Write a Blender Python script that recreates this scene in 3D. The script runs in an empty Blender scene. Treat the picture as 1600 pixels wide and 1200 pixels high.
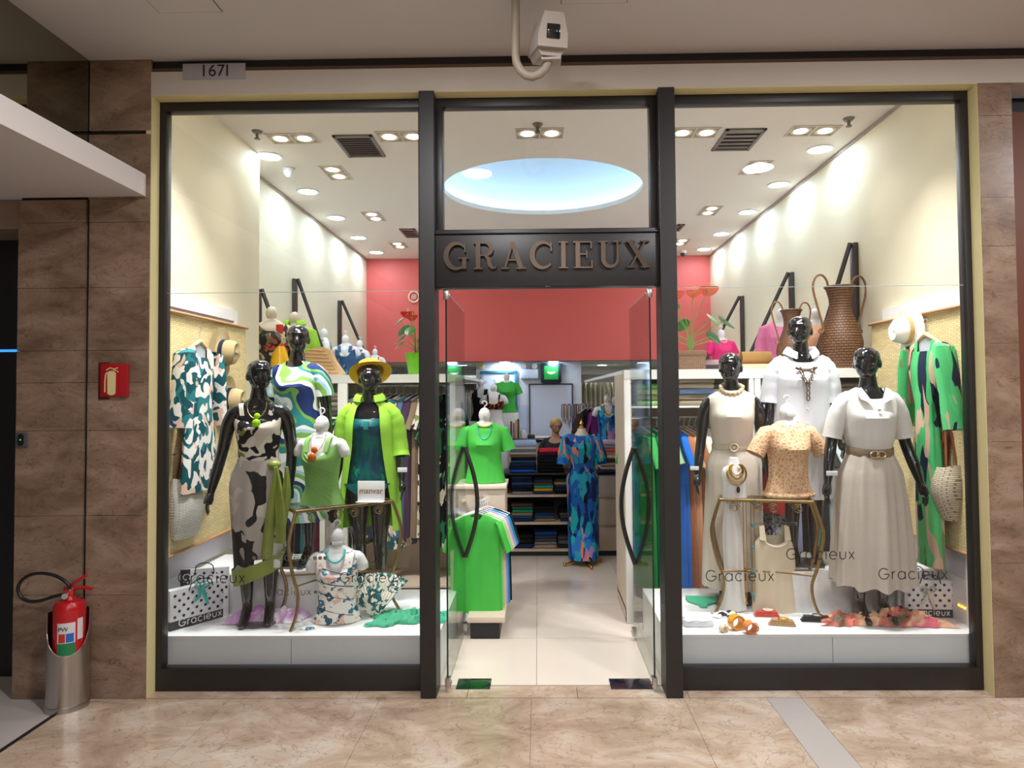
import bpy, bmesh, math, random
from mathutils import Vector, Matrix
random.seed(7)
PI = math.pi
R = math.radians
scn = bpy.context.scene
col = scn.collection
# ---------------------------------------------------------------- camera
FPX, CX, CY = 1040.0, 825.0, 583.0          # focal length and principal point in 1600x1200 pixels
CAM = Vector((0.0, -4.12, 1.81))
YAW, PITCH, ROLL = R(0.85), R(1.70), R(-0.47)
cam_d = bpy.data.cameras.new('camera')
cam = bpy.data.objects.new('camera', cam_d)
col.objects.link(cam)
cam_d.sensor_width = 36.0
cam_d.lens = FPX / 1600 * 36.0
cam_d.shift_x = (800 - CX) / 1600
cam_d.shift_y = (CY - 600) / 1600
CROT = Matrix.Rotation(YAW, 3, 'Z') @ Matrix.Rotation(PI / 2 + PITCH, 3, 'X') @ Matrix.Rotation(ROLL, 3, 'Z')
cam.matrix_world = Matrix.Translation(CAM) @ CROT.to_4x4()
cam_d.clip_start = 0.05
scn.camera = cam
# ---------------------------------------------------------------- world and exposure
world = bpy.data.worlds.new('World')
scn.world = world
world.use_nodes = True
world.node_tree.nodes['Background'].inputs[0].default_value = (1.0, 0.96, 0.92, 1)
world.node_tree.nodes['Background'].inputs[1].default_value = 0.05
scn.view_settings.view_transform = 'Standard'
scn.view_settings.look = 'None'
scn.view_settings.exposure = 0.6
scn.view_settings.gamma = 1.0
scn.view_settings.use_curve_mapping = False
# light strengths, all in one place
W_ROUND, W_TWIN, W_FRONT, W_COVE, W_MALL, W_BACK = 5.0, 10.5, 88.0, 3.2, 44.0, 4.5
COOL, WARM, MALLC = (0.68, 0.85, 1.0), (1.0, 0.94, 0.87), (0.97, 0.97, 1.0)


def ray(px, py):
    return (CROT @ Vector(((px - CX) / FPX, -(py - CY) / FPX, -1.0)))


def at(px, py, Y):
    d = ray(px, py)
    return CAM + d * ((Y - CAM.y) / d.y)


def atz(px, py, z):
    d = ray(px, py)
    return CAM + d * ((z - CAM.z) / d.z)


def atx(px, py, X):
    d = ray(px, py)
    return CAM + d * ((X - CAM.x) / d.x)


def proj(p):
    q = CROT.transposed() @ (Vector(p) - CAM)
    return (CX + FPX * q.x / -q.z, CY - FPX * q.y / -q.z)


# ---------------------------------------------------------------- mesh building
class MB:
    def __init__(s):
        s.v = []
        s.f = []

    def add(s, vs, fs):
        o = len(s.v)
        s.v += [tuple(v) for v in vs]
        s.f += [tuple(i + o for i in f) for f in fs]
        return s

    def box(s, x0, x1, y0, y1, z0, z1):
        return s.add([(x0, y0, z0), (x1, y0, z0), (x1, y1, z0), (x0, y1, z0), (x0, y0, z1), (x1, y0, z1), (x1, y1, z1), (x0, y1, z1)],
                     [(0, 3, 2, 1), (4, 5, 6, 7), (0, 1, 5, 4), (1, 2, 6, 5), (2, 3, 7, 6), (3, 0, 4, 7)])

    def bbox(s, x0, x1, y0, y1, z0, z1, b=0.004):
        bm = bmesh.new()
        bmesh.ops.create_cube(bm, size=1)
        for v in bm.verts:
            v.co = Vector(((x0 + x1) / 2 + v.co.x * (x1 - x0), (y0 + y1) / 2 + v.co.y * (y1 - y0), (z0 + z1) / 2 + v.co.z * (z1 - z0)))
        bmesh.ops.bevel(bm, geom=bm.edges[:] + bm.verts[:], offset=b, segments=2, affect='EDGES', profile=0.5)
        bm.verts.ensure_lookup_table()
        s.add([v.co for v in bm.verts], [[v.index for v in f.verts] for f in bm.faces])
        bm.free()
        return s

    def loft(s, rings, cap0=True, cap1=True, closed=True):
        n = len(rings[0])
        vs = [p for r in rings for p in r]
        fs = []
        for i in range(len(rings) - 1):
            for j in range(n if closed else n - 1):
                k = (j + 1) % n
                fs.append((i * n + j, i * n + k, (i + 1) * n + k, (i + 1) * n + j))
        if cap0:
            fs.append(tuple(range(n - 1, -1, -1)))
        if cap1:
            fs.append(tuple(range((len(rings) - 1) * n, len(rings) * n)))
        return s.add(vs, fs)

    def tube(s, pts, rad, seg=10, cap=True, closed=False, flat=1.0):
        pts = [Vector(p) for p in pts]
        n = len(pts)
        rs = rad if isinstance(rad, (list, tuple)) else [rad] * n
        rings = []
        up = None
        for i, p in enumerate(pts):
            if closed:
                t = (pts[(i + 1) % n] - pts[i - 1]).normalized()
            else:
                t = (pts[min(i + 1, n - 1)] - pts[max(i - 1, 0)]).normalized()
            if up is None:
                up = Vector((0, 0, 1)) if abs(t.z) < 0.9 else Vector((0, -1, 0))
            a = (up - t * up.dot(t))
            if a.length < 1e-5:
                a = Vector((1, 0, 0)) - t * t.x
            a.normalize()
            up = a
            b = t.cross(a)
            rings.append([p + (a * math.cos(2 * PI * k / seg) * flat + b * math.sin(2 * PI * k / seg)) * rs[i] for k in range(seg)])
        if closed:
            rings.append(rings[0])
            return s.loft(rings, False, False)
        return s.loft(rings, cap, cap)

    def lathe(s, prof, seg=32, c=(0, 0, 0), sy=1.0, cap0=True, cap1=True):
        rings = [[(c[0] + r * math.cos(2 * PI * k / seg), c[1] + sy * r * math.sin(2 * PI * k / seg), c[2] + z) for k in range(seg)] for r, z in prof]
        return s.loft(rings, cap0, cap1)

    def ball(s, c, r, seg=16, rin=9, sc=(1, 1, 1)):
        rings = []
        for i in range(rin):
            a = -PI / 2 + PI * (i + 0.02) / (rin - 1 + 0.04)
            rings.append([(c[0] + sc[0] * r * math.cos(a) * math.cos(2 * PI * k / seg), c[1] + sc[1] * r * math.cos(a) * math.sin(2 * PI * k / seg), c[2] + sc[2] * r * math.sin(a)) for k in range(seg)])
        return s.loft(rings)

    def prism(s, poly, y0, y1):
        """polygon in x,z extruded along y"""
        n = len(poly)
        vs = [(x, y0, z) for x, z in poly] + [(x, y1, z) for x, z in poly]
        fs = [tuple(range(n)), tuple(range(2 * n - 1, n - 1, -1))]
        for i in range(n):
            k = (i + 1) % n
            fs.append((i, i + n, k + n, k))
        return s.add(vs, fs)

    def ribbon(s, pts, w, y0, y1):
        """2D stroke in x,z of width w, thickness y0..y1"""
        pts = [Vector(p) for p in pts]
        n = len(pts)
        L, Rr = [], []
        closed = (pts[0] - pts[-1]).length < 1e-6
        for i, p in enumerate(pts):
            if closed:
                t = (pts[(i + 1) if i < n - 1 else 1] - pts[i - 1 if i > 0 else n - 2])
            else:
                t = pts[min(i + 1, n - 1)] - pts[max(i - 1, 0)]
            t.normalize()
            nn = Vector((-t.y, t.x))
            ww = w[i] if isinstance(w, (list, tuple)) else w
            L.append(p + nn * ww / 2)
            Rr.append(p - nn * ww / 2)
        rings = [[(a.x, y0, a.y), (b.x, y0, b.y), (b.x, y1, b.y), (a.x, y1, a.y)] for a, b in zip(L, Rr)]
        return s.loft(rings)

    def xf(s, M):
        s.v = [tuple(M @ Vector(v)) for v in s.v]
        return s

    def mesh(s, name, smooth=True, ang=40):
        me = bpy.data.meshes.new(name)
        me.from_pydata(s.v, [], s.f)
        me.update()
        bm = bmesh.new()
        bm.from_mesh(me)
        bmesh.ops.recalc_face_normals(bm, faces=bm.faces[:])
        bm.to_mesh(me)
        bm.free()
        if smooth:
            me.shade_smooth()
            me.set_sharp_from_angle(angle=R(ang))
        return me


def arc(cx, cz, rx, rz, a0, a1, n=14):
    return [(cx + rx * math.cos(R(a0 + (a1 - a0) * i / n)), cz + rz * math.sin(R(a0 + (a1 - a0) * i / n))) for i in range(n + 1)]


def link(name, data, mat=None, parent=None):
    o = bpy.data.objects.new(name, data)
    col.objects.link(o)
    if parent is not None:
        o.parent = parent
    if mat is not None:
        if len(data.materials) == 0:
            data.materials.append(mat)
        elif data.materials[0] != mat:
            o.material_slots[0].link = 'OBJECT'
            o.material_slots[0].material = mat
    return o


def part(name, mb, mat, parent, smooth=True, ang=40, label=None):
    o = link(name, mb.mesh(name, smooth, ang) if isinstance(mb, MB) else mb, mat, parent)
    if label:
        o['label'] = label
    return o


def tag(o, label, cat, group=None):
    o['label'] = label
    o['category'] = cat
    if group:
        o['group'] = group
    return o


def thing(name, label, cat, loc=(0, 0, 0), rz=0.0, group=None, sc=1.0):
    o = bpy.data.objects.new(name, None)
    col.objects.link(o)
    o.location = loc
    o.rotation_euler = (0, 0, rz)
    o.scale = (sc, sc, sc)
    o.empty_display_size = 0.1
    return tag(o, label, cat, group)


def solo(name, mb, mat, label, cat, loc=(0, 0, 0), rz=0.0, group=None, smooth=True, ang=40):
    o = part(name, mb, mat, None, smooth, ang)
    o.location = loc
    o.rotation_euler = (0, 0, rz)
    return tag(o, label, cat, group)


def struct(name, mb, mat, smooth=False):
    o = part(name, mb, mat, None, smooth)
    o['kind'] = 'structure'
    return o


def text_mesh(body, size, thick=0.0, align='CENTER', sx=1.0):
    cu = bpy.data.curves.new('lettering', 'FONT')
    cu.body = body
    cu.size = size
    cu.extrude = thick / 2
    cu.align_x = align
    cu.align_y = 'CENTER'
    o = bpy.data.objects.new('lettering', cu)
    col.objects.link(o)
    dg = bpy.context.evaluated_depsgraph_get()
    me = bpy.data.meshes.new_from_object(o.evaluated_get(dg))
    bpy.data.objects.remove(o)
    bpy.data.curves.remove(cu)
    me.transform(Matrix.Rotation(PI / 2, 4, 'X') @ Matrix.Diagonal((sx, 1, 1, 1)))
    me.materials.clear()
    return me


# ---------------------------------------------------------------- materials
def nodes(m):
    return m.node_tree.nodes, m.node_tree.links


def mat(name, c, rough=0.5, metal=0.0, spec=0.5, coat=0.0, sheen=0.0, emit=None, es=0.0, noise=0.0, nscale=20.0, bump=0.0, bscale=60.0, alpha=1.0, stretch=(1, 1, 1), trans=0.0):
    m = bpy.data.materials.new(name)
    m.use_nodes = True
    N, L = nodes(m)
    b = N['Principled BSDF']
    b.inputs['Base Color'].default_value = (*c, 1)
    b.inputs['Roughness'].default_value = rough
    b.inputs['Metallic'].default_value = metal
    b.inputs['Specular IOR Level'].default_value = spec
    b.inputs['Coat Weight'].default_value = coat
    b.inputs['Sheen Weight'].default_value = sheen
    b.inputs['Alpha'].default_value = alpha
    b.inputs['Transmission Weight'].default_value = trans
    if emit:
        b.inputs['Emission Color'].default_value = (*emit, 1)
        b.inputs['Emission Strength'].default_value = es
    if noise or bump:
        tc = N.new('ShaderNodeTexCoord')
        mp = N.new('ShaderNodeMapping')
        mp.inputs['Scale'].default_value = stretch
        L.new(tc.outputs['Object'], mp.inputs[0])
        if noise:
            nz = N.new('ShaderNodeTexNoise')
            nz.inputs['Scale'].default_value = nscale
            nz.inputs['Detail'].default_value = 5
            L.new(mp.outputs[0], nz.inputs[0])
            mx = N.new('ShaderNodeMix')
            mx.data_type = 'RGBA'
            mx.inputs['A'].default_value = (*[max(0, x * (1 - noise)) for x in c], 1)
            mx.inputs['B'].default_value = (*[min(1, x * (1 + noise)) for x in c], 1)
            L.new(nz.outputs[0], mx.inputs['Factor'])
            L.new(mx.outputs['Result'], b.inputs['Base Color'])
        if bump:
            nb = N.new('ShaderNodeTexNoise')
            nb.inputs['Scale'].default_value = bscale
            L.new(mp.outputs[0], nb.inputs[0])
            bp = N.new('ShaderNodeBump')
            bp.inputs['Strength'].default_value = bump
            bp.inputs['Distance'].default_value = 0.01
            L.new(nb.outputs[0], bp.inputs['Height'])
            L.new(bp.outputs[0], b.inputs['Normal'])
    return m


def ramp(N, stops, const=True):
    r = N.new('ShaderNodeValToRGB')
    r.color_ramp.interpolation = 'CONSTANT' if const else 'LINEAR'
    e = r.color_ramp.elements
    while len(e) < len(stops):
        e.new(0.5)
    for i, (p, c) in enumerate(stops):
        e[i].position = p
        e[i].color = (*c, 1)
    return r


def fabric_print(name, stops, scale, kind='VOR', stretch=(1, 1, 1), warp=0.3, wscale=4.0, rough=0.75, const=True, rot=(0, 0, 0), bands=1.0):
    """printed cloth: warped voronoi cells, noise blobs or wavy stripes through a colour ramp"""
    m = bpy.data.materials.new(name)
    m.use_nodes = True
    N, L = nodes(m)
    b = N['Principled BSDF']
    b.inputs['Roughness'].default_value = rough
    b.inputs['Specular IOR Level'].default_value = 0.25
    tc = N.new('ShaderNodeTexCoord')
    mp = N.new('ShaderNodeMapping')
    mp.inputs['Scale'].default_value = stretch
    mp.inputs['Rotation'].default_value = rot
    L.new(tc.outputs['Object'], mp.inputs[0])
    nz = N.new('ShaderNodeTexNoise')
    nz.inputs['Scale'].default_value = wscale
    nz.inputs['Detail'].default_value = 2
    L.new(mp.outputs[0], nz.inputs[0])
    vm = N.new('ShaderNodeVectorMath')
    vm.operation = 'MULTIPLY_ADD'
    L.new(nz.outputs['Color'], vm.inputs[0])
    vm.inputs[1].default_value = (warp, warp, warp)
    L.new(mp.outputs[0], vm.inputs[2])
    r = ramp(N, stops, const)
    if kind == 'VOR':
        t = N.new('ShaderNodeTexVoronoi')
        t.inputs['Scale'].default_value = scale
        L.new(vm.outputs[0], t.inputs['Vector'])
        sp = N.new('ShaderNodeSeparateColor')
        L.new(t.outputs['Color'], sp.inputs[0])
        L.new(sp.outputs[0], r.inputs[0])
    elif kind == 'NOISE':
        t = N.new('ShaderNodeTexNoise')
        t.inputs['Scale'].default_value = scale
        t.inputs['Detail'].default_value = 2
        L.new(vm.outputs[0], t.inputs['Vector'])
        L.new(t.outputs[0], r.inputs[0])
    else:
        t = N.new('ShaderNodeTexWave')
        t.inputs['Scale'].default_value = scale
        t.inputs['Distortion'].default_value = 0
        t.wave_profile = 'SAW'
        t.bands_direction = 'DIAGONAL'
        L.new(vm.outputs[0], t.inputs['Vector'])
        L.new(t.outputs[1], r.inputs[0])
    L.new(r.outputs[0], b.inputs['Base Color'])
    return m


def marble(name, c0, c1, c2, scale=2.0, rough=0.25, stretch=(1, 1, 1), vein=0.5, vor=9.0):
    m = bpy.data.materials.new(name)
    m.use_nodes = True
    N, L = nodes(m)
    b = N['Principled BSDF']
    b.inputs['Roughness'].default_value = rough
    tc = N.new('ShaderNodeTexCoord')
    mp = N.new('ShaderNodeMapping')
    mp.inputs['Scale'].default_value = stretch
    L.new(tc.outputs['Object'], mp.inputs[0])
    n1 = N.new('ShaderNodeTexNoise')
    n1.inputs['Scale'].default_value = scale
    n1.inputs['Detail'].default_value = 10
    n1.inputs['Roughness'].default_value = 0.65
    n1.inputs['Distortion'].default_value = 0.6
    L.new(mp.outputs[0], n1.inputs[0])
    r1 = ramp(N, [(0.3, c0), (0.52, c1), (0.72, c2)], False)
    L.new(n1.outputs[0], r1.inputs[0])
    n2 = N.new('ShaderNodeTexNoise')
    n2.inputs['Scale'].default_value = vor
    n2.inputs['Detail'].default_value = 8
    n2.inputs['Distortion'].default_value = 1.5
    L.new(mp.outputs[0], n2.inputs[0])
    r2 = ramp(N, [(0.0, (0, 0, 0)), (0.485, (0, 0, 0)), (0.5, (1, 1, 1)), (0.515, (0, 0, 0))], False)
    L.new(n2.outputs[0], r2.inputs[0])
    mu = N.new('ShaderNodeMath')
    mu.operation = 'MULTIPLY'
    mu.inputs[1].default_value = vein
    L.new(r2.outputs[0], mu.inputs[0])
    mx = N.new('ShaderNodeMix')
    mx.data_type = 'RGBA'
    mx.inputs['B'].default_value = (c0[0] * 0.35, c0[1] * 0.33, c0[2] * 0.3, 1)
    L.new(mu.outputs[0], mx.inputs['Factor'])
    L.new(r1.outputs[0], mx.inputs['A'])
    L.new(mx.outputs['Result'], b.inputs['Base Color'])
    return m


def woven(name, c0, c1, sx, sz, rough=0.7, bump=0.6, plane='YZ'):
    """basket weave: brick texture in the surface plane, with relief"""
    m = bpy.data.materials.new(name)
    m.use_nodes = True
    N, L = nodes(m)
    b = N['Principled BSDF']
    b.inputs['Roughness'].default_value = rough
    tc = N.new('ShaderNodeTexCoord')
    sp = N.new('ShaderNodeSeparateXYZ')
    L.new(tc.outputs['Object'], sp.inputs[0])
    cb = N.new('ShaderNodeCombineXYZ')
    if plane == 'ROUND':
        an = N.new('ShaderNodeMath')
        an.operation = 'ARCTAN2'
        L.new(sp.outputs[1], an.inputs[0])
        L.new(sp.outputs[0], an.inputs[1])
        L.new(an.outputs[0], cb.inputs[0])
    else:
        L.new(sp.outputs['XYZ'.index(plane[0])], cb.inputs[0])
    L.new(sp.outputs[2], cb.inputs[1])
    mp = N.new('ShaderNodeMapping')
    mp.inputs['Scale'].default_value = (sx, sz, 1)
    L.new(cb.outputs[0], mp.inputs[0])
    br = N.new('ShaderNodeTexBrick')
    br.inputs['Scale'].default_value = 1.0
    br.inputs['Color1'].default_value = (*c0, 1)
    br.inputs['Color2'].default_value = (*[x * 0.8 for x in c0], 1)
    br.inputs['Mortar'].default_value = (*c1, 1)
    br.inputs['Mortar Size'].default_value = 0.06
    br.inputs['Brick Width'].default_value = 1.0
    br.inputs['Row Height'].default_value = 0.4
    L.new(mp.outputs[0], br.inputs['Vector'])
    L.new(br.outputs[0], b.inputs['Base Color'])
    bp = N.new('ShaderNodeBump')
    bp.inputs['Strength'].default_value = bump
    bp.inputs['Distance'].default_value = 0.008
    bp.invert = True
    L.new(br.outputs[1], bp.inputs['Height'])
    L.new(bp.outputs[0], b.inputs['Normal'])
    return m


def glass(name, tint=(0.97, 0.99, 0.98), refl=1.0, rough=0.0):
    m = bpy.data.materials.new(name)
    m.use_nodes = True
    N, L = nodes(m)
    N.remove(N['Principled BSDF'])
    tr = N.new('ShaderNodeBsdfTransparent')
    tr.inputs[0].default_value = (*tint, 1)
    gl = N.new('ShaderNodeBsdfGlossy')
    gl.inputs['Roughness'].default_value = rough
    fr = N.new('ShaderNodeFresnel')
    fr.inputs[0].default_value = 1.45
    mu = N.new('ShaderNodeMath')
    mu.operation = 'MULTIPLY'
    mu.inputs[1].default_value = refl
    L.new(fr.outputs[0], mu.inputs[0])
    mx = N.new('ShaderNodeMixShader')
    L.new(mu.outputs[0], mx.inputs[0])
    L.new(tr.outputs[0], mx.inputs[1])
    L.new(gl.outputs[0], mx.inputs[2])
    L.new(mx.outputs[0], N['Material Output'].inputs[0])
    return m


def dots_mat(name, base, dot, scale):
    m = bpy.data.materials.new(name)
    m.use_nodes = True
    return m


def srgb(h):
    h = h.lstrip('#')
    o = []
    for i in (0, 2, 4):
        c = int(h[i:i + 2], 16) / 255
        o.append(c / 12.92 if c <= 0.04045 else ((c + 0.055) / 1.055) ** 2.4)
    return tuple(o)


M = {}
M['black_frame'] = mat('black painted metal', srgb('211e1d'), 0.42, noise=0.2, nscale=30)
M['bronze'] = mat('dark bronze letters', srgb('57493e'), 0.3, 0.8)
M['cream_paint'] = mat('cream wall paint', srgb('dfd7bd'), 0.7, noise=0.03, nscale=3)
M['jamb'] = mat('yellow jamb paint', srgb('d8cb96'), 0.75, noise=0.06, nscale=12)
M['white_wall'] = mat('pale wall paint', srgb('dcd9cf'), 0.7)
M['red_wall'] = mat('coral red wall', srgb('cf5a55'), 0.55)
M['ceil'] = mat('white ceiling paint', srgb('e2d8cf'), 0.85)
M['mall_ceil'] = mat('mall ceiling paint', srgb('cbc4c0'), 0.85, noise=0.03, nscale=2)
M['fascia'] = mat('fascia paint', srgb('c8c0b6'), 0.8, noise=0.04, nscale=6)
M['dark'] = mat('dark gap', (0.012, 0.009, 0.008), 0.6)
M['black'] = mat('black', (0.008, 0.008, 0.009), 0.4)
M['gloss_black'] = mat('glossy black lacquer', (0.006, 0.006, 0.008), 0.09, coat=0.6)
M['white'] = mat('white laminate', srgb('e9e9ea'), 0.4)
M['white_form'] = mat('white plastic form', srgb('e4e2e4'), 0.35)
M['cream_form'] = mat('cream mannequin plastic', srgb('d9c9b4'), 0.4)
M['wood'] = mat('pale wood laminate', srgb('cdbba8'), 0.45, noise=0.08, nscale=14, stretch=(1, 1, 8))
M['marble_wall'] = marble('brown travertine', srgb('644d3d'), srgb('88705d'), srgb('a28b78'), 2.6, 0.3, (1, 1, 2.2), 0.5, 6.0)
M['marble_floor'] = marble('beige travertine floor', srgb('98806a'), srgb('c0a993'), srgb('d8cbbd'), 2.2, 0.17, (1, 1.5, 1), 0.45, 5.0)
M['tile'] = mat('cream porcelain tile', srgb('d6c8bc'), 0.16, noise=0.04, nscale=3)
M['grout'] = mat('grout', srgb('8d8177'), 0.8)
M['grey_floor'] = mat('pale grey floor', srgb('b9b1ab'), 0.25)
M['glass'] = glass('window glass', (0.985, 0.992, 0.988), 0.8)
M['door_glass'] = glass('door glass', (0.94, 0.965, 0.95), 0.45)
M['mirror'] = mat('mirror', srgb('9a9a8c'), 0.03, 1.0)
M['chrome'] = mat('chrome', (0.75, 0.75, 0.76), 0.15, 1.0)
M['steel'] = mat('brushed steel', (0.5, 0.47, 0.44), 0.28, 1.0, noise=0.15, nscale=30, stretch=(1, 1, 0.05))
M['gilt'] = mat('aged gilt metal', srgb('9b8156'), 0.32, 0.85, noise=0.3, nscale=40)
M['gold'] = mat('gold', srgb('d0a24a'), 0.22, 1.0)
M['straw'] = woven('straw matting', srgb('e9d7a6'), srgb('c9ad74'), 16, 30, 0.85, 0.35, 'YZ')
M['wicker'] = woven('brown wicker', srgb('7a5130'), srgb('1f120a'), 4.5, 15, 0.55, 1.0, 'ROUND')
M['bamboo'] = mat('bamboo rod', srgb('b98a5c'), 0.5)
M['hanger_wood'] = mat('pale wooden hanger', srgb('d9b98b'), 0.45)
M['brown_leather'] = mat('tan leather', srgb('8a4a2c'), 0.5)
M['led_cool'] = mat('cool led diffuser', (1, 1, 1), emit=COOL, es=14)
M['led_warm'] = mat('warm lamp', (1, 1, 1), emit=(1.0, 0.86, 0.66), es=22)
M['led_mall'] = mat('mall lamp', (1, 1, 1), emit=(1, 0.95, 0.88), es=14)
M['led_orange'] = mat('orange led strip', (1, 0.5, 0.1), emit=(1.0, 0.36, 0.03), es=3.0)
M['plastic_grey'] = mat('grey plastic', srgb('a59a90'), 0.5)
M['pipe'] = mat('beige plastic pipe', srgb('8f8272'), 0.55)
# ================================================================ the setting
CEIL, MCEIL = 3.95, 3.88
YB = 6.33                      # coral wall at the back of the shop
XL, XLN, XR = -2.70, -2.46, 2.72
YF = -0.12                     # front plane of the facade
ZT = 3.655                     # underside of the fascia = top of the window frames
ZJ = 2.45                      # joint between lower and upper panes
fl = at(250, 600, 0).x
# --- floors
m = MB().box(-2.76, 7, -9, YF, -0.06, -0.004)
floor = struct('floor', m, M['grout'])
# travertine slabs of the corridor, each one its own piece
xs = [-2.74 + 0.86 * i for i in range(12)]
strip = at(1240, 1085, YF).x
sx0, sx1 = atz(1192, 1083, 0).x, atz(1246, 1083, 0).x
rows = [YF - 0.92 * i for i in range(10)]
cuts = []
x = -2.755
while x < 7:
    cuts.append(x)
    x += 0.9
cuts = [c for c in cuts if not (sx0 - 0.35 < c < sx1 + 0.35)]
cuts += [sx0, sx1]
cuts.sort()
slabmesh = {}
for j in range(9):
    for i in range(len(cuts) - 1):
        x0, x1 = cuts[i], cuts[i + 1]
        pale = abs(x0 - sx0) < 1e-6
        m = MB().box(x0 + 0.0012, x1 - 0.0012, rows[j + 1] + 0.0012, rows[j] - 0.0012, -0.03, 0.0)
        o = part('floor_slab', m, M['grey_floor'] if pale else M['marble_floor'], floor, False)
# sill of stone pieces under the shop front
xs = [-2.42]
while xs[-1] < 2.62:
    xs.append(xs[-1] + 0.66)
xs[-1] = 2.74
for i in range(len(xs) - 1):
    part('sill_stone', MB().box(xs[i] + 0.0015, xs[i + 1] - 0.0015, YF + 0.003, 0.035, -0.03, 0.003), M['marble_floor'], floor, False)
m = MB().box(-7, -2.76, -9, 0.6, -0.06, -0.002)
struct('floor_left', m, M['grey_floor'])
part('floor_strip', MB().box(-2.78, -2.755, -9, YF - 0.02, -0.02, 0.002), M['dark'], bpy.data.objects['floor_left'], False)
m = MB().box(-2.8, 2.8, 0.03, 9.6, -0.06, -0.004)
fin = struct('floor_shop', m, M['grout'])
T = 0.79
tx0 = at(838, 1000, 0.3).x
ty0 = atz(838, 997, 0).y
tm = MB().box(0.0018, T - 0.0018, 0.0018, T - 0.0018, -0.02, 0.0).mesh('floor_tile', False)
for i in range(-4, 4):
    for j in range(-1, 7):
        x, y = tx0 + i * T, ty0 + j * T
        if x < -3.4 or x > 2.8 or y > 6.4:
            continue
        if y < 0.035:
            o = part('floor_tile', MB().box(x + 0.0018, x + T - 0.0018, 0.037, y + T - 0.0018, -0.02, 0.0), M['tile'], fin, False)
        else:
            o = link('floor_tile', tm, M['tile'], fin)
            o.location = (x, y, 0)
# --- corridor ceiling, opposite wall
struct('ceiling', MB().box(-7, 7, -9, YF + 0.1, MCEIL, MCEIL + 0.1), M['mall_ceil'])
struct('wall_back_corridor', MB().box(-7, 7, -9.1, -9, 0, MCEIL), M['fascia'])
cl = bpy.data.objects['ceiling']
for (a, b) in (((249, 20), (350, 20)), ((876, 6), (979, 8))):
    p, q = atz(a[0], a[1], MCEIL), atz(b[0], b[1], MCEIL)
    hw = q.x - p.x
    part('access_panel', MB().box(p.x + 0.004, q.x - 0.004, p.y - hw, p.y - 0.004, MCEIL - 0.003, MCEIL + 0.01), M['mall_ceil'], cl, False)
    g = MB()
    for (x0, x1, y0, y1) in ((p.x, q.x, p.y - 0.004, p.y), (p.x, q.x, p.y - hw - 0.004, p.y - hw), (p.x, p.x + 0.004, p.y - hw, p.y), (q.x - 0.004, q.x, p.y - hw, p.y)):
        g.box(x0, x1, y0, y1, MCEIL - 0.0015, MCEIL + 0.01)
    part('panel_gap', g, M['dark'], cl, False)
# --- facade: fascia, reveal, jambs
jl = at(232, 600, YF).x
jr = at(1541, 600, YF).x
fas = struct('wall_fascia', MB().box(jl, 7, YF, 0.06, ZT, 3.80), M['fascia'])
part('reveal', MB().box(jl, jr, YF + 0.002, 0.05, ZT - 0.004, ZT + 0.001), M['jamb'], fas, False)
struct('shadow_gap', MB().box(jl, 7, YF + 0.03, 0.06, 3.80, MCEIL), M['dark'])  # near-black filler: the shade of the gap above the fascia, put in as colour
part('gap_rail', MB().box(jl, 7, YF + 0.008, YF + 0.03, 3.80, 3.825), mat('brown rail', srgb('5b4534'), 0.6), bpy.data.objects['shadow_gap'], False)
fl, fr = max(at(247, 600, 0).x, jl + 0.003), min(at(1532, 600, 0).x, jr - 0.003)
struct('wall_jamb_left', MB().box(jl - 0.03, jl + 0.003, YF + 0.004, 0.05, 0, ZT), M['jamb'])
struct('wall_jamb_right', MB().box(jr - 0.003, jr + 0.03, YF + 0.004, 0.05, 0, ZT), M['jamb'])
# --- travertine piers with single slabs
ml0, mg, ml1 = at(24, 700, YF).x, at(132.5, 700, YF).x, jl
wl = struct('wall_left_pier', MB().box(ml0 + 0.004, ml1, YF + 0.02, 0.045, 0, MCEIL), M['dark'])
zj = [0.0] + [at(100, y, YF).z for y in (930, 806, 673, 598, 548, 450, 348, 312)]
for (x0, x1, off) in ((ml0, mg - 0.012, 0), (mg + 0.012, ml1, 1)):
    for i in range(len(zj) - 1):
        part('stone_slab', MB().box(x0, x1 - 0.0, YF + (0.0015 if (i + off) % 2 else 0), YF + 0.03, zj[i] + 0.0012, zj[i + 1] - 0.0012), M['marble_wall'], wl, False)
zc = at(180, 207, YF).z
part('stone_slab', MB().box(mg + 0.004, ml1, YF, YF + 0.03, zj[-1] + 0.001, zc - 0.012), M['marble_wall'], wl, False)
part('stone_slab', MB().box(mg + 0.004, ml1, YF + 0.002, YF + 0.03, zc + 0.012, MCEIL), M['marble_wall'], wl, False)
mr0, mr1 = jr, at(1594, 600, YF).x
wr = struct('wall_right_pier', MB().box(mr0, mr1 - 0.004, YF + 0.02, 0.045, 0, ZT), M['dark'])
zj = [0.0] + [at(1570, y, YF).z for y in (880, 690, 536, 384, 308, 180)] + [ZT]
for i in range(len(zj) - 1):
    part('stone_slab', MB().box(mr0, mr1, YF + (0.0015 if i % 2 else 0), YF + 0.03, zj[i] + 0.001, zj[i + 1] - 0.001), M['marble_wall'], wr, False)
rd = struct('door_2', MB().box(mr1, mr1 + 1.4, 0.1, 0.16, 0, ZT), M['black'])
part('panel', MB().box(mr1 + 0.10, mr1 + 1.3, 0.06, 0.1, 0.3, at(1594, 175, 0.06).z), mat('brown door panel', srgb('6b3a24'), 0.5), rd, False)
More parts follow.
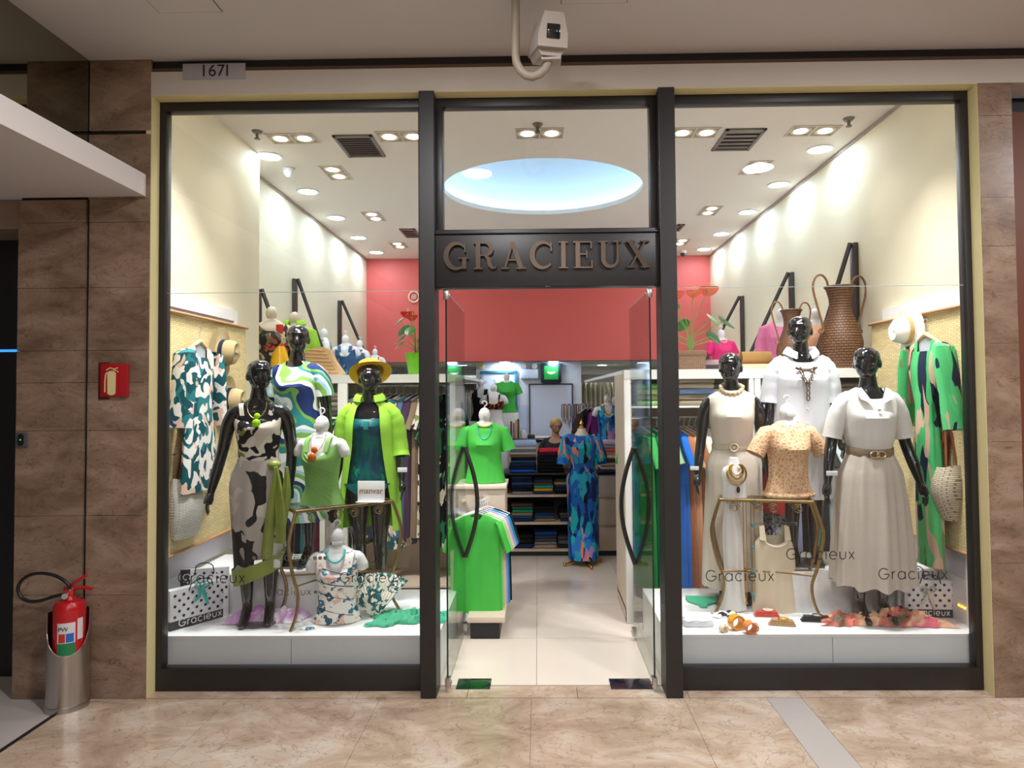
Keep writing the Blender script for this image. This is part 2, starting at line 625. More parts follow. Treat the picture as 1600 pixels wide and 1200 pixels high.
# --- neighbouring canopy, mirror band and dark opening on the left
xc = at(228, 290, YF).x
z0, z1 = at(228, 307, YF).z, at(228, 273, YF).z
struct('ceiling_canopy', MB().box(-7, xc, -8.5, YF - 0.001, z0, z1), mat('white canopy paint', srgb('d6cfcb'), 0.6))
struct('wall_mirror', MB().box(mg - 0.02, mg, -8.5, YF - 0.001, z1, MCEIL), M['mirror'])
vd = struct('dark_opening', MB().box(-7, ml0 + 0.004, 0.2, 0.3, 0, z0), M['black'])  # black slab stands in for the darkness inside the neighbouring opening
part('lintel', MB().box(-7, ml0, YF + 0.03, 0.2, at(10, 356, YF).z, z0), mat('brown lintel', srgb('8d7767'), 0.7), vd, False)
b0 = at(5, 548, 0.19)
part('blue_strip', MB().box(-5, ml0, 0.19, 0.2, b0.z - 0.008, b0.z + 0.008), mat('blue strip light', (0.05, 0.3, 0.8), emit=(0.05, 0.35, 1), es=0.7), vd, False)
# --- shop walls
struct('wall_left', MB().box(XL - 0.1, XL, 1.71, YB + 3, 0, CEIL), M['cream_paint'])
struct('wall_left_front', MB().box(XL - 0.1, XLN, 0.05, 1.71, 0, CEIL), M['cream_paint'])
struct('wall_right', MB().box(XR, XR + 0.1, 0.05, YB + 3, 0, CEIL), M['cream_paint'])
zbk = at(840, 564, YB).z
struct('wall_back', MB().box(XL, XR, YB, YB + 0.15, zbk, CEIL), M['red_wall'])
g = MB()
for x0, x1 in ((XL, XL + 0.012), (XR - 0.012, XR)):
    g.box(x0, x1, 1.72 if x0 < 0 else 0.06, YB, CEIL - 0.03, CEIL - 0.001)
struct('trim_2', g, M['plastic_grey'])
# ceiling with a round opening for the cove
dc = Vector((at(848, 291, 0).x, 0, 0))
pn, pf = atz(848, 247, CEIL), atz(848, 335, CEIL)
DC = Vector((pn.x * 0.5 + pf.x * 0.5, (pn.y + pf.y) / 2, CEIL))
DR = (pf.y - pn.y) / 2
n = 64
circ = [(DC.x + DR * math.cos(2 * PI * i / n), DC.y + DR * math.sin(2 * PI * i / n)) for i in range(n)]


def edge_pt(a):
    dx, dy = math.cos(a), math.sin(a)
    ts = []
    if dx > 1e-9: ts.append((XR - DC.x) / dx)
    if dx < -1e-9: ts.append((XL - DC.x) / dx)
    if dy > 1e-9: ts.append((YB - DC.y) / dy)
    if dy < -1e-9: ts.append((0.05 - DC.y) / dy)
    t = min(ts)
    return (DC.x + dx * t, DC.y + dy * t)


angs = sorted([2 * PI * i / n for i in range(n)] + [math.atan2(y - DC.y, x - DC.x) % (2 * PI) for x in (XL, XR) for y in (0.05, YB)])
inn = [(DC.x + DR * 1.09 * math.cos(a), DC.y + DR * math.sin(a), CEIL) for a in angs]
out = [(*edge_pt(a), CEIL) for a in angs]
g = MB().loft([out, inn, [(x, y, CEIL + 0.05) for x, y, z in inn], [(DC.x + (x - DC.x) * 1.14, DC.y + (y - DC.y) * 1.14, CEIL + 0.05) for x, y, z in inn]], False, False)
cs = struct('ceiling_shop', g, M['ceil'])
prof = [(DR * 1.14, 0.05), (DR * 1.14, 0.10), (DR * 1.10, 0.20), (DR * 0.98, 0.30), (DR * 0.75, 0.38), (DR * 0.4, 0.43), (0.001, 0.445)]
part('cove_dome', MB().lathe(prof, 64, (0, 0, 0), cap0=False, cap1=False).xf(Matrix.Translation((DC.x, DC.y, CEIL)) @ Matrix.Diagonal((1.09, 1, 1, 1))), mat('pale blue dome', srgb('c4d9ec'), 0.8), cs)
part('cove_strip', MB().tube([(DC.x + DR * 1.185 * math.cos(2 * PI * i / 64), DC.y + DR * 1.085 * math.sin(2 * PI * i / 64), CEIL + 0.062) for i in range(64)], 0.009, 6, closed=True), mat('cove led strip', (1, 1, 1), emit=(0.62, 0.84, 1.0), es=W_COVE * 4.2), cs)
# lower back room under the coral wall
YR = YB + 0.25
struct('wall_back_room', MB().box(at(745, 700, YR).x, at(909, 700, YR).x, YR, YR + 0.1, 0, zbk), mat('pale blue grey wall', srgb('c3c6d2'), 0.6))
struct('ceiling_back_room', MB().box(XL, XR, YB + 0.001, YB + 3, zbk, zbk + 0.1), M['white_wall'])
struct('wall_far', MB().box(XL, XR, YB + 2.9, YB + 3, 0, zbk), M['white_wall'])
for nm, a, b in (('trim_3', 560, 745), ('trim_4', 909, 1110)):
    p0, p1 = at(a, 590, YB + 1.6), at(b, 590, YB + 1.6)
    struct(nm, MB().box(p0.x, p1.x, YB + 1.6, YB + 1.7, at(920, 598, YB + 1.6).z, at(920, 585, YB + 1.6).z), mat('taupe beam', srgb('a89a8c'), 0.7))

# ================================================================ shop front joinery
def sx_(px, y=600, Y=0):
    return at(px, y, Y).x


FR = M['black_frame']
mlx0, mlx1 = at(655.5, 600, YF).x, at(680, 600, YF).x
mrx0, mrx1 = at(1034.5, 600, YF).x, at(1060.5, 600, YF).x
zfr = at(400, 1044, -0.02).z      # top of bottom rail


def window(name, x0, x1, seams):
    w = thing(name, 'black', 'window')
    del w['label'], w['category']
    w['kind'] = 'structure'
    fw = 0.04
    part('frame_rail', MB().bbox(x0, x1, -0.03, 0.04, 0.003, zfr, 0.003), FR, w)
    part('frame_rail', MB().bbox(x0, x1, -0.03, 0.04, ZT - 0.06, ZT - 0.002, 0.003), FR, w)
    part('frame_stile', MB().bbox(x0, x0 + fw, -0.03, 0.04, zfr, ZT - 0.06, 0.003), FR, w)
    part('frame_stile', MB().bbox(x1 - fw, x1, -0.03, 0.04, zfr, ZT - 0.06, 0.003), FR, w)
    part('pane', MB().box(x0 + fw, x1 - fw, 0, 0.002, zfr, ZJ), M['glass'], w, False)
    part('pane', MB().box(x0 + fw, x1 - fw, 0, 0.002, ZJ + 0.003, ZT - 0.06), M['glass'], w, False)
    part('pane_edge', MB().box(x0 + fw, x1 - fw, -0.002, 0.004, ZJ, ZJ + 0.003), mat('polished glass edge', srgb('b8c8c4'), 0.3), w, False)
    return w


w1 = window('window_1', fl, mlx0 + 0.02, 0)
w2 = window('window_2', mrx1 - 0.02, fr, 0)
post = struct('trim_5', MB().bbox(mlx0, mlx1, YF - 0.005, 0.05, 0.0, ZT + 0.003, 0.004), FR)
post = struct('trim_6', MB().bbox(mrx0, mrx1, YF - 0.005, 0.05, 0.0, ZT + 0.003, 0.004), FR)
# transom light above the sign
w3 = thing('window_3', 'x', 'x')
del w3['label'], w3['category']
w3['kind'] = 'structure'
zl0, zl1 = at(855, 447, YF + 0.03).z, at(855, 357, YF + 0.03).z
part('frame_rail', MB().bbox(mlx1, mrx0, -0.03, 0.04, ZT - 0.06, ZT - 0.002, 0.003), FR, w3)
part('frame_stile', MB().bbox(mlx1, mlx1 + 0.04, -0.04, 0.04, zl1, ZT - 0.06, 0.003), FR, w3)
part('frame_stile', MB().bbox(mrx0 - 0.04, mrx0, -0.04, 0.04, zl1, ZT - 0.06, 0.003), FR, w3)
part('pane', MB().box(mlx1 + 0.04, mrx0 - 0.04, 0, 0.002, zl1, ZT - 0.06), M['glass'], w3, False)
# sign board with raised letters
sg = thing('sign_board', 'black lintel sign with raised bronze serif letters reading GRACIEUX over the doorway', 'sign', ((mlx1 + mrx0) / 2, YF + 0.03, zl0))
hw = (mrx0 - mlx1) / 2
part('board', MB().bbox(-hw, hw, 0, 0.11, 0, zl1 - zl0, 0.004), FR, sg)
part('board_lip', MB().bbox(-hw, hw, -0.012, 0.0, zl1 - zl0 - 0.03, zl1 - zl0 - 0.018, 0.002), FR, sg)


def serif(ch):
    """slab serif capital, height 1; returns list of strokes (points, widths) and its advance"""
    t, h, s = 0.17, 0.055, 0.055
    S = []
    V = lambda x, z0, z1, w=t: S.append(([(x, z0), (x, z1)], w))
    H = lambda x0, x1, z, w=h: S.append(([(x0, z), (x1, z)], w))
    if ch == 'I':
        V(.2, 0, 1); H(.02, .38, s / 2); H(.02, .38, 1 - s / 2); return S, .40
    if ch == 'E':
        V(.2, 0, 1); H(.02, .78, s / 2); H(.02, .76, 1 - s / 2); H(.2, .56, .52)
        V(.75, 0, .3, .06); V(.73, .72, 1, .06); V(.55, .38, .66, .05); return S, .84
    if ch == 'U':
        S.append(([(.19, 1), (.19, .34)] + arc(.47, .34, .28, .29, 180, 360, 12) + [(.75, 1)], [t, t] + [t - .09 * (i / 12) for i in range(13)] + [.07]))
        H(0, .38, 1 - s / 2); H(.58, .92, 1 - s / 2); return S, .94
    if ch == 'X':
        S.append(([(.12, 1), (.76, 0)], t)); S.append(([(.74, 1), (.12, 0)], .07))
        H(0, .34, 1 - s / 2); H(.56, .9, 1 - s / 2); H(0, .32, s / 2); H(.54, .92, s / 2); return S, .93
    if ch == 'A':
        S.append(([(.15, 0), (.47, 1)], .07)); S.append(([(.45, 1), (.80, 0)], t)); H(.26, .70, .33)
        H(0, .3, s / 2); H(.6, .98, s / 2); return S, .98
    if ch == 'R':
        V(.2, 0, 1); H(.02, .38, s / 2); H(.02, .5, 1 - s / 2)
        S.append(([(.4, .972)] + arc(.47, .745, .25, .227, 90, -90, 12) + [(.2, .518)], [.055, .055] + [.055 + .1 * math.sin(PI * i / 12) for i in range(1, 12)] + [.055, .055]))
        S.append(([(.48, .5), (.60, .40), (.66, .15), (.76, .04), (.88, .05), (.92, .16)], [.1, .15, .15, .1, .05, .03])); return S, .93
    if ch in 'CG':
        a = arc(.5, .5, .42, .47, 42, 318, 26)
        w = [.06 + .13 * max(0.0, math.sin(PI * i / 26)) ** 1.3 for i in range(27)]
        S.append((a, w)); V(.83, .64, .98, .06)
        if ch == 'G':
            V(.80, .02, .42, .15); H(.58, .98, .42)
            return S, .98
        return S, .94
    return S, .5


txt = 'GRACIEUX'
tot = sum(serif(c)[1] for c in txt) + 0.17 * 7
p0, p1 = at(694, 400, YF + 0.02), at(1016, 400, YF + 0.02)
cap = at(855, 378, YF + 0.02).z - at(855, 420, YF + 0.02).z
sxl = (p1.x - p0.x) / tot
cur = p0.x - sg.location.x
zb = at(855, 420, YF + 0.02).z - zl0
for ch in txt:
    S, adv = serif(ch)
    g = MB()
    for q, (pts, w) in enumerate(S):
        g.ribbon([(cur + x * sxl, zb + z * cap) for x, z in pts], [ww * cap for ww in w] if isinstance(w, list) else w * cap, -0.022 + q * 0.0004, 0.0)
    part('letter', g, M['bronze'], sg, True, 30)
    cur += (adv + 0.17) * sxl
part('sensor', MB().bbox(-0.012, 0.022, -0.004, 0.02, -0.012, 0.0, 0.002), M['black'], sg)
# glass doors standing open, hinged at the posts
for k, (hx, hy, fx, fy, n, side) in enumerate(((698, 452, 727, 468, 'left', 'left'), (1016, 450, 986, 468, 'right', 'right'))):
    h = at(hx + (2 if k else 0), 700, -0.05)
    fpt = atx(fx, 700, h.x)
    ztop = zl0 - 0.02
    d = thing('glass_door', 'frameless glass door leaf standing open on the %s of the entrance with black almond handle' % side, 'door', (h.x, -0.05, 0.0), 0, 'open entrance doors')
    L = min(fpt.y + 0.05, 1.02)
    part('leaf', MB().box(-0.004, 0.004, 0.0, L, 0.03, ztop), M['door_glass'], d, False)
    part('leaf_edge', MB().box(-0.005, 0.005, -0.002, 0.0, 0.03, ztop), mat('dark glass edge', (0.01, 0.02, 0.018), 0.2), d, False)
    hc = atx(fx + (0 if k == 0 else 4), 782, h.x).y + 0.05 - 0.07
    zt, zbm = atx(fx, 697, h.x).z, atx(fx, 868, h.x).z
    for s in (-1, 1):
        pts = [(s * (0.006 + 0.092 * math.sin(PI * i / 24)), hc, zbm + (zt - zbm) * i / 24) for i in range(25)]
        part('handle_bow', MB().tube(pts, 0.016, 8, flat=1.0), M['black_frame'], d)
    for yy, zz in ((0.01, ztop - 0.05), (0.01, 0.03), (L - 0.05, 0.03)):
        fit = part('hinge_patch', MB().bbox(-0.016, 0.016, yy - 0.02, yy + 0.03, zz, zz + 0.06, 0.004), M['steel'], d)
        part('bolt', MB().lathe([(0.012, -0.001), (0.012, 0.006), (0.004, 0.008)], 12).xf(Matrix.Translation((0.016 * (1 if k == 0 else -1), yy + 0.005, zz + 0.03)) @ Matrix.Rotation((1 if k == 0 else -1) * PI / 2, 4, 'Y')), M['chrome'], fit)
# floor spring plates
for (a, b, c, nm) in ((712, 768, 'green', 'left'), (955, 1016, 'violet', 'right')):
    p, q = atz(a, 1077, 0.004), atz(b, 1063, 0.004)
    solo('floor_spring_plate', MB().bbox(p.x, q.x, p.y, q.y + 0.02, -0.0, 0.008, 0.002), mat('polished %s plate' % c, srgb('4f7263' if c == 'green' else '5f5266'), 0.12, 0.9), 'polished %s metal floor spring plate at the foot of the %s door' % (c, nm), 'plate')
# ================================================================ lamps and things on the ceilings
def area_light(parent, w, colr, size, loc=(0, 0, -0.012), rot=(0, 0, 0), spread=180):
    l = bpy.data.lights.new('lamp_light', 'AREA')
    l.shape = 'DISK'
    l.size = size
    l.energy = w
    l.color = colr
    l.spread = R(spread)
    o = bpy.data.objects.new('lamp_light', l)
    col.objects.link(o)
    o.parent = parent
    o.location = loc
    o.rotation_euler = rot
    return o


def spot_light(parent, w, colr, loc, rot, ang=75, blend=0.7, rad=0.04):
    l = bpy.data.lights.new('lamp_beam', 'SPOT')
    l.energy = w
    l.color = colr
    l.spot_size = R(ang)
    l.spot_blend = blend
    l.shadow_soft_size = rad
    o = bpy.data.objects.new('lamp_beam', l)
    col.objects.link(o)
    o.parent = parent
    o.location = loc
    o.rotation_euler = rot
    return o


dl_rim = MB().lathe([(0.098, 0), (0.118, -0.002), (0.118, -0.008), (0.098, -0.008)], 32, cap0=False, cap1=False).mesh('rim')
dl_dif = MB().lathe([(0.0, -0.003), (0.099, -0.004)], 32, cap0=False, cap1=False).mesh('diffuser')


def downlight(p, z, label, w, colr, m, group, sc=1.0, spread=180):
    t = thing('downlight', label, 'ceiling light', (p.x, p.y, z - 0.0005), 0, group, sc)
    link('rim', dl_rim, M['white'], t)
    link('diffuser', dl_dif, m, t)
    area_light(t, w, colr, 0.2 * sc, spread=spread)
    return t


ORD = ['first', 'second', 'third', 'fourth', 'fifth', 'sixth']
for side, pts in (('left', ((421, 244), (481, 299), (525, 340), (560, 371), (588, 394))), ('right', ((1281, 233), (1217, 288), (1168, 331), (1127, 365), (1100, 389)))):
    for i, (x, y) in enumerate(pts):
        p = atz(x, y, CEIL)
        if p.y > YB - 0.15:
            p.y = YB - 0.15
        downlight(p, CEIL, 'round cool white ceiling downlight along the %s wall, %s from the window' % (side, ORD[i]), W_ROUND, COOL, M['led_cool'], 'round downlights inside the shop', 0.98)
p = atz(602, 386, CEIL)
# twin square recessed spots
tw_fr = MB()
for (x0, x1, y0, y1) in ((-.2, .2, -.11, -.10), (-.2, .2, .10, .11), (-.2, -.19, -.1, .1), (.19, .2, -.1, .1), (-.006, .006, -.1, .1)):
    tw_fr.box(x0, x1, y0, y1, -.008, 0)
tw_fr = tw_fr.mesh('trim_frame', False)
tw_pl = MB().box(-.19, .19, -.1, .1, -.002, 0).mesh('tray', False)
tw_rg = MB().lathe([(0.055, -0.004), (0.07, -0.006), (0.075, -0.002), (0.08, -0.006), (0.085, -0.002)], 24, cap0=False, cap1=False).mesh('gimbal_ring')
tw_bl = MB().lathe([(0.0, -0.014), (0.03, -0.013), (0.052, -0.006)], 24, cap0=False, cap1=False).mesh('bulb')
M['beige'] = mat('beige metal', srgb('cfc4b4'), 0.5)
M['beige_dk'] = mat('beige grey metal', srgb('9d9284'), 0.5)


def twin(p, rz, label, w, rots, colr=WARM, ang=80):
    t = thing('twin_spotlight', label, 'ceiling light', (p.x, p.y, CEIL - 0.0005), rz, 'twin recessed spots on the shop ceiling')
    link('trim_frame', tw_fr, M['beige'], t)
    link('tray', tw_pl, M['beige_dk'], t)
    for k, s in enumerate((-1, 1)):
        a = link('gimbal_ring', tw_rg, M['beige'], t)
        a.location = (s * 0.1, 0, 0)
        b = link('bulb', tw_bl, M['led_warm'], t)
        b.location = (s * 0.1, 0, 0)
        spot_light(t, w, colr, (s * 0.1, 0, -0.03), rots[k] if rots else (0, 0, 0), ang)
    return t


TW = [((457, 216), 0, 'twin warm recessed spot nearest the left wall in the front row'), ((627, 213), 0, 'twin warm recessed spot between the dark grille and the left post'),
      ((843, 208), 0, 'twin warm recessed spot in front of the round dome'), ((1085, 207), 0, 'twin warm recessed spot just right of the right post'),
      ((1270, 204), 0, 'twin warm recessed spot nearest the right wall in the front row'),
      ((525, 270), 90, 'twin warm recessed spot second along the left side of the ceiling'), ((584, 338), 90, 'twin warm recessed spot third along the left side of the ceiling'),
      ((623, 383), 90, 'twin warm recessed spot farthest back on the left side'), ((1180, 262), 90, 'twin warm recessed spot second along the right side of the ceiling'),
      ((1109, 329), 90, 'twin warm recessed spot third along the right side of the ceiling'), ((1064, 378), 90, 'twin warm recessed spot farthest back on the right side')]
for i, ((x, y), rz, lb) in enumerate(TW):
    p = atz(x, y, CEIL)
    rt = None
    if i in (0, 1, 3, 4):
        rt = ((R(-30), 0, 0), (R(-24), 0, 0))        # turned to the displays in the window
    twin(p, R(rz), lb, W_TWIN, rt)
# spots over the window platforms, close behind the glass and hidden by the fascia from the pavement
for x, lb in ((-1.85, 'twin warm spot over the left window platform, near the wall'), (-1.25, 'twin warm spot over the left window platform, near the post'),
              (1.4, 'twin warm spot over the right window platform, near the post'), (2.05, 'twin warm spot over the right window platform, near the wall')):
    twin(Vector((x, 0.17, 0)), 0, lb, W_FRONT, ((R(3), 0, 0), (R(10), 0, 0)), (0.98, 0.98, 0.97), 84)
# corridor downlights, seen only as reflections in the glass
for i, (x, y) in enumerate(((-3.2, -2.0), (-0.55, -2.05), (2.05, -2.0), (4.6, -2.0), (-5.4, -7.0), (-3.45, -5.5), (0.4, -5.4), (3.15, -5.1), (0.4, -8.0))):
    if x < -2.7:
        continue
    downlight(Vector((x, y, 0)), MCEIL, 'round corridor ceiling lamp mirrored in the shop glass, %s' % ('' , 'near row, middle', 'near row, right', 'near row, far right', '', '', 'second row, middle', 'second row, right', 'last row')[i], W_MALL, MALLC, M['led_mall'], 'corridor ceiling downlights', 1.15)
# back room lights under the coral bulkhead
for x, y in ((788, 563.5), (865, 563.5), (941, 569), (1003, 565), (722, 569)):
    p = at(x, y, YB + 0.1)
    d = ray(x, y + 0.8)
    q = atz(x, max(y + 1.5, 566.5), zbk)
    if q.y > YB + 2.6:
        q.y = YB + 1.2
    if q.y < YB + 0.1 or 745 < x < 909:
        q = Vector((at(x, 564, YB).x, YB + 0.13, 0))
    downlight(q, zbk, 'round cool downlight under the coral bulkhead, the one %s' % {788: 'above the teal noticeboard', 865: 'above the monitor', 941: 'above the beige curtains', 1003: 'behind the right glass door', 722: 'behind the left glass door'}[x], W_BACK, COOL, M['led_cool'], 'downlights under the coral bulkhead', 0.9)
# ceiling grilles
def grille(pxs, label, ns=8, split=False):
    ps = [atz(x, y, CEIL) for x, y in pxs]
    x0 = (ps[0].x + ps[3].x) / 2
    x1 = (ps[1].x + ps[2].x) / 2
    y0, y1 = min(p.y for p in ps), max(p.y for p in ps)
    t = thing('air_grille', label, 'air vent', ((x0 + x1) / 2, (y0 + y1) / 2, CEIL - 0.001), 0, 'air grilles in the shop ceiling')
    w, h = (x1 - x0) / 2, (y1 - y0) / 2
    mm = M['vent']
    part('duct_back', MB().box(-w, w, -h, h, -0.002, 0), M['dark'], t, False)
    g = MB()
    for (a, b, c, d) in ((-w, w, -h, -h + .025), (-w, w, h - .025, h), (-w, -w + .025, -h, h), (w - .025, w, -h, h)):
        g.box(a, b, c, d, -0.014, 0)
    part('grille_frame', g, mm, t, False)
    for i in range(ns):
        y = -h + 0.025 + (2 * h - 0.05) * (i + 0.5) / ns
        d = (2 * h - 0.05) / ns * 0.42
        part('slat', MB().add([(-w + .02, y - d, -0.012), (w - .02, y - d, -0.012), (w - .02, y + d, -0.003), (-w + .02, y + d, -0.003)], [(0, 1, 2, 3)]), mm, t, False)


M['vent'] = mat('grey vent metal', srgb('77706a'), 0.45, 0.4)
grille(((519, 211), (580, 210), (602, 241), (545, 244)), 'square dark slatted air grille in the ceiling on the left', 9)
grille(((1132, 201), (1200, 200), (1170, 232), (1114, 234)), 'square slatted air grille in the ceiling on the right', 5)
grille(((625, 357), (652, 357), (655, 370), (633, 370)), 'small air grille near the coral wall beside the left post', 4)
grille(((1061, 350), (1070, 350), (1062, 360), (1050, 360)), 'small air grille near the coral wall beside the right post', 4)
# sprinkler heads, sensor, small dome
def sprinkler(px, py, where):
    p = atz(px, py, CEIL)
    t = thing('sprinkler', 'small dark sprinkler head hanging from the ceiling %s' % where, 'sprinkler', (p.x, p.y, CEIL), 0, 'sprinkler heads')
    part('escutcheon', MB().lathe([(0.0, 0), (0.045, 0), (0.03, -0.02), (0.0, -0.02)], 16), M['vent'], t)
    part('nozzle', MB().lathe([(0.014, -0.02), (0.012, -0.055), (0.024, -0.06), (0.02, -0.07), (0.0, -0.072)], 12), M['vent'], t)


sprinkler(402, 205, 'at the left wall')
sprinkler(840, 194, 'in the middle before the dome')
sprinkler(1326, 185, 'at the right wall')
p = atz(451, 263, CEIL)
t = thing('motion_sensor', 'small white cone shaped sensor on the ceiling at the left', 'sensor', (p.x, p.y, CEIL))
part('base', MB().lathe([(0.0, 0), (0.06, 0), (0.06, -0.02), (0.05, -0.025)], 20, cap1=True), M['white'], t)
part('cone', MB().lathe([(0.048, -0.02), (0.042, -0.055), (0.02, -0.085), (0.0, -0.088)], 20), M['white'], t)
p = atz(1067, 392, CEIL)
p.y = min(p.y, YB - 0.15)
t = thing('dome_camera', 'small white dome camera on the ceiling corner by the coral wall', 'camera', (p.x, p.y, CEIL))
part('base', MB().lathe([(0.05, 0), (0.05, -0.03), (0.045, -0.035)], 20), M['white'], t)
part('lens_dome', MB().ball((0, 0, -0.045), 0.042), M['gloss_black'], t)
# mirrored halo thing on the coral wall
p = at(647, 464, YB)
t = thing('ring_ornament', 'round ring ornament on the coral wall beside the left post', 'ornament', (p.x, YB - 0.004, p.z))
part('outer_ring', MB().tube([(0.08 * math.cos(2 * PI * i / 32), -0.01, 0.085 * math.sin(2 * PI * i / 32)) for i in range(32)], 0.014, 8, closed=True), mat('peach ring', srgb('f3c7a4'), 0.4), t)
part('centre_disc', MB().tube([(0, 0.0, 0), (0, -0.012, 0)], 0.045, 24), mat('rose disc', srgb('c78a86'), 0.4), t)
# outdoor style camera on its pipe
Yc = -0.78
pp = at(805.5, 60, Yc)
t = thing('security_camera', 'grey boxed security camera on a curved pipe hanging before the shop front', 'camera', (pp.x, Yc, MCEIL))
q = [at(805.5, y, Yc) for y in (-40, 20, 60, 85)] + [at(x, y, Yc) for x, y in ((807, 98), (813, 110), (822, 118), (832, 120), (843, 116), (852, 108), (857, 98))]
q[0].z = MCEIL
part('pipe', MB().tube([v - t.location for v in q], 0.0215, 14), M['pipe'], t)
cc = at(861, 58, Yc - 0.05) - t.location
hx = [(-.085, -.06), (-.06, -.095), (.06, -.095), (.085, -.06), (.085, .0), (.055, .1), (-.055, .1), (-.085, 0)]
hz = [(x * 0.82, z * 0.95) for x, z in hx]
Mx = Matrix.Translation(cc) @ Matrix.Rotation(R(12), 4, 'Z') @ Matrix.Rotation(R(14), 4, 'X')
part('housing', MB().prism(hz, -0.02, 0.20).xf(Mx), M['plastic_grey'], t, True, 30)
part('hood', MB().prism([(x * 1.08, z * 1.06 + .004) for x, z in hz[3:] + [hz[0]]] , -0.05, 0.21).xf(Mx), M['plastic_grey'], t, True, 30)
part('lens_window', MB().bbox(-.034, .034, -0.056, -0.018, -.02, .05, 0.006).xf(Mx), M['gloss_black'], t)
b = at(861, 94, Yc) - t.location
part('bracket', MB().bbox(b.x - .05, b.x + .05, -.04, .04, b.z - .015, b.z + .03, .006).bbox(b.x - .052, b.x - .042, -.03, .03, b.z, b.z + .07, .003).bbox(b.x + .042, b.x + .052, -.03, .03, b.z, b.z + .07, .003), M['plastic_grey'], t)
for s in (-1, 1):
    part('wing_screw', MB().ball((b.x + s * .056, -.01, b.z + .045), .012, 10, 6), M['vent'], t)
# shop number plate
p0, p1 = at(286, 125, YF), at(384, 99, YF)
t = thing('number_plate', 'grey plate with black characters 167I on the fascia at upper left', 'sign', ((p0.x + p1.x) / 2, YF - 0.001, (p0.z + p1.z) / 2))
w, h = (p1.x - p0.x) / 2, (p1.z - p0.z) / 2
part('plate', MB().bbox(-w, w, -0.006, 0, -h, h, 0.002), mat('grey plate', srgb('aaa6ac'), 0.5), t)
o = part('digits', text_mesh('167I', 0.105, 0.001, sx=1.0), M['black'], t)
o.location = (0.004, -0.0072, 0.0)
# ================================================================ figures and cloth
from mathutils import noise as mnoise
TORSO = [(.78, .06, .05, .05), (.82, .14, .085, .10), (.86, .168, .098, .115), (.92, .176, .10, .12), (.98, .163, .095, .105), (1.05, .133, .085, .085), (1.10, .118, .08, .078),
         (1.16, .122, .085, .08), (1.23, .132, .095, .088), (1.30, .142, .105, .092), (1.36, .15, .10, .09), (1.41, .158, .085, .08), (1.445, .145, .065, .065),
         (1.475, .095, .05, .055), (1.50, .06, .045, .05), (1.56, .048, .045, .048), (1.60, .046, .045, .05)]


def tz(z, bust=True):
    T = TORSO
    if z <= T[0][0]:
        r = list(T[0][1:])
    elif z >= T[-1][0]:
        r = list(T[-1][1:])
    else:
        for i in range(len(T) - 1):
            if T[i][0] <= z <= T[i + 1][0]:
                u = (z - T[i][0]) / (T[i + 1][0] - T[i][0])
                r = [T[i][k] * (1 - u) + T[i + 1][k] * u for k in (1, 2, 3)]
                break
    if bust:
        r[1] += 0.05 * math.exp(-((z - 1.30) / .06) ** 2)
    return r


def interp(tab, z):
    if z >= tab[0][0]:
        return tab[0][1:]
    for i in range(len(tab) - 1):
        if tab[i][0] >= z >= tab[i + 1][0]:
            u = (tab[i][0] - z) / max(1e-9, tab[i][0] - tab[i + 1][0])
            return [tab[i][k] * (1 - u) + tab[i + 1][k] * u for k in range(1, len(tab[0]))]
    return tab[-1][1:]


def cloth(rows, e=0.012, n=72, k=11, ph=0.0, hug=True, sub=3, side=0.0):
    """rows top to bottom: (z, a, bf, bb, fold, dip, dp); rings follow the body plus ease e where hug"""
    full = []
    for i in range(len(rows) - 1):
        for j in range(sub):
            u = j / sub
            full.append([rows[i][q] * (1 - u) + rows[i + 1][q] * u for q in range(len(rows[0]))])
    full.append(list(rows[-1]))
    rings = []
    for ri, (z, a, bf, bb, fo, dip, dp) in enumerate(full):
        r = []
        for t in range(n):
            th = 2 * PI * t / n
            s, c = math.sin(th), math.cos(th)
            zz = z - dip * max(0.0, s) ** dp - side * abs(c) ** 6 * (1 if ri == 0 else 0)
            A, F, B = a, bf, bb
            if hug:
                tA, tF, tB = tz(zz)
                lim = e if zz < 1.44 else e * .6
                A, F, B = max(a, tA + lim), max(bf, tF + lim), max(bb, tB + lim)
            w = 1 + fo * (math.cos(k * th + ph + 1.3 * math.sin(3 * th)) + 0.5 * math.cos((2 * k + 1) * th + 1.0 + z * 3))
            r.append((A * c * w, (-F if s > 0 else -B) * s * w, zz))
        rings.append(r)
    return MB().loft(rings, False, False)


def resample(pts, rad, m=5):
    """smooth path through points with radii"""
    P = [Vector(p) for p in pts]
    out, ro = [], []
    for i in range(len(P) - 1):
        p0, p1, p2, p3 = P[max(i - 1, 0)], P[i], P[i + 1], P[min(i + 2, len(P) - 1)]
        for j in range(m):
            u = j / m
            out.append(0.5 * ((2 * p1) + (p2 - p0) * u + (2 * p0 - 5 * p1 + 4 * p2 - p3) * u * u + (3 * p1 - p0 - 3 * p2 + p3) * u ** 3))
            ro.append(rad[i] * (1 - u) + rad[i + 1] * u)
    out.append(P[-1])
    ro.append(rad[-1])
    return out, ro


ARM_DOWN = [(.148, .0, 1.405), (.188, .012, 1.33), (.212, .03, 1.14), (.232, -.005, 1.0), (.245, -.035, .895)]
ARM_BACK = [(.148, .0, 1.405), (.185, .02, 1.33), (.205, .06, 1.14), (.20, .05, 1.0), (.20, .02, .90)]
ARM_OUT = [(.148, .0, 1.405), (.192, .01, 1.32), (.232, .02, 1.14), (.262, -.02, 1.0), (.285, -.05, .89)]
ARM_WORK = [(.148, .0, 1.405), (.188, .0, 1.33), (.215, -.02, 1.16), (.17, -.17, 1.10), (.10, -.28, 1.09)]
ARM_R = [.052, .047, .037, .036, .024]


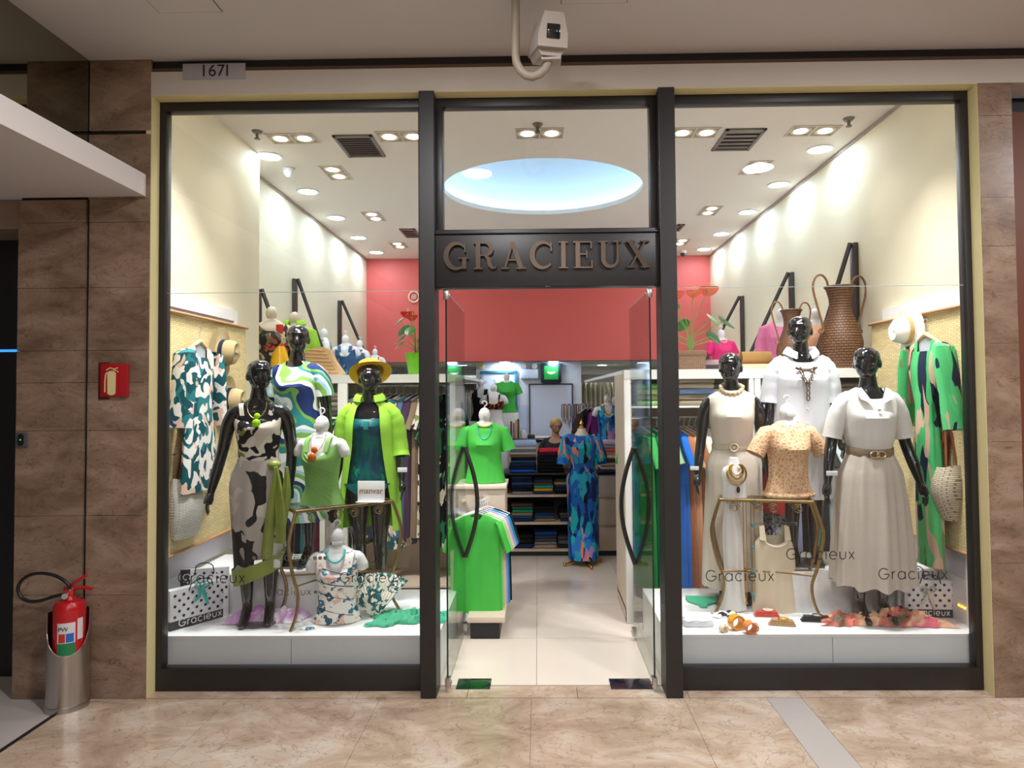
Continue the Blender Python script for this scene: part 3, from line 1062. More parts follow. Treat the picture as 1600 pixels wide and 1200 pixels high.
def hand(mb, w, d, s, thumbdir=-1):
    d = Vector(d).normalized()
    w = Vector(w)
    yv = Vector((0, 1, 0)) - d * d.y
    yv.normalize()
    xv = d.cross(yv) * s
    pc = w + d * .045
    mb.tube([w - d * .01, w + d * .02, w + d * .05, w + d * .085], [.021, .026, .031, .028], 12, flat=1)
    for i, (o, L) in enumerate(((-.026, .066), (-.0088, .076), (.0088, .072), (.026, .056))):
        b = w + d * .078 + yv * o
        c = xv * -1
        mb.tube([b, b + d * L * .45 + c * .004, b + d * L * .8 + c * .014, b + d * L + c * .022], [.0092, .0088, .008, .006], 8)
    b = w + d * .025 + yv * thumbdir * .024
    mb.tube([b, b + d * .03 + yv * thumbdir * .018, b + d * .062 + yv * thumbdir * .022], [.0125, .011, .007], 8)


def head_mb(turn=0.0, nod=0.0, human=False):
    g = MB()
    rows = [(1.563, .022, .045, .02), (1.575, .036, .068, .03), (1.595, .05, .080, .045), (1.62, .059, .084, .062), (1.65, .066, .083, .08), (1.68, .070, .084, .09),
            (1.705, .069, .08, .09), (1.727, .060, .066, .08), (1.745, .043, .045, .058), (1.755, .02, .02, .03)]
    rings = []
    for z, a, f, b in rows:
        rings.append([(a * math.cos(2 * PI * t / 28), (-f if math.sin(2 * PI * t / 28) > 0 else -b) * math.sin(2 * PI * t / 28) + .004, z) for t in range(28)])
    g.loft(rings)
    g.tube([(0, -.078, 1.672), (0, -.091, 1.645), (0, -.098, 1.630), (0, -.083, 1.622)], [.007, .0095, .0125, .008], 8)
    g.ball((0, -.070, 1.69), .03, 12, 7, (1.5, .45, .35))
    g.ball((0, -.077, 1.597), .016, 10, 6, (1.4, .5, .45))
    for s in (-1, 1):
        g.ball((s * .069, .012, 1.648), .03, 10, 7, (.28, .6, 1.0))
        g.ball((s * .035, -.066, 1.635), .018, 10, 7, (1, .5, .8))
    Mh = Matrix.Translation((0, .01, 1.555)) @ Matrix.Rotation(turn, 4, 'Z') @ Matrix.Rotation(nod, 4, 'X') @ Matrix.Diagonal((1.14, 1.14, 1.05, 1)) @ Matrix.Translation((0, -.01, -1.56))
    return g.xf(Mh)


def remesh(mb, vox=0.006, smooth=4, name='body'):
    me = mb.mesh(name, False)
    o = bpy.data.objects.new('tmp', me)
    col.objects.link(o)
    m = o.modifiers.new('r', 'REMESH')
    m.mode = 'VOXEL'
    m.voxel_size = vox
    m2 = o.modifiers.new('s', 'SMOOTH')
    m2.factor = 0.5
    m2.iterations = smooth
    dg = bpy.context.evaluated_depsgraph_get()
    out = bpy.data.meshes.new_from_object(o.evaluated_get(dg))
    bpy.data.objects.remove(o)
    bpy.data.meshes.remove(me)
    out.name = name
    out.shade_smooth()
    return out


def torso_mb(z0=.78, z1=1.60, arms=True):
    rows = [r for r in TORSO if z0 - 1e-6 <= r[0] <= z1]
    if z0 > rows[0][0] or rows[0][0] > z0:
        rows = [(z0, *tz(z0, False))] + rows
    rings = []
    for z, a, f, b in rows:
        rings.append([(a * math.cos(2 * PI * t / 36), (-f if math.sin(2 * PI * t / 36) > 0 else -b) * math.sin(2 * PI * t / 36), z) for t in range(36)])
    g = MB().loft(rings)
    for s in (-1, 1):
        g.ball((s * .064, -.072, 1.302), .053, 18, 11)
        g.ball((s * .142, .0, 1.405), .052, 14, 9)
    return g


def body_mb(armL, armR, turn=0.0, nod=0.0, legs=True, stance=0.0):
    g = torso_mb()
    g.add(*(lambda h: (h.v, h.f))(head_mb(turn, nod)))
    for s, arm in ((-1, armL), (1, armR)):
        if arm is None:
            continue
        pts, rr = resample([(s * x, y, z) for x, y, z in arm], ARM_R, 5)
        g.tube(pts, rr, 14)
        hand(g, pts[-1], pts[-1] - pts[-4], s)
    if legs:
        for s in (-1, 1):
            fw = -stance if s > 0 else stance
            pts, rr = resample([(s * .088, 0, .87), (s * .088, -.012 + fw * .3, .72), (s * .078, -.012 + fw * .6, .47), (s * .078, .018 + fw * .8, .34), (s * .072, .03 + fw, .13), (s * .073, .012 + fw, .075), (s * .076, -.05 + fw, .036)], [.092, .082, .053, .053, .032, .036, .034], 5)
            g.tube(pts, rr, 16)
            g.tube([(s * .072, .045 + fw, .10), (s * .073, .03 + fw, .085), (s * .075, -.03 + fw, .05), (s * .078, -.085 + fw, .026), (s * .08, -.14 + fw, .018)], [.028, .034, .034, .034, .02], 12, flat=.8)
    return g


def base_plate(t, r=.135, pole=True):
    part('base_plate', MB().lathe([(0, 0.0), (r, 0.0), (r, .008), (r - .01, .012), (0, .012)], 36), M['base_grey'], t)
    if pole:
        part('support_pole', MB().tube([(.078, .085, .01), (.078, .085, .30), (.085, .03, .33)], .008, 8).tube([(.078, .085, .01), (.078, .085, .05)], .018, 10), M['base_grey'], t)


M['base_grey'] = mat('smoky base', srgb('5f5a58'), 0.25)
BODY = {}


def body(key, *a, **k):
    if key not in BODY:
        BODY[key] = remesh(body_mb(*a, **k), 0.0058, 3, 'mannequin_body')
    return BODY[key]


def mannequin(label, loc, rz, sc, key, armL, armR, **k):
    t = thing('mannequin', label, 'mannequin', loc, rz, 'black window mannequins', sc)
    link('body', body(key, armL, armR, **k), M['gloss_black'], t)
    base_plate(t)
    return t


def sleeve(mb, arm, s, u1, r0=.062, r1=.062, fold=.03, n=14):
    r0, r1 = r0 * .90, r1 * .92
    pts, rr = resample([(s * x, y, z) for x, y, z in arm], ARM_R, 6)
    m = max(3, int(len(pts) * u1))
    P, Q = pts[:m], []
    P = [pts[0] + Vector((-s * .035, 0, .018))] + P
    Q = [r0 + (r1 - r0) * i / (len(P) - 1) for i in range(len(P))]
    Q = [q * (1 + fold * math.sin(i * 2.1)) for i, q in enumerate(Q)]
    return mb.tube(P, Q, 20, cap=False)


def strap(mb, x, z0, zb, w=.018, s=1):
    """shoulder strap from front to back over the shoulder"""
    F, B = tz(z0), tz(zb)
    xx = x * .9
    yf = -F[1] * math.sqrt(max(0.05, 1 - (xx / F[0]) ** 2)) - .012
    yb = B[2] * math.sqrt(max(0.05, 1 - (xx / B[0]) ** 2)) + .010
    zt = 1.50 - abs(x) * .42
    pts, r = resample([(s * xx, yf, z0), (s * x, -.075, (z0 + zt) / 2 + .035), (s * x, -.01, zt), (s * x, .05, zt - .025), (s * xx, yb, zb)], [w] * 5, 5)
    rings = []
    for i, p in enumerate(pts):
        rings.append([p + Vector((-w, 0, 0)), p + Vector((w, 0, 0)), p + Vector((w, -.003, .004)), p + Vector((-w, -.003, .004))])
    return mb.loft(rings)


def necklace(name, t, zc, drop, width, rad, m, count=0, zoff=0.0, chain=0.002, front=-.06, label=None, smallpend=None):
    """loop round the neck; count > 0 makes separate beads"""
    def pt(a):
        x = width * math.sin(a)
        u = (1 + math.cos(a)) / 2          # 1 at front bottom
        z = zc - drop * u ** 1.5
        y = .05 + (front - .05) * u
        F = tz(z)
        yf = -F[1] * math.sqrt(max(0.05, 1 - min(1, abs(x) / F[0]) ** 2)) - rad - .012
        if u > .35:
            y = min(y, yf)
        return Vector((x, y, z + zoff))
    if count:
        if chain:
            o = part(name, MB().tube([pt(2 * PI * i / 48) for i in range(48)], chain, 6, closed=True), m, t, label=label)
        bm = MB().ball((0, 0, 0), rad, 10, 7).mesh('bead')
        for i in range(count):
            b = link('bead', bm, m, o)
            b.location = pt(2 * PI * (i + .5) / count)
    else:
        o = part(name, MB().tube([pt(2 * PI * i / 64) for i in range(64)], rad, 8, closed=True), m, t, label=label)
    return o, pt


def hat_mb(brim=.175, crown_r=.088, crown_h=.11, seg=40, sx=1.0, wav=.012, pinch=True):
    g = MB()
    rings = []
    prof = [(brim, 0), (brim * .8, .002), (crown_r * 1.12, .004), (crown_r, .015), (crown_r * .97, crown_h * .5), (crown_r * .88, crown_h * .85), (crown_r * .7, crown_h), (crown_r * .35, crown_h * .97), (.002, crown_h * .93)]
    for i, (r, z) in enumerate(prof):
        ring_ = []
        for t in range(seg):
            th = 2 * PI * t / seg
            dz = wav * math.cos(2 * th) * (r / brim) if r > crown_r else 0
            if pinch and i >= 5:
                dz -= .018 * max(0, math.cos(th)) ** 2 * (1 if i == 6 else .5) + .012 * (1 - abs(math.sin(th))) * (1 if i > 6 else 0)
            sq = 1 - (.12 * max(0, -math.sin(th) * 0 + abs(math.sin(th))) if pinch and i >= 5 else 0)
            ring_.append((r * math.cos(th) * 1.08, r * math.sin(th) * sq * sx, z + dz))
        rings.append(ring_)
    return g.loft(rings, False, True)


def hat_band(crown_r=.088, z0=.012, h=.028):
    return MB().loft([[((crown_r + .003 - .002 * q) * 1.08 * math.cos(2 * PI * t / 40), (crown_r + .003 - .002 * q) * math.sin(2 * PI * t / 40), z0 + h * q) for t in range(40)] for q in (0, 1)], False, False)


FORM = None


def bust_form(name, label, loc, rz=0.0, sc=1.0, m=None, hook=True, group='white torso forms with hanging hooks', head=True):
    """white half torso on which tops are shown; local z 0 is its lower rim"""
    global FORM
    if FORM is None:
        g = torso_mb(.95, 1.53)
        for s in (-1, 1):
            g.tube([(s * .12, .0, 1.42), (s * .155, .0, 1.40), (s * .183, .0, 1.35), (s * .195, .0, 1.315)], [.04, .048, .045, .034], 14)
        g.ball((0, .0, 1.56), .055, 18, 11, (1, 1, 1.3))
        FORM = remesh(g.xf(Matrix.Translation((0, 0, -.95))), 0.007, 6, 'torso')
    t = thing(name, label, 'torso form', loc, rz, group, sc)
    link('torso', FORM, m or M['white_form'], t)
    if hook:
        part('hook', MB().tube([(0, 0, .655), (0, 0, .69)] + [(.02 + .02 * math.cos(R(a)) - .02, 0, .70 + .022 * math.sin(R(a)) + .008) for a in range(0, 1, 2)] + [(.022 * math.cos(R(a)) - .0 - .022 + .022, 0, .715 + .022 * math.sin(R(a))) for a in range(-60, 200, 26)], .006, 8), m or M['white_form'], t)
    return t


def down(mb, z=-.95):
    return mb.xf(Matrix.Translation((0, 0, z)))


def tag_card(t, p, w=.05, h=.022, rz=0.0, name='price_tag'):
    return part(name, MB().bbox(-w / 2, w / 2, -.001, .001, -h / 2, h / 2, .0006).xf(Matrix.Translation(p) @ Matrix.Rotation(rz, 4, 'Z')), M['white'], t)


def tee(t, m, z_hem=1.0, e=.016, dip=.03, sl=True, name='tee', k=9, hemfold=.02, fl=0.0, slen=.16, zshift=-.95, srad=.058, sout=.06):
    rows = [(1.495, .072, .06, .06, 0, dip, 3), (1.472, .115, .068, .066, 0, dip * .6, 3), (1.44, .165, .08, .08, 0, dip * .2, 3), (1.38, .17, .10, .095, 0, 0, 3), (1.30, .15, .13, .1, .004, 0, 3),
            (1.20, .142 + fl * .3, .115, .1, .01, 0, 3), (1.10, .142 + fl * .6, .11, .1, hemfold * .6, 0, 3), (z_hem, .165 + fl, .115, .115, hemfold, 0, 3)]
    g = cloth(rows, e, 72, k)
    if sl:
        for s in (-1, 1):
            g.tube([(s * .125, 0, 1.425), (s * .16, 0, 1.415), (s * (.16 + sout * .5), 0, 1.41 - slen * .45), (s * (.16 + sout), -.005, 1.41 - slen)], [.045, srad, srad * 1.06, srad * 1.12], 20, cap=False)
    o = part(name, down(g, zshift), m, t)
    return o


# ---------------------------------------------------------------- hung clothes
HG = {}


def hanger(t, m, w=.20, hook_h=.11, name='hanger', z=0.0, thick=.008):
    g = MB()
    g.tube([(-w, 0, z - .055), (-w * .55, 0, z - .02), (-.02, 0, z + .012), (0, 0, z + .02), (.02, 0, z + .012), (w * .55, 0, z - .02), (w, 0, z - .055)], [thick * .8, thick, thick * 1.3, thick * 1.4, thick * 1.3, thick, thick * .8], 8)
    o = part(name, g, m, t)
    pts = [(0, 0, z + .015), (0, 0, z + hook_h - .05)] + [(.02 * math.cos(R(a)) , 0, z + hook_h - .025 + .02 * math.sin(R(a))) for a in (-90, -40, 10, 60, 110, 160, 200)]
    part('hanger_hook', MB().tube(pts, .0025, 6), M['chrome'], o)
    return o


def hung_mb(w=.2, L=.6, d=.045, flare=.03, fold=.05, k=7, sleeve_len=.2, sleeve_ang=25, sleeve_w=.08, vneck=.1, seed=0, waist=None, n=56, hemvar=0.0, low=1.0, neckw=.055):
    """garment on a hanger, top of the shoulders near z 0, faces -y"""
    rows = [(0.0, neckw, .03, .03, 0, vneck, 3), (-.015, max(w * .55, neckw + .02), .03, .03, 0, vneck * .6, 3), (-.045, w * .92, .033, .033, 0, vneck * .2, 3), (-.09, w, .038, .038, 0, 0, 3), (-.20, w * .97, d, d, fold * .3, 0, 3)]
    if waist:
        rows += [(-waist, w * .82 * low, d, d, fold * .6, 0, 3)]
    rows += [(-L * .6 if L * .6 > .22 else -.25, (w * .97 + flare * .5) * low, d, d, fold, 0, 3), (-L, (w + flare) * low, d, d, fold * 1.3, hemvar, 2)]
    rows.sort(key=lambda r: -r[0])
    g = cloth(rows, 0, n, k, seed, hug=False, sub=3)
    if sleeve_len:
        for s in (-1, 1):
            a = R(sleeve_ang)
            dx, dz = math.sin(a) * s, -math.cos(a)
            P = [Vector((s * w * .80, 0, -.055)), Vector((s * w * .93, 0, -.075))]
            for i in range(1, 6):
                u = i / 5
                P.append(Vector((s * w * .95 + dx * sleeve_len * u, -.005 * math.sin(3 * u + seed), -.085 + dz * sleeve_len * u)))
            rr = [sleeve_w * .7, sleeve_w * .95] + [sleeve_w * (1 + .04 * math.sin(i * 1.7 + seed)) for i in range(5)]
            g.tube(P, rr, 16, cap=False, flat=.42)
    return g


def rack_item(name, label, cat, m, loc, rz, key, group, hm=None, hw=.18, sc=1.0, **k):
    t = thing(name, label, cat, loc, rz, group, sc)
    if key not in HG:
        HG[key] = hung_mb(**k).mesh('cloth')
    link('cloth', HG[key], m, t)
    if ('h', hw) not in HG:
        g = MB().tube([(-hw, 0, -.05), (-hw * .55, 0, -.02), (0, 0, .014), (hw * .55, 0, -.02), (hw, 0, -.05)], .006, 6)
        g.tube([(0, 0, .01), (0, 0, .05)] + [(.018 * math.cos(R(a)), 0, .07 + .018 * math.sin(R(a))) for a in (-90, -30, 30, 90, 150, 190)], .003, 6)
        HG[('h', hw)] = g.mesh('hanger')
    link('hanger', HG[('h', hw)], hm or M['chrome'], t)
    return t


fold_me = None


def folded(label, m, loc, w, d, h, rz=0.0, group=None, cat='folded garment', name='folded_garment'):
    """one folded garment: rounded fold to the front"""
    global fold_me
    if fold_me is None:
        prof = [(-.5, .0), (-.5, .28), (-.47, .47), (-.4, .5), (.4, .5), (.47, .46), (.5, .25), (.5, .0), (.5, -.25), (.47, -.46), (.4, -.5), (-.4, -.5), (-.47, -.47), (-.5, -.28)]
        rings = []
        for x, s in ((-.5, .8), (-.47, .97), (-.2, 1.0), (.1, 1.03), (.3, .99), (.47, .97), (.5, .8)):
            rings.append([(x + .012 * math.sin(7 * y), y * (1 if s > .9 else .97), .5 + z * s * (1 + .06 * math.sin(5 * x + 2 * y))) for y, z in prof])
        g = MB().loft(rings)
        fold_me = g.mesh('folded')
    o = link(name, fold_me, m)
    o.location = loc
    o.rotation_euler = (0, 0, rz)
    o.scale = (w, d, h)
    return tag(o, label, cat, group)


CARD = ['lowest', 'second', 'third', 'fourth', 'fifth', 'sixth', 'seventh', 'eighth', 'ninth', 'tenth', 'eleventh', 'twelfth']
COLS = {}


def colour(h, rough=.85):
    if h not in COLS:
        COLS[h] = mat('cloth ' + h, srgb(h), rough, spec=.2, noise=.12, nscale=25)
    return COLS[h]


NAMES = {}


def stack(where, items, base, w, d, hs, rz=0.0, group='folded clothes'):
    """items bottom to top: (colour name, hex or material)"""
    z = base[2]
    rnd = random.Random(where)
    nn = len(items)
    for i, (cn, cm) in enumerate(items):
        h = hs if not isinstance(hs, (list, tuple)) else hs[i]
        pos = 'at the top' if i == nn - 1 else ('at the bottom' if i == 0 else CARD[i] + ' from the bottom')
        folded('%s folded garment, %s of %s' % (cn, pos, where), colour(cm) if isinstance(cm, str) else cm, (base[0] + rnd.uniform(-.006, .006), base[1] + rnd.uniform(-.008, .008), z), w * rnd.uniform(.95, 1.02), d, h, rz + rnd.uniform(-.04, .04), group)
        z += h
    return z


def heap(w, d, h, seed, nx=46, ny=26, freq=6.0, ridge=1.0, edge=.22):
    """crumpled cloth lying on a surface"""
    vs, fs = [], []
    for j in range(ny + 1):
        for i in range(nx + 1):
            u, v = i / nx * 2 - 1, j / ny * 2 - 1
            n1 = mnoise.noise(Vector((u * 2 + seed, v * 2, seed * 1.7)))
            n2 = mnoise.noise(Vector((u * w * freq * 2 + seed * 3, v * d * freq * 3, 4.2)))
            n3 = mnoise.noise(Vector((u * w * freq * 5 + seed, v * d * freq * 5, 9.1)))
            wob = 1 + edge * mnoise.noise(Vector((u * 1.5, v * 1.5, seed + 8)))
            x = u * w / 2 * wob + .02 * n3
            y = v * d / 2 * (1 + edge * 1.6 * mnoise.noise(Vector((u * 2.3, seed, 3)))) + .02 * n2
            fall = max(0.0, 1 - max(abs(u), abs(v)) ** 3)
            z = .003 + h * fall * max(0.0, .35 + .5 * n1 + ridge * .45 * abs(n2) + .18 * n3)
            vs.append((x, y, z))
    for j in range(ny):
        for i in range(nx):
            a = j * (nx + 1) + i
            fs.append((a, a + 1, a + nx + 2, a + nx + 1))
    return MB().add(vs, fs)


# thin round sans lettering for the shop's own name on glass and bags
def gracieux_strokes():
    def o(cx, a0=0, a1=360, n=22):
        return arc(cx, .36, .33, .36, a0, a1, n)
    L, x = [], 0.0
    out = []
    def put(strokes, adv):
        nonlocal x
        out.append([[(px + x, pz) for px, pz in s] for s in strokes])
        x += adv + .24
    put([arc(.5, .5, .47, .5, 42, 350, 26) + [(.96, .46), (.55, .46)]], .98)
    put([[(.06, 0), (.06, .7)], [(.06, .48), (.14, .64), (.26, .7), (.34, .68)]], .34)
    put([o(.36), [(.69, 0), (.69, .72)]], .74)
    put([o(.36, 42, 318)], .66)
    put([[(.06, 0), (.06, .7)], arc(.06, .93, .035, .035, 0, 360, 8)], .12)
    put([[(.04, .36), (.68, .36)] + o(.36, 0, 315)[1:]], .70)
    put([[(.06, .7), (.06, .28)] + arc(.33, .28, .27, .28, 180, 360, 12) + [(.60, .7)]], .66)
    put([[(.02, 0), (.5, .7)], [(.02, .7), (.5, 0)]], .52)
    return out, x - .24


def gracieux(name, parent, x0, z0, width, capw=None, thick=.0012, m=None, y=0.0, dots=None, wt=.085, vert=False):
    """letters of the shop name on the x,z plane of the parent"""
    S, tot = gracieux_strokes()
    sc = width / tot
    for strokes in S:
        g = MB()
        for q, s in enumerate(strokes):
            g.ribbon([(x0 + (pz if vert else px) * sc, z0 + (-px if vert else pz) * sc) for px, pz in s], wt * sc, y - thick - q * .0002, y)
        part(name, g, m or M['black'], parent, False)


def tbl(mlt, lab):
    return mlt
# ================================================================ window platforms
ZP, ZS = 0.31, 0.584
YT0, YT1 = 0.45, 1.02
def platform(label, x0, x1, seam, tx0, tx1):
    t = thing('display_platform', label, 'platform', (0, 0, 0), 0, 'white window platforms')
    part('platform_top', MB().box(x0, x1, 0.048, YT1, ZP - .02, ZP), M['white'], t, False)
    part('front_panel', MB().box(x0, seam - .002, 0.05, 0.07, 0.004, ZP - .021), M['panel_grey'], t, False)
    part('front_panel', MB().box(seam + .002, x1, 0.05, 0.07, 0.004, ZP - .021), M['panel_grey'], t, False)
    part('side_panel', MB().box(x0, x0 + .02, 0.07, YT1, 0.004, ZP - .021) if x0 > 0 else MB().box(x1 - .02, x1, 0.07, YT1, 0.004, ZP - .021), M['white'], t, False)
    part('back_panel', MB().box(x0, x1, YT1 - .02, YT1, 0.004, ZP - .021), M['white'], t, False)
    solo('display_step', MB().bbox(tx0, tx1, YT0, YT1, ZP + .0005, ZS, .003), M['white'], label.replace('stepped display platform', 'raised step at the back of the platform'), 'platform', group='white raised steps')
    return t


M['panel_grey'] = mat('pale grey laminate', srgb('e2e7eb'), 0.35)
plL = platform('white stepped display platform in the left window', XLN + .003, at(687, 1000, .1).x, at(455, 1010, .05).x, XLN + .034, at(512, 900, YT0).x)
plR = platform('white stepped display platform in the right window', at(1040, 1000, .1).x, XR - .003, at(1301, 1010, .05).x, at(1218, 900, YT0).x, XR - .034)

# ---- white wall frames, straw mats
def wall_frame(side, label, py0, py1, ztop, strip):
    s = 1 if side == 'left' else -1
    X = XLN if side == 'left' else XR
    t = thing('panel_frame', label, 'frame', (X, 0, 0), 0)
    bw = .085
    bx = lambda y0, y1, z0, z1, d=.03: MB().box(0.001 if s > 0 else -d, d if s > 0 else -.001, y0, y1, z0, z1)
    part('frame_top', bx(py0, py1, ztop - bw, ztop), M['white'], t, False)
    part('frame_side', bx(py0, py0 + bw * .7, ZP, ztop - bw), M['white'], t, False)
    part('frame_side', bx(py1 - bw * .7, py1, ZS + .01, ztop - bw), M['white'], t, False)
    part('inner_panel', bx(py0 + bw * .7, py1 - bw * .7, ZS + .01, ztop - bw, .008), mat('lavender grey panel', srgb('cdc8d2'), .6), t, False)
    part('inner_panel', bx(py0 + bw * .7, YT0, ZP, ZS + .01, .008), M['white'], t, False)
    if strip:
        g = MB()
        xx = -.036
        y = py0 + bw
        for i in range(int((py1 - py0 - 2 * bw) / .022)):
            g.box(xx - .004, xx + .004, y + i * .022, y + i * .022 + .012, ztop - bw - .014, ztop - bw - .004)
        for i in range(5):
            g.box(xx - .004, xx + .004, py1 - bw - .004, py1 - bw + .006, ztop - bw - .03 - i * .022, ztop - bw - .018 - i * .022)
        for i in range(6):
            g.box(-.016, -.009, .11 + i * .03, .122 + i * .03, ZP + .10 , ZP + .112)
        part('led_strip', g, M['led_orange'], t, False, label='row of small orange lights')
    return t


pl, pl2 = atx(258, 470, XLN), atx(366, 480, XLN)
wall_frame('left', 'white frame on the left wall behind the straw mat', .12, pl2.y, atx(300, 469, XLN).z, False)
pr, pr2 = atx(1384, 470, XR), atx(1510, 470, XR)
wall_frame('right', 'white frame with a row of orange lights on the right wall', .10, pr.y, atx(1480, 461, XR).z, True)


def straw_mat(side, y0, y1, z0, z1, label):
    s = 1 if side == 'left' else -1
    X = (XLN + .045) if side == 'left' else (XR - .05)
    t = thing('straw_mat', label, 'mat', (X, y0, z0), 0, 'straw wall mats')
    g = MB()
    vs, fs = [], []
    nn = 24
    for i in range(nn + 1):
        for j in range(nn + 1):
            u, v = i / nn, j / nn
            vs.append((s * .004 * math.sin(5 * u + 3 * v) + s * .006 * math.sin(11 * v), u * (y1 - y0), v * (z1 - z0)))
    for i in range(nn):
        for j in range(nn):
            a = i * (nn + 1) + j
            fs.append((a, a + nn + 1, a + nn + 2, a + 1))
    part('matting', g.add(vs, fs), M['straw'], t)
    part('rod', MB().tube([(s * .006, -.02, z1 - z0), (s * .006, y1 - y0 + .02, z1 - z0)], .012, 8), M['bamboo'], t)
    part('rod', MB().tube([(s * .006, -.02, 0), (s * .006, y1 - y0 + .02, 0)], .011, 8), M['bamboo'], t)
    return t


a, b = atx(262, 485, XLN + .05), atx(385, 515, XLN + .05)
straw_mat('left', a.y, b.y, atx(260, 872, XLN + .05).z, a.z, 'woven straw mat hanging on the left wall behind the leaf print robe')
a, b = atx(1513, 476, XR - .05), atx(1361, 504, XR - .05)
straw_mat('right', a.y, b.y, atx(1518, 868, XR - .05).z, a.z, 'woven straw mat hanging on the right wall behind the green robe')

# ---- printed cloths
P = {}
P['leaf'] = fabric_print('teal leaf print', [(0, srgb('14565e')), (.36, srgb('f2ece6')), (.60, srgb('2f7d84')), (.72, srgb('e6c3ae')), (.84, srgb('f5f0ea')), (.94, srgb('1d4a66'))], 19, warp=.35, wscale=6, stretch=(1, 1, .7))
P['bw'] = fabric_print('black cream floral print', [(0, srgb('1d1a1b')), (.32, srgb('d8cdbf')), (.70, srgb('151315')), (.74, srgb('e5dcd0')), (.9, srgb('7d8d45'))], 15, warp=.4, wscale=5)
P['bwsatin'] = fabric_print('black silver satin print', [(0, srgb('1d1b1d')), (.20, srgb('b9afa8')), (.55, srgb('cfc6be')), (.84, srgb('201d1f')), (.92, srgb('a39a93'))], 9, warp=.5, wscale=4, rough=.35, stretch=(1, 1, .8))
P['olive'] = mat('olive satin', srgb('8c9a45'), .35, noise=.25, nscale=9)
P['geo'] = fabric_print('blue green ribbon print', [(0, srgb('20356f')), (.17, srgb('eef0ea')), (.34, srgb('7fae52')), (.52, srgb('a9ccd6')), (.66, srgb('eef0ea')), (.76, srgb('2f8a86')), (.86, srgb('7fae52')), (.95, srgb('20356f'))], 1.55, 'WAVE', warp=.8, wscale=2.4)
P['peacock'] = fabric_print('peacock print', [(.2, srgb('0a2a4a')), (.40, srgb('0f4f63')), (.52, srgb('0c6b5c')), (.6, srgb('13315e')), (.68, srgb('18a060')), (.76, srgb('0a2440'))], 7, 'NOISE', (2, 1, .7), .3, 5, .4, False)
P['lime'] = mat('lime green linen', srgb('97cf3a'), .8, noise=.06, nscale=30)
P['sage'] = mat('sage green jersey', srgb('7fb05c'), .7, noise=.06, nscale=12)
P['floral'] = fabric_print('pastel flower print', [(0, srgb('f4efe9')), (.40, srgb('eec4b6')), (.52, srgb('f4efe9')), (.66, srgb('3f7f9e')), (.76, srgb('f4efe9')), (.9, srgb('2f5f74'))], 22, warp=.2, wscale=14)
P['scarfteal'] = fabric_print('teal frond print', [(0, srgb('efe9dd')), (.42, srgb('1f5f64')), (.6, srgb('d9d5c4')), (.78, srgb('2d7d80'))], 26, warp=.25, wscale=14, stretch=(1, .5, 1))
P['green'] = mat('jade green cloth', srgb('3aa57f'), .7, noise=.08, nscale=12)
P['tee_green'] = mat('bright green jersey', srgb('3fb13f'), .75, noise=.06, nscale=8)
P['lilac'] = fabric_print('lilac white scarf print', [(.25, srgb('f4eef4')), (.55, srgb('d79ad8')), (.7, srgb('f6f1f6'))], 5, 'NOISE', const=False)
P['coral'] = fabric_print('coral brown scarf print', [(.3, srgb('6a5a44')), (.45, srgb('e3786a')), (.55, srgb('f0c9a0')), (.68, srgb('d9687a'))], 5, 'NOISE', const=False, rough=.6)
P['robe'] = fabric_print('green robe streak print', [(0, srgb('4cb56c')), (.28, srgb('c9a690')), (.45, srgb('1d2740')), (.55, srgb('57bf76')), (.72, srgb('6f8a5c')), (.84, srgb('d6b39d')), (.93, srgb('1b2236'))], 16, warp=.30, wscale=5, stretch=(1.2, 1.2, .28))
P['blue'] = fabric_print('blue swirl print', [(0, srgb('1a62b4')), (.22, srgb('2aa4c4')), (.36, srgb('16306e')), (.5, srgb('15131f')), (.58, srgb('2f7fd0')), (.72, srgb('b98cc0')), (.8, srgb('1fb0b8')), (.92, srgb('e58a78'))], 15, warp=.45, wscale=5, stretch=(1.2, 1.2, .45))
P['camo'] = fabric_print('black green jungle print', [(0, srgb('14181a')), (.38, srgb('2f7a56')), (.55, srgb('e4dcc4')), (.68, srgb('1a1d1e')), (.88, srgb('3c8a62'))], 14, warp=.35, wscale=8, stretch=(1, 1, .55))
P['cream'] = mat('cream crepe', srgb('d9cdbf'), .7, noise=.03, nscale=6)
P['white_cotton'] = mat('white cotton', srgb('dfe1e6'), .85)
P['white_knit'] = mat('white knit', srgb('e2dedb'), .8)
P['linen'] = mat('oatmeal linen', srgb('c6bbb0'), .9, noise=.06, nscale=60)
P['ecru'] = mat('ecru cotton', srgb('dccdb2'), .85)
P['white_sheer'] = mat('white gauze', srgb('e6e4e2'), .85, alpha=.92)
P['darkfloral'] = fabric_print('dark rust floral print', [(0, srgb('2a2a22')), (.4, srgb('6f6a50')), (.55, srgb('b9543c')), (.68, srgb('3a3a30')), (.82, srgb('c9b99a')), (.92, srgb('28241f'))], 18, warp=.3, wscale=8)


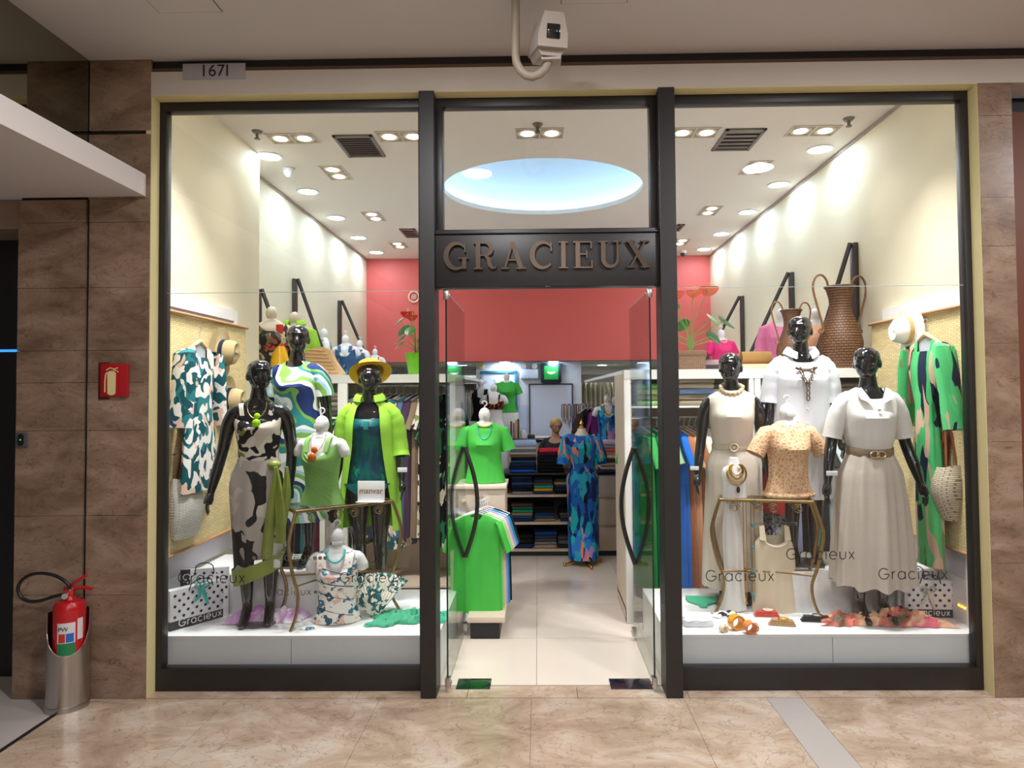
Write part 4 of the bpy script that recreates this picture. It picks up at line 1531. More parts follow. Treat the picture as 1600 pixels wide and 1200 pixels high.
def lace_mat():
    m = mat('peach lace', srgb('dfae82'), .8)
    N, L = nodes(m)
    b = N['Principled BSDF']
    tc = N.new('ShaderNodeTexCoord')
    v = N.new('ShaderNodeTexVoronoi')
    v.feature = 'DISTANCE_TO_EDGE'
    v.inputs['Scale'].default_value = 38
    L.new(tc.outputs['Object'], v.inputs['Vector'])
    r = ramp(N, [(0.0, srgb('f0d8b8')), (.10, srgb('e2b48a')), (.3, srgb('d29a6a'))], False)
    L.new(v.outputs['Distance'], r.inputs[0])
    L.new(r.outputs[0], b.inputs['Base Color'])
    bp = N.new('ShaderNodeBump')
    bp.inputs['Strength'].default_value = .7
    bp.inputs['Distance'].default_value = .006
    bp.invert = True
    L.new(v.outputs['Distance'], bp.inputs['Height'])
    L.new(bp.outputs[0], b.inputs['Normal'])
    return m


P['lace'] = lace_mat()
BEAD = {k: mat(k + ' beads', srgb(h), .3) for k, h in (('turquoise', '45c4bd'), ('amber', 'c9660f'), ('pearl', 'e0cba8'), ('lime', '9fdc1e'), ('yellow', 'd9d24a'), ('orange', 'ee6a1c'), ('blue stone', '3f93a4'), ('ivory', 'eadfcb'), ('pink', 'f0d0da'))}

# ================================================================ left window
# ---- wrap dress mannequin
def place(px, py, z):
    p = atz(px, py, z)
    return (p.x, p.y, z)


def at_floor(px, Y, z):
    """point with given pixel column at depth Y on level z"""
    q = at(px, 600, Y)
    for _ in range(3):
        py = proj((q.x, Y, z))[1]
        q = at(px, py, Y)
    return (q.x, Y, z)


A = mannequin('black mannequin in a cream and black floral wrap outfit with lime pendant', at_floor(403, .30, ZP), R(14), .985, 'down_turn', ARM_OUT, ARM_BACK, turn=R(28))
g = cloth([(1.40, .10, .10, .085, 0, .07, 2), (1.36, .15, .11, .095, 0, .03, 2), (1.30, .15, .12, .1, 0, 0, 2), (1.20, .13, .1, .09, 0, 0, 2), (1.08, .13, .095, .09, 0, 0, 2)], .008, side=.05)
for s in (-1, 1):
    strap(g, .098, 1.385, 1.36, .014, s)
part('bodice', g, P['bw'], A)
g = cloth([(1.115, .125, .09, .09, .004, .015, 1), (1.07, .14, .105, .1, .014, 0, 1), (1.0, .172, .12, .12, .02, 0, 1), (.9, .188, .13, .135, .02, 0, 1), (.75, .18, .135, .13, .022, 0, 1), (.58, .165, .13, .12, .03, 0, 1), (.44, .15, .12, .11, .035, 0, 1)], .012, 72, 7)
g.v = [(x, y, z - (.12 * max(0, -x / .16) if z < .6 else 0) * max(0, (.6 - z) / .16)) for x, y, z in g.v]
part('sarong_skirt', g, P['bwsatin'], A, label='satin sarong skirt knotted at the hip')
g = MB().ball((.115, -.115, 1.06), .038, 14, 9, (1.2, .8, .8))
part('sarong_knot', g, P['olive'], A, label='olive satin knot')
g = MB()
for (dx, L, ph, w) in ((.13, .50, 0, .032), (.165, .42, 1.2, .032), (.10, .60, 2.0, .036)):
    rings = []
    for i in range(14):
        u = i / 13
        c = Vector((dx + .035 * math.sin(2.2 * u + ph), -.145 - .02 * math.sin(3 * u + ph), 1.05 - L * u))
        ww = w * (.35 + .65 * min(1, u * 2.2))
        rings.append([c + Vector((ww * math.cos(2 * PI * t / 14), .018 * math.sin(2 * PI * t / 14) + .012 * math.sin(4 * PI * t / 14 + ph), 0)) for t in range(14)])
    g.loft(rings)
part('sarong_tail', g, P['olive'], A, label='olive satin tails hanging from the knot')
g = MB()
rings = []
for q, z in ((0, .475), (1, .43), (2, .40), (3, .37)):
    rings.append([((.165 - .004 * q) * math.cos(R(a)) + .0, -(.142) * math.sin(R(a)) - .006, z - .10 * (math.cos(R(a)) < 0) * 0 - (.11 - .11 * (math.cos(R(a)) + 1) / 2)) for a in range(-20, 201, 10)])
part('sarong_border', MB().loft(rings, False, False, False), P['olive'], A)
o, pt = necklace('pendant_cord', A, 1.50, .13, .06, .0018, M['gilt'], 0)
for zz, r in ((1.385, .020), (1.34, .027)):
    f = tz(zz)
    part('pendant', MB().ball((.01, -f[1] - .028, zz), r, 16, 9, (1, .35, 1)), mat('lime enamel', srgb('a6e000'), .2), A)
tag_card(A, (.14, -.16, .42), .04, .055, 0, 'swing_tag')

# ---- ribbon print dress mannequin
B = mannequin('black mannequin in a blue, green and white ribbon print short sleeved dress', at_floor(464, .70, ZS), R(-6), .985, 'down_turn2', ARM_DOWN, ARM_DOWN, turn=R(22))
g = cloth([(1.495, .075, .06, .062, 0, .05, 3), (1.472, .115, .07, .068, 0, .03, 3), (1.44, .165, .085, .085, 0, .01, 3), (1.38, .172, .115, .1, 0, 0, 3), (1.30, .165, .15, .11, .005, 0, 3), (1.15, .16, .13, .11, .012, 0, 3), (.95, .19, .14, .14, .016, 0, 3), (.70, .20, .15, .15, .02, 0, 3), (.33, .215, .16, .16, .024, 0, 3)], .014, k=7)
for s in (-1, 1):
    sleeve(g, ARM_DOWN, s, .42, .066, .075)
part('dress', g, P['geo'], B)

# ---- lime shirt and swimsuit mannequin
C = mannequin('black mannequin in an open lime shirt over a peacock swimsuit with yellow hat', at_floor(578, .74, ZP), R(4), .975, 'down_turn3', ARM_DOWN, ARM_DOWN, turn=R(20))
g = cloth([(1.37, .13, .12, .09, 0, .015, 2), (1.33, .15, .14, .1, .006, 0, 2), (1.25, .14, .125, .095, .006, 0, 2), (1.1, .12, .09, .085, .004, 0, 2), (.95, .17, .105, .12, 0, 0, 2), (.875, .165, .105, .118, 0, 0, 2)], .005, side=.0)
g2 = []
part('swimsuit', g, P['peacock'], C)
g = MB().loft([[(x * w, -.108 + .03 * (1 - q) * 0 - (.006), z) for x in (-1, -.6, -.2, .2, .6, 1)] + [(x * w, .10, z) for x in (1, .6, .2, -.2, -.6, -1)] for q, (w, z) in enumerate(((.168, .885), (.13, .84), (.05, .79), (.02, .775)))], False, True)
part('swimsuit_brief', g, P['peacock'], C)
part('bust_bow', MB().bbox(-.018, .018, -.168, -.14, 1.28, 1.345, .006), mat('teal clasp', srgb('1f8f8f'), .4), C)
# open shirt: wraps back and sides, open at the front
def open_shirt(z_hem, e, gap0, gap1, fl=0.0, zs=0.0, col_h=.05):
    rings = []
    rows = [(1.50, .075, .06, .065), (1.475, .12, .07, .07), (1.44, .172, .09, .09), (1.38, .185, .125, .11), (1.30, .185, .155, .115), (1.15, .185, .14, .12), (.95, .205, .15, .145), (.75, .215 + fl * .5, .155, .15), (z_hem, .225 + fl, .16, .155)]
    for i in range(len(rows) - 1):
        for j in range(3):
            u = j / 3
            z, a, f, b = [rows[i][q] * (1 - u) + rows[i + 1][q] * u for q in range(4)]
            gp = gap0 + (gap1 - gap0) * min(1, (1.5 - z) / .8)
            r = []
            for t in range(41):
                th = PI / 2 + gp + (2 * PI - 2 * gp) * t / 40
                s_, c_ = math.sin(th), math.cos(th)
                w = 1 + .018 * math.cos(9 * th + z) * min(1, (1.5 - z) * 4)
                r.append((a * c_ * w, (-f if s_ > 0 else -b) * s_ * w, z))
            rings.append(r)
    g = MB().loft(rings, False, False, False)
    c0 = []
    for h, o in ((0, .0), (.035, .012), (.05, .02), (.03, .04), (.0, .05)):
        c0.append([((.072 + o) * math.cos(PI / 2 + gap0 + (2 * PI - 2 * gap0) * t / 24), -(.062 + o) * math.sin(PI / 2 + gap0 + (2 * PI - 2 * gap0) * t / 24), 1.498 + h - .02 * max(0, math.sin(PI / 2 + gap0 + (2 * PI - 2 * gap0) * t / 24))) for t in range(25)])
    g.loft(c0, False, False, False)
    return g


g = open_shirt(.42, .02, R(26), R(50), .02)
for s in (-1, 1):
    sleeve(g, ARM_DOWN, s, .66, .07, .078, .03)
part('shirt', g, P['lime'], C)
Mh = Matrix.Translation((0.0, .045, 1.70)) @ Matrix.Rotation(R(20), 4, 'Z') @ Matrix.Rotation(R(-38), 4, 'X')
hb = part('hat', hat_mb(.15, .092, .10).xf(Mh), mat('yellow felt', srgb('f0b414'), .8), C)
part('hat_band', hat_band(.092).xf(Mh), mat('pale straw lining', srgb('dcc096'), .8), hb)
tag_card(C, (.255, -.10, .98), .07, .035)
part('choker', MB().tube([(.058 * math.cos(2 * PI * i / 28), -.006 + .062 * math.sin(2 * PI * i / 28), 1.492 - .018 * max(0, -math.sin(2 * PI * i / 28))) for i in range(28)], .005, 8, closed=True), M['gloss_black'], C)

# ---- gilt console tables with glass tops
def console(label, corners, ztop, zbase, group='gilt console tables'):
    """corners: front-left, front-right, back-right, back-left in x, y"""
    c = [Vector((x, y, 0)) for x, y in corners]
    ctr = sum(c, Vector()) / 4
    t = thing('console_table', label, 'table', (ctr.x, ctr.y, zbase), 0, group)
    h = ztop - zbase
    L = [v - ctr for v in c]
    g = MB()
    for i in range(4):
        a, b = L[i], L[(i + 1) % 4]
        g.tube([a + Vector((0, 0, h - .012)), b + Vector((0, 0, h - .012))], .011, 6)
    part('top_frame', g, M['gilt'], t)
    part('glass_top', MB().add([(v.x, v.y, h - .006) for v in L] + [(v.x, v.y, h) for v in L], [(3, 2, 1, 0), (4, 5, 6, 7), (0, 1, 5, 4), (1, 2, 6, 5), (2, 3, 7, 6), (3, 0, 4, 7)]), M['door_glass'], t, False)
    for i, v in enumerate(L):
        out = Vector((v.x, v.y, 0)).normalized()
        pts = [v + Vector((0, 0, h - .015)) + out * 0, v + out * .045 + Vector((0, 0, h * .80)), v + out * .055 + Vector((0, 0, h * .68)), v + out * .02 + Vector((0, 0, h * .45)), v - out * .02 + Vector((0, 0, h * .28)), v - out * .005 + Vector((0, 0, h * .12)), v + out * .04]
        P_, r_ = resample(pts, [.011, .012, .012, .012, .011, .010, .010], 4)
        part('leg', MB().tube(P_, r_, 8), M['gilt'], t)
    zz = h * .36
    g = MB().tube([L[0] + Vector((0, 0, zz)), L[2] + Vector((0, 0, zz))], .006, 6).tube([L[1] + Vector((0, 0, zz)), L[3] + Vector((0, 0, zz))], .006, 6)
    g.tube([(.03 * math.cos(2 * PI * i / 20), .03 * math.sin(2 * PI * i / 20), zz) for i in range(20)], .005, 6, closed=True)
    part('stretcher', g, M['gilt'], t)
    for a, b in ((L[0], L[1]), (L[3], L[2])):
        g = MB()
        d = (b - a)
        for s, q in ((1, .16), (-1, .84), (1, .42), (-1, .58)):
            c0 = a + d * q + Vector((0, 0, h - .06))
            u = d.normalized()
            g.tube([c0 + u * (s * (.035 - .028 * k / 24) * math.cos(R(30 * k))) + Vector((0, 0, (.035 - .028 * k / 24) * math.sin(R(30 * k)))) for k in range(22)], .0035, 6)
        part('scroll', g, M['gilt'], t)
    return t


ZTB = 1.07
fl_ = atz(462, 797, ZTB); fr_ = atz(614, 781, ZTB); bl_ = atz(443, 787, ZTB)
br_ = fr_ + (bl_ - fl_)
tabL = console('gilt curved leg console table with glass top in the left window', [(fl_.x, fl_.y), (fr_.x, fr_.y), (br_.x, br_.y), (bl_.x, bl_.y)], ZTB, ZP)
# ---- sage top on a form on the table
p = at_floor(503, (fl_.y + fr_.y) / 2 + .03, ZTB)
F1 = bust_form('torso_form', 'white torso form in a sage green wrap top on the glass table', (p[0], p[1], ZTB), R(-6), .88)
g = cloth([(1.455, .09, .09, .08, 0, .17, 4), (1.37, .145, .12, .095, .004, .05, 4), (1.28, .145, .13, .1, .006, 0, 2), (1.18, .13, .1, .09, .006, 0, 2), (1.08, .13, .095, .09, .008, 0, 2), (.955, .172, .11, .118, .01, 0, 2)], .008, k=5, side=.09)
for s in (-1, 1):
    strap(g, .085, 1.355, 1.35, .018, s)
part('wrap_top', down(g), P['sage'], F1)
g = MB()
for i in range(7):
    z = 1.30 - i * .035
    pts = []
    for j in range(12):
        u = j / 11
        x = -.09 + .2 * u
        zz = z - .10 * u + .05 * (1 - u)
        f = tz(zz)
        pts.append((x, -f[1] * math.sqrt(max(.05, 1 - min(1, abs(x) / (f[0] + .01)) ** 2)) - .014, zz))
    g.tube(pts, .0045, 6)
part('pleat', down(g), P['sage'], F1)
o, pt = necklace('pendant_chain', F1, 1.52, .16, .055, .002, M['gold'], 0, -.95)
for zz, r in ((1.375, .026), (1.325, .034)):
    f = tz(zz)
    part('amber_stone', down(MB().ball((.0, -f[1] - .03, zz), r, 14, 9, (1, .45, 1))), mat('amber glass', srgb('c8640a'), .12, coat=.5), F1)
tag_card(F1, (0, -.062, .60), .075, .035)
# brand card
p0, p1 = at(558, 776, (fr_.y + fl_.y) / 2 + .12), at(602, 776, (fr_.y + fl_.y) / 2 + .14)
cy_ = (fr_.y + fl_.y) / 2 + .13
t = thing('brand_card', 'white standing card with brown lettering manvar on the glass table', 'sign', ((p0.x + p1.x) / 2, cy_, ZTB), R(-4))
w = (p1.x - p0.x) / 2
hh = at(580, 744, cy_).z - at(580, 776, cy_).z
part('card', MB().bbox(-w, w, -.004, .004, 0, hh, .001).bbox(-w, w, -.05, 0.0, 0, .003, .001), M['white'], t)
o = part('wording', text_mesh('manvar', .062, .0015, sx=.92), mat('brown print', srgb('8a5a2a'), .5), t)
o.location = (0, -.0055, hh * .52)
# ---- floral top on a form standing on the platform
F2 = bust_form('torso_form', 'grey white torso form in a pastel flower print top with turquoise beads', at_floor(527, .33, ZP), R(8), .90)
g = cloth([(1.455, .095, .09, .085, 0, .15, 3), (1.37, .15, .12, .095, 0, .05, 3), (1.30, .15, .13, .1, .004, 0, 2), (1.18, .135, .1, .09, .006, 0, 2), (1.08, .135, .095, .09, .006, 0, 2), (.955, .175, .115, .12, .01, 0, 2)], .008, k=6, side=.10)
for s in (-1, 1):
    strap(g, .10, 1.355, 1.36, .03, s)
part('flower_top', down(g), P['floral'], F2)
g = MB()
for z0_ in (1.335, 1.235, 1.14, 1.03):
    pts = []
    for j in range(20):
        u = j / 19
        x = -.125 + .25 * u
        zz = z0_ + .035 - .06 * u + .0 * u
        f = tz(zz)
        pts.append((x, -(f[1] + .013) * math.sqrt(max(.03, 1 - min(1, abs(x) / (f[0] + .016)) ** 2)), zz))
    g.tube(pts, .003, 6)
part('piping', down(g), colour('2a4a5e'), F2)
necklace('bead_necklace', F2, 1.50, .10, .062, .0085, BEAD['turquoise'], 34, -.95)
tag_card(F2, (.01, -.06, .575), .075, .026, R(5))
# ---- cloths lying on the left platform
def lay(name, label, cat, m, px, py, w, d, h, seed, rz=0, **k):
    p = atz(px, py, ZP)
    o = solo(name, heap(w, d, h, seed, **k), m, label, cat, (p.x, p.y, ZP + .0005), rz)
    return o


lay('silk_scarf', 'crumpled lilac and white scarf on the left platform by the mannequin feet', 'scarf', P['lilac'], 415, 968, .52, .17, .12, 3.1, R(6))
lay('green_garment', 'flat jade green garment spread at the right end of the left platform', 'garment', P['green'], 640, 968, .52, .22, .085, 5.7, R(8))
lay('small_scarf', 'small white scarf with grey pattern beside the table foot', 'scarf', P['floral'], 480, 983, .10, .035, .02, 8.2)
# fan folded teal frond scarf
p = atz(597, 964, ZP)
rings = []
for j in range(2):
    pass
g = MB()
nf = 34
vs, fs = [], []
for i in range(nf + 1):
    a = R(-62 + 96 * i / nf)
    for j in range(8):
        r = .03 + .31 * j / 7
        zz = r * math.cos(a) * .82 * (1 if abs(a) < 1.2 else .8)
        vs.append((r * math.sin(a), -.02 - .018 * (i % 2) * (j / 7) + .10 * (j / 7) ** 2, max(.004, zz)))
for i in range(nf):
    for j in range(7):
        a = i * 8 + j
        fs.append((a, a + 1, a + 9, a + 8))
g.add(vs, fs)
solo('fan_scarf', g, P['scarfteal'], 'teal and cream frond print scarf fanned out beside the flower top', 'scarf', (p.x - .03, p.y, ZP), R(-10))
lay('scarf_end', 'gathered white and grey end of the frond print scarf on the platform', 'scarf', P['floral'], 612, 962, .14, .06, .05, 2.2)

# ---- gift bags with dots
def gift_bag(label, p, rz, w, h, d, bow_m, bow_at, band_text=True, side_band=False):
    t = thing('gift_bag', label, 'gift bag', p, rz, 'dotted gift bags')
    part('bag_body', MB().bbox(-w / 2, w / 2, 0, d, 0, h, .002), M['bag_white'], t)
    if side_band:
        part('name_band', MB().box(-w / 2 - .0008, -w / 2 + .06, -.0015, .002, 0, h), M['band'], t, False)
        gracieux('band_letter', t, -w / 2 + .018, h - .03, h * .8, m=M['white'], y=-.0018, thick=.0008, wt=.13, vert=True)
    else:
        part('name_band', MB().box(-w / 2 - .0008, w / 2 + .0008, -.0015, d * .5, 0.0, h * .22), M['band'], t, False)
    dm = MB().lathe([(0, 0), (.0095, 0)], 14, cap0=False, cap1=False).xf(Matrix.Rotation(PI / 2, 4, 'X')).mesh('dot', False)
    r = 0
    z = h * .22 + .025
    while z < h - .012:
        x = -w / 2 + .03 + (.028 if r % 2 else 0) + (.06 if side_band else 0)
        while x < w / 2 - .012:
            o = link('dot', dm, M['black'], t)
            o.location = (x, -.0022, z)
            x += .056
        z += .034
        r += 1
    if band_text:
        gracieux('band_letter', t, -w * .36, h * .065, w * .72, m=M['white'], y=-.0018, thick=.0008, wt=.13)
    if bow_m:
        g = MB()
        bx, bz = bow_at
        for s in (-1, 1):
            pts = [(bx, -.012, bz)] + [(bx + s * (.02 + .028 * math.sin(R(a))), -.02, bz + .028 * (1 - math.cos(R(a))) * .6 + .006) for a in (30, 80, 130, 180)] + [(bx, -.014, bz + .004)]
            P_, r_ = resample(pts, [.008] * len(pts), 4)
            g.tube(P_, .010, 8, flat=.3)
            g.tube([(bx, -.014, bz), (bx + s * .02, -.016, bz - .05), (bx + s * .045, -.010, bz - .095 - .02 * s)], [.009, .011, .008], 8, flat=.3)
        g.ball((bx, -.016, bz), .014, 10, 7)
        part('bow', g, bow_m, t)
    part('cord_handle', MB().tube([(-w * .2, -.004, h - .02), (-w * .17, -.008, h + .02), (-w * .1, -.008, h + .035), (0, -.008, h + .04), (w * .1, -.008, h + .035), (w * .17, -.008, h + .02), (w * .2, -.004, h - .02)], .0035, 6), M['black'], t)
    return t


M['bag_white'] = mat('glossy white paper', srgb('e6e6ea'), .35)
M['band'] = mat('charcoal band', srgb('2c2a2e'), .45)
a, b = atz(264, 988, ZP), atz(357, 962, ZP)
bw = (b - a).length
ang = math.atan2(b.y - a.y, b.x - a.x)
gift_bag('dotted white gift bag with turquoise bow and name band by the left wall', ((a.x + b.x) / 2, (a.y + b.y) / 2 + .01, ZP), ang, bw, at(264, 925, a.y).z - ZP, .055, mat('turquoise ribbon', srgb('2fb9b4'), .4), (0.0, .23))
a2 = at_floor(327, .40, ZP)
gift_bag('upright dotted gift bag with charcoal side band behind the turquoise bow bag', (a2[0] - .02, .375, ZP), R(14), .30, at(327, 888, .375).z - ZP, .02, None, (0, 0), False, True)
# ---- things hung on the left mat: robe, hats, tote
Xw = XLN + .12
h = atx(312, 512, Xw)
t = thing('hanging_robe', 'teal, white and peach leaf print robe on a wooden hanger on the left mat', 'robe', (Xw, h.y, h.z - .12), R(90))
g = hung_mb(.20, 1.0, .05, .06, .05, 6, .48, 7, .085, .34, 1.0, .45, low=.85, neckw=.085)
part('robe_cloth', g, P['leaf'], t)
part('lining', MB().add([(-.09, .0, .0), (.09, .0, .0), (.06, .0, -.42), (-.06, .0, -.42)], [(0, 1, 2, 3)]), mat('grey lining', srgb('b9bfc6'), .8), t)
hanger(t, M['hanger_wood'], .17, .13, z=.005, thick=.012)
def wall_hat(label, px, py, side, m, band, brim=.175, tilt=0):
    X = XLN + .075 if side == 'left' else XR - .08
    q = atx(px, py, X)
    t = thing('hat', label, 'hat', (X, q.y, q.z), 0, 'hats hung on the straw mats')
    Mx = Matrix.Rotation(R(90 if side == 'left' else -90), 4, 'Y') @ Matrix.Rotation(R(tilt), 4, 'Z')
    o = part('hat_shell', hat_mb(brim, .09, .12).xf(Mx), m, t)
    part('hat_band', hat_band(.09, .012, .032).xf(Mx), band, t)
    return t


wall_hat('tan straw hat with navy band hung on the left mat beside the robe', 346, 551, 'left', mat('tan straw', srgb('a8946c'), .8, noise=.1, nscale=80), colour('22263a'))
wall_hat('tan straw hat with navy band hung lower on the left mat', 356, 626, 'left', mat('tan straw light', srgb('b09a70'), .8, noise=.1, nscale=80), colour('22263a'))


def tote(name, label, px, py_top, py_bot, w, side, m, strap_m, py_hook, shape='tote', depth=.10):
    X = XLN + .07 if side == 'left' else XR - .07
    q = atx(px, py_bot, X)
    zt = atx(px, py_top, X).z
    zh = atx(px, py_hook, X).z
    t = thing(name, label, 'bag', (X, q.y, q.z), R(90) if side == 'left' else R(-90))
    H = zt - q.z
    rings = []
    for i in range(13):
        u = i / 12
        if shape == 'tote':
            a = w / 2 * (.82 + .12 * math.sin(PI * u) + .08 * u)
            b = depth * (.35 + .5 * math.sin(PI * (u * .85 + .08)))
        else:
            a = w / 2 * (.35 + .65 * math.sin(PI * min(1, u * .62 + .12)))
            b = depth * (.25 + .75 * math.sin(PI * min(1, u * .7 + .1)))
        rings.append([(a * math.cos(2 * PI * k / 28), b * math.sin(2 * PI * k / 28), H * u + (.02 * abs(math.cos(2 * PI * k / 28)) ** 3 if i == 12 else 0)) for k in range(28)])
    part('bag_body', MB().loft(rings, True, False), m, t)
    for yy in (-depth * .4, depth * .2):
        P_, r_ = resample([(-w * .24, yy, H - .07), (-w * .2, yy, H + .03), (-w * .05, yy * .6, zh - q.z - .04), (0, yy * .5, zh - q.z), (w * .05, yy * .6, zh - q.z - .04), (w * .2, yy, H + .03), (w * .24, yy, H - .07)], [.011] * 7, 4)
        part('strap', MB().tube(P_, .0125, 8, flat=.35), strap_m, t)
    part('mat_hook', MB().tube([(0, .05, zh - q.z), (0, -depth * .4, zh - q.z - .004), (0, -depth * .45, zh - q.z + .012)], .004, 6), M['chrome'], t)
    return t


tote('tote_bag', 'white woven tote bag with tan straps hanging on the left mat', 290, 748, 838, .36, 'left', woven('white weave', srgb('f6f3ec'), srgb('bfb5a2'), 26, 44, .7, .9, 'XZ'), M['brown_leather'], 686)
for i, (px, py) in enumerate(((270, 710), (276, 650))):
    q = atx(px, py, XLN + .052)
    solo('mat_peg' if i == 0 else 'price_card', MB().tube([(0, 0, 0), (.02, 0, 0)], .006, 8) if i == 0 else MB().bbox(0, .003, -.05, .05, -.015, .015, .001), M['vent'] if i == 0 else M['white'], 'small dark peg on the left mat above the tote bag' if i == 0 else 'small white price card on the left mat beside the robe', 'peg' if i == 0 else 'card', q)
# ================================================================ right window
# ---- cream long dress
D = mannequin('black mannequin in a sleeveless cream long dress with pearl necklace', at_floor(1148, .74, ZP), R(-10), 1.01, 'down_turn4', ARM_DOWN, ARM_DOWN, turn=R(-24))
g = cloth([(1.50, .07, .06, .06, 0, .012, 2), (1.478, .115, .066, .068, 0, .006, 2), (1.445, .17, .085, .085, 0, 0, 2), (1.41, .178, .10, .09, 0, 0, 2), (1.36, .162, .125, .1, .004, 0, 2), (1.28, .155, .145, .105, .006, 0, 2), (1.15, .14, .11, .095, .01, 0, 2), (1.085, .132, .10, .09, .008, 0, 2),
           (1.0, .17, .125, .12, .012, 0, 2), (.8, .185, .14, .145, .02, 0, 2), (.4, .205, .16, .17, .03, 0, 2), (.10, .215, .17, .19, .038, 0, 2)], .012, k=8)
part('dress', g, P['cream'], D)
bel = MB().loft([[(.142 * math.cos(2 * PI * t / 48), -.112 * math.sin(2 * PI * t / 48), z) for t in range(48)] for z in (1.075, 1.082, 1.098, 1.105)], False, False)
b = part('belt', bel, mat('braided cream cord', srgb('d3c3ab'), .7, bump=.6, bscale=120), D)
part('buckle', MB().tube([(.026 * math.cos(2 * PI * i / 20), -.122, 1.09 + .026 * math.sin(2 * PI * i / 20)) for i in range(20)], .007, 8, closed=True).bbox(-.012, .012, -.124, -.118, 1.08, 1.10, .003), mat('ivory buckle', srgb('d9c9b0'), .35), b)
necklace('pearl_necklace', D, 1.535, .065, .075, .0155, BEAD['pearl'], 17)
tag_card(D, (-.27, -.09, .94), .06, .028)
# ---- white shirt dress
E = mannequin('black mannequin in a long white shirt with a bronze chain scarf ring', at_floor(1258, .68, ZS), R(-8), 1.0, 'down_turn4', ARM_DOWN, ARM_DOWN, turn=R(-24))
g = cloth([(1.50, .075, .065, .062, 0, .10, 5), (1.475, .12, .072, .07, 0, .06, 5), (1.442, .178, .092, .09, 0, .02, 5), (1.38, .19, .125, .105, 0, 0, 5), (1.30, .188, .155, .115, .006, 0, 5), (1.15, .185, .14, .12, .012, 0, 5), (.95, .20, .145, .14, .016, 0, 5), (.75, .205, .15, .15, .02, 0, 5), (.47, .215, .155, .155, .022, .0, 5)], .014, k=8)
for s in (-1, 1):
    sleeve(g, ARM_DOWN, s, .52, .072, .08, .03)
part('shirt', g, P['white_cotton'], E)
g = MB()
for h in range(1):
    c0 = []
    for hh, o in ((0, .004), (.035, .012), (.045, .02), (.02, .04), (-.005, .05)):
        c0.append([((.074 + o) * math.cos(PI / 2 + R(24) + (2 * PI - 2 * R(24)) * t / 28), -(.064 + o) * math.sin(PI / 2 + R(24) + (2 * PI - 2 * R(24)) * t / 28), 1.498 + hh - .055 * max(0, math.sin(PI / 2 + R(24) + (2 * PI - 2 * R(24)) * t / 28)) ** 2) for t in range(29)])
    g.loft(c0, False, False, False)
part('collar', g, P['white_cotton'], E)
part('button_placket', MB().loft([[(-.016, -y - .004, z), (.016, -y - .004, z), (.016, -y + .004, z), (-.016, -y + .004, z)] for z, y in ((1.36, .135), (1.30, .17), (1.22, .152), (1.15, .142), (.95, .146), (.75, .152), (.48, .158))]), P['white_cotton'], E)
for z, y in ((1.27, .168), (1.19, .15), (1.10, .147), (1.0, .148), (.9, .151), (.8, .154)):
    part('button', MB().ball((0, -y - .004, z), .007, 10, 6, (1, .4, 1)), M['white_form'], E)
br = mat('bronze chain', srgb('7d6a56'), .3, .8)
g = MB().tube([(.07 * math.cos(R(a)), -.148 - .012 * math.sin(R(a)), 1.41 + .018 * math.sin(R(a)) - .02) for a in range(180, 361, 15)], [.004] + [.009] * 11 + [.004], 8)
o = part('scarf_ring', g, br, E)
for s in (-1, 1):
    for i in range(5):
        u = i / 5
        x, z = s * .045 * (1 - u), 1.375 - .125 * u
        part('chain_link', MB().tube([(x + .009 * math.cos(R(a)) * (1 if i % 2 else .6), -.168 - .012 * u + .004 * math.sin(R(a)), z + .016 * math.sin(R(a))) for a in range(0, 360, 36)], .0042, 6, closed=True), br, o)
for i in range(3):
    part('chain_link', MB().tube([(.010 * math.cos(R(a)), -.185 + .003 * i, 1.245 - i * .035 + .02 * math.sin(R(a))) for a in range(0, 360, 36)], .0045, 6, closed=True), br, o)
tag_card(E, (.26, -.12, 1.0), .05, .03)
# ---- knit top and linen skirt
F = mannequin('black mannequin in a white knit top, taupe belt and long oatmeal skirt', at_floor(1365, .31, ZP), R(-4), 1.015, 'out_turn', ARM_OUT, ARM_OUT, turn=R(-32))
g = cloth([(1.495, .08, .065, .062, 0, .10, 5), (1.472, .125, .075, .07, 0, .06, 5), (1.44, .175, .09, .09, 0, .02, 5), (1.38, .178, .12, .1, 0, 0, 5), (1.30, .165, .155, .11, .006, 0, 5), (1.18, .152, .13, .105, .015, 0, 5), (1.12, .135, .112, .095, .02, 0, 5), (1.08, .128, .098, .09, .008, 0, 5)], .012, k=9)
for s in (-1, 1):
    sleeve(g, ARM_OUT, s, .50, .064, .066, .02)
part('knit_top', g, P['white_knit'], F)
g = MB()
for s in (-1, 1):
    g.loft([[(s * .07, -.07, 1.492), (s * .105, -.072, 1.475), (s * .10, -.10, 1.425), (s * .05, -.125, 1.41)], [(s * .075, -.08, 1.495), (s * .108, -.085, 1.478), (s * .095, -.125, 1.42), (s * .02, -.142, 1.385)]], True, True)
part('collar', g, P['white_knit'], F)
part('button', MB().ball((0, -.158, 1.355), .012, 12, 7, (1, .5, 1)), BEAD['ivory'], F)
g = cloth([(1.095, .13, .098, .09, .004, 0, 2), (1.04, .155, .115, .11, .02, 0, 2), (.95, .19, .14, .14, .035, 0, 2), (.75, .215, .165, .165, .05, 0, 2), (.5, .235, .185, .185, .06, 0, 2), (.235, .25, .2, .2, .065, 0, 2)], .012, 96, 9)
g.v = [(x, y, z + (.012 * math.sin(9 * math.atan2(y, x)) if z < .26 else 0)) for x, y, z in g.v]
part('skirt', g, P['linen'], F)
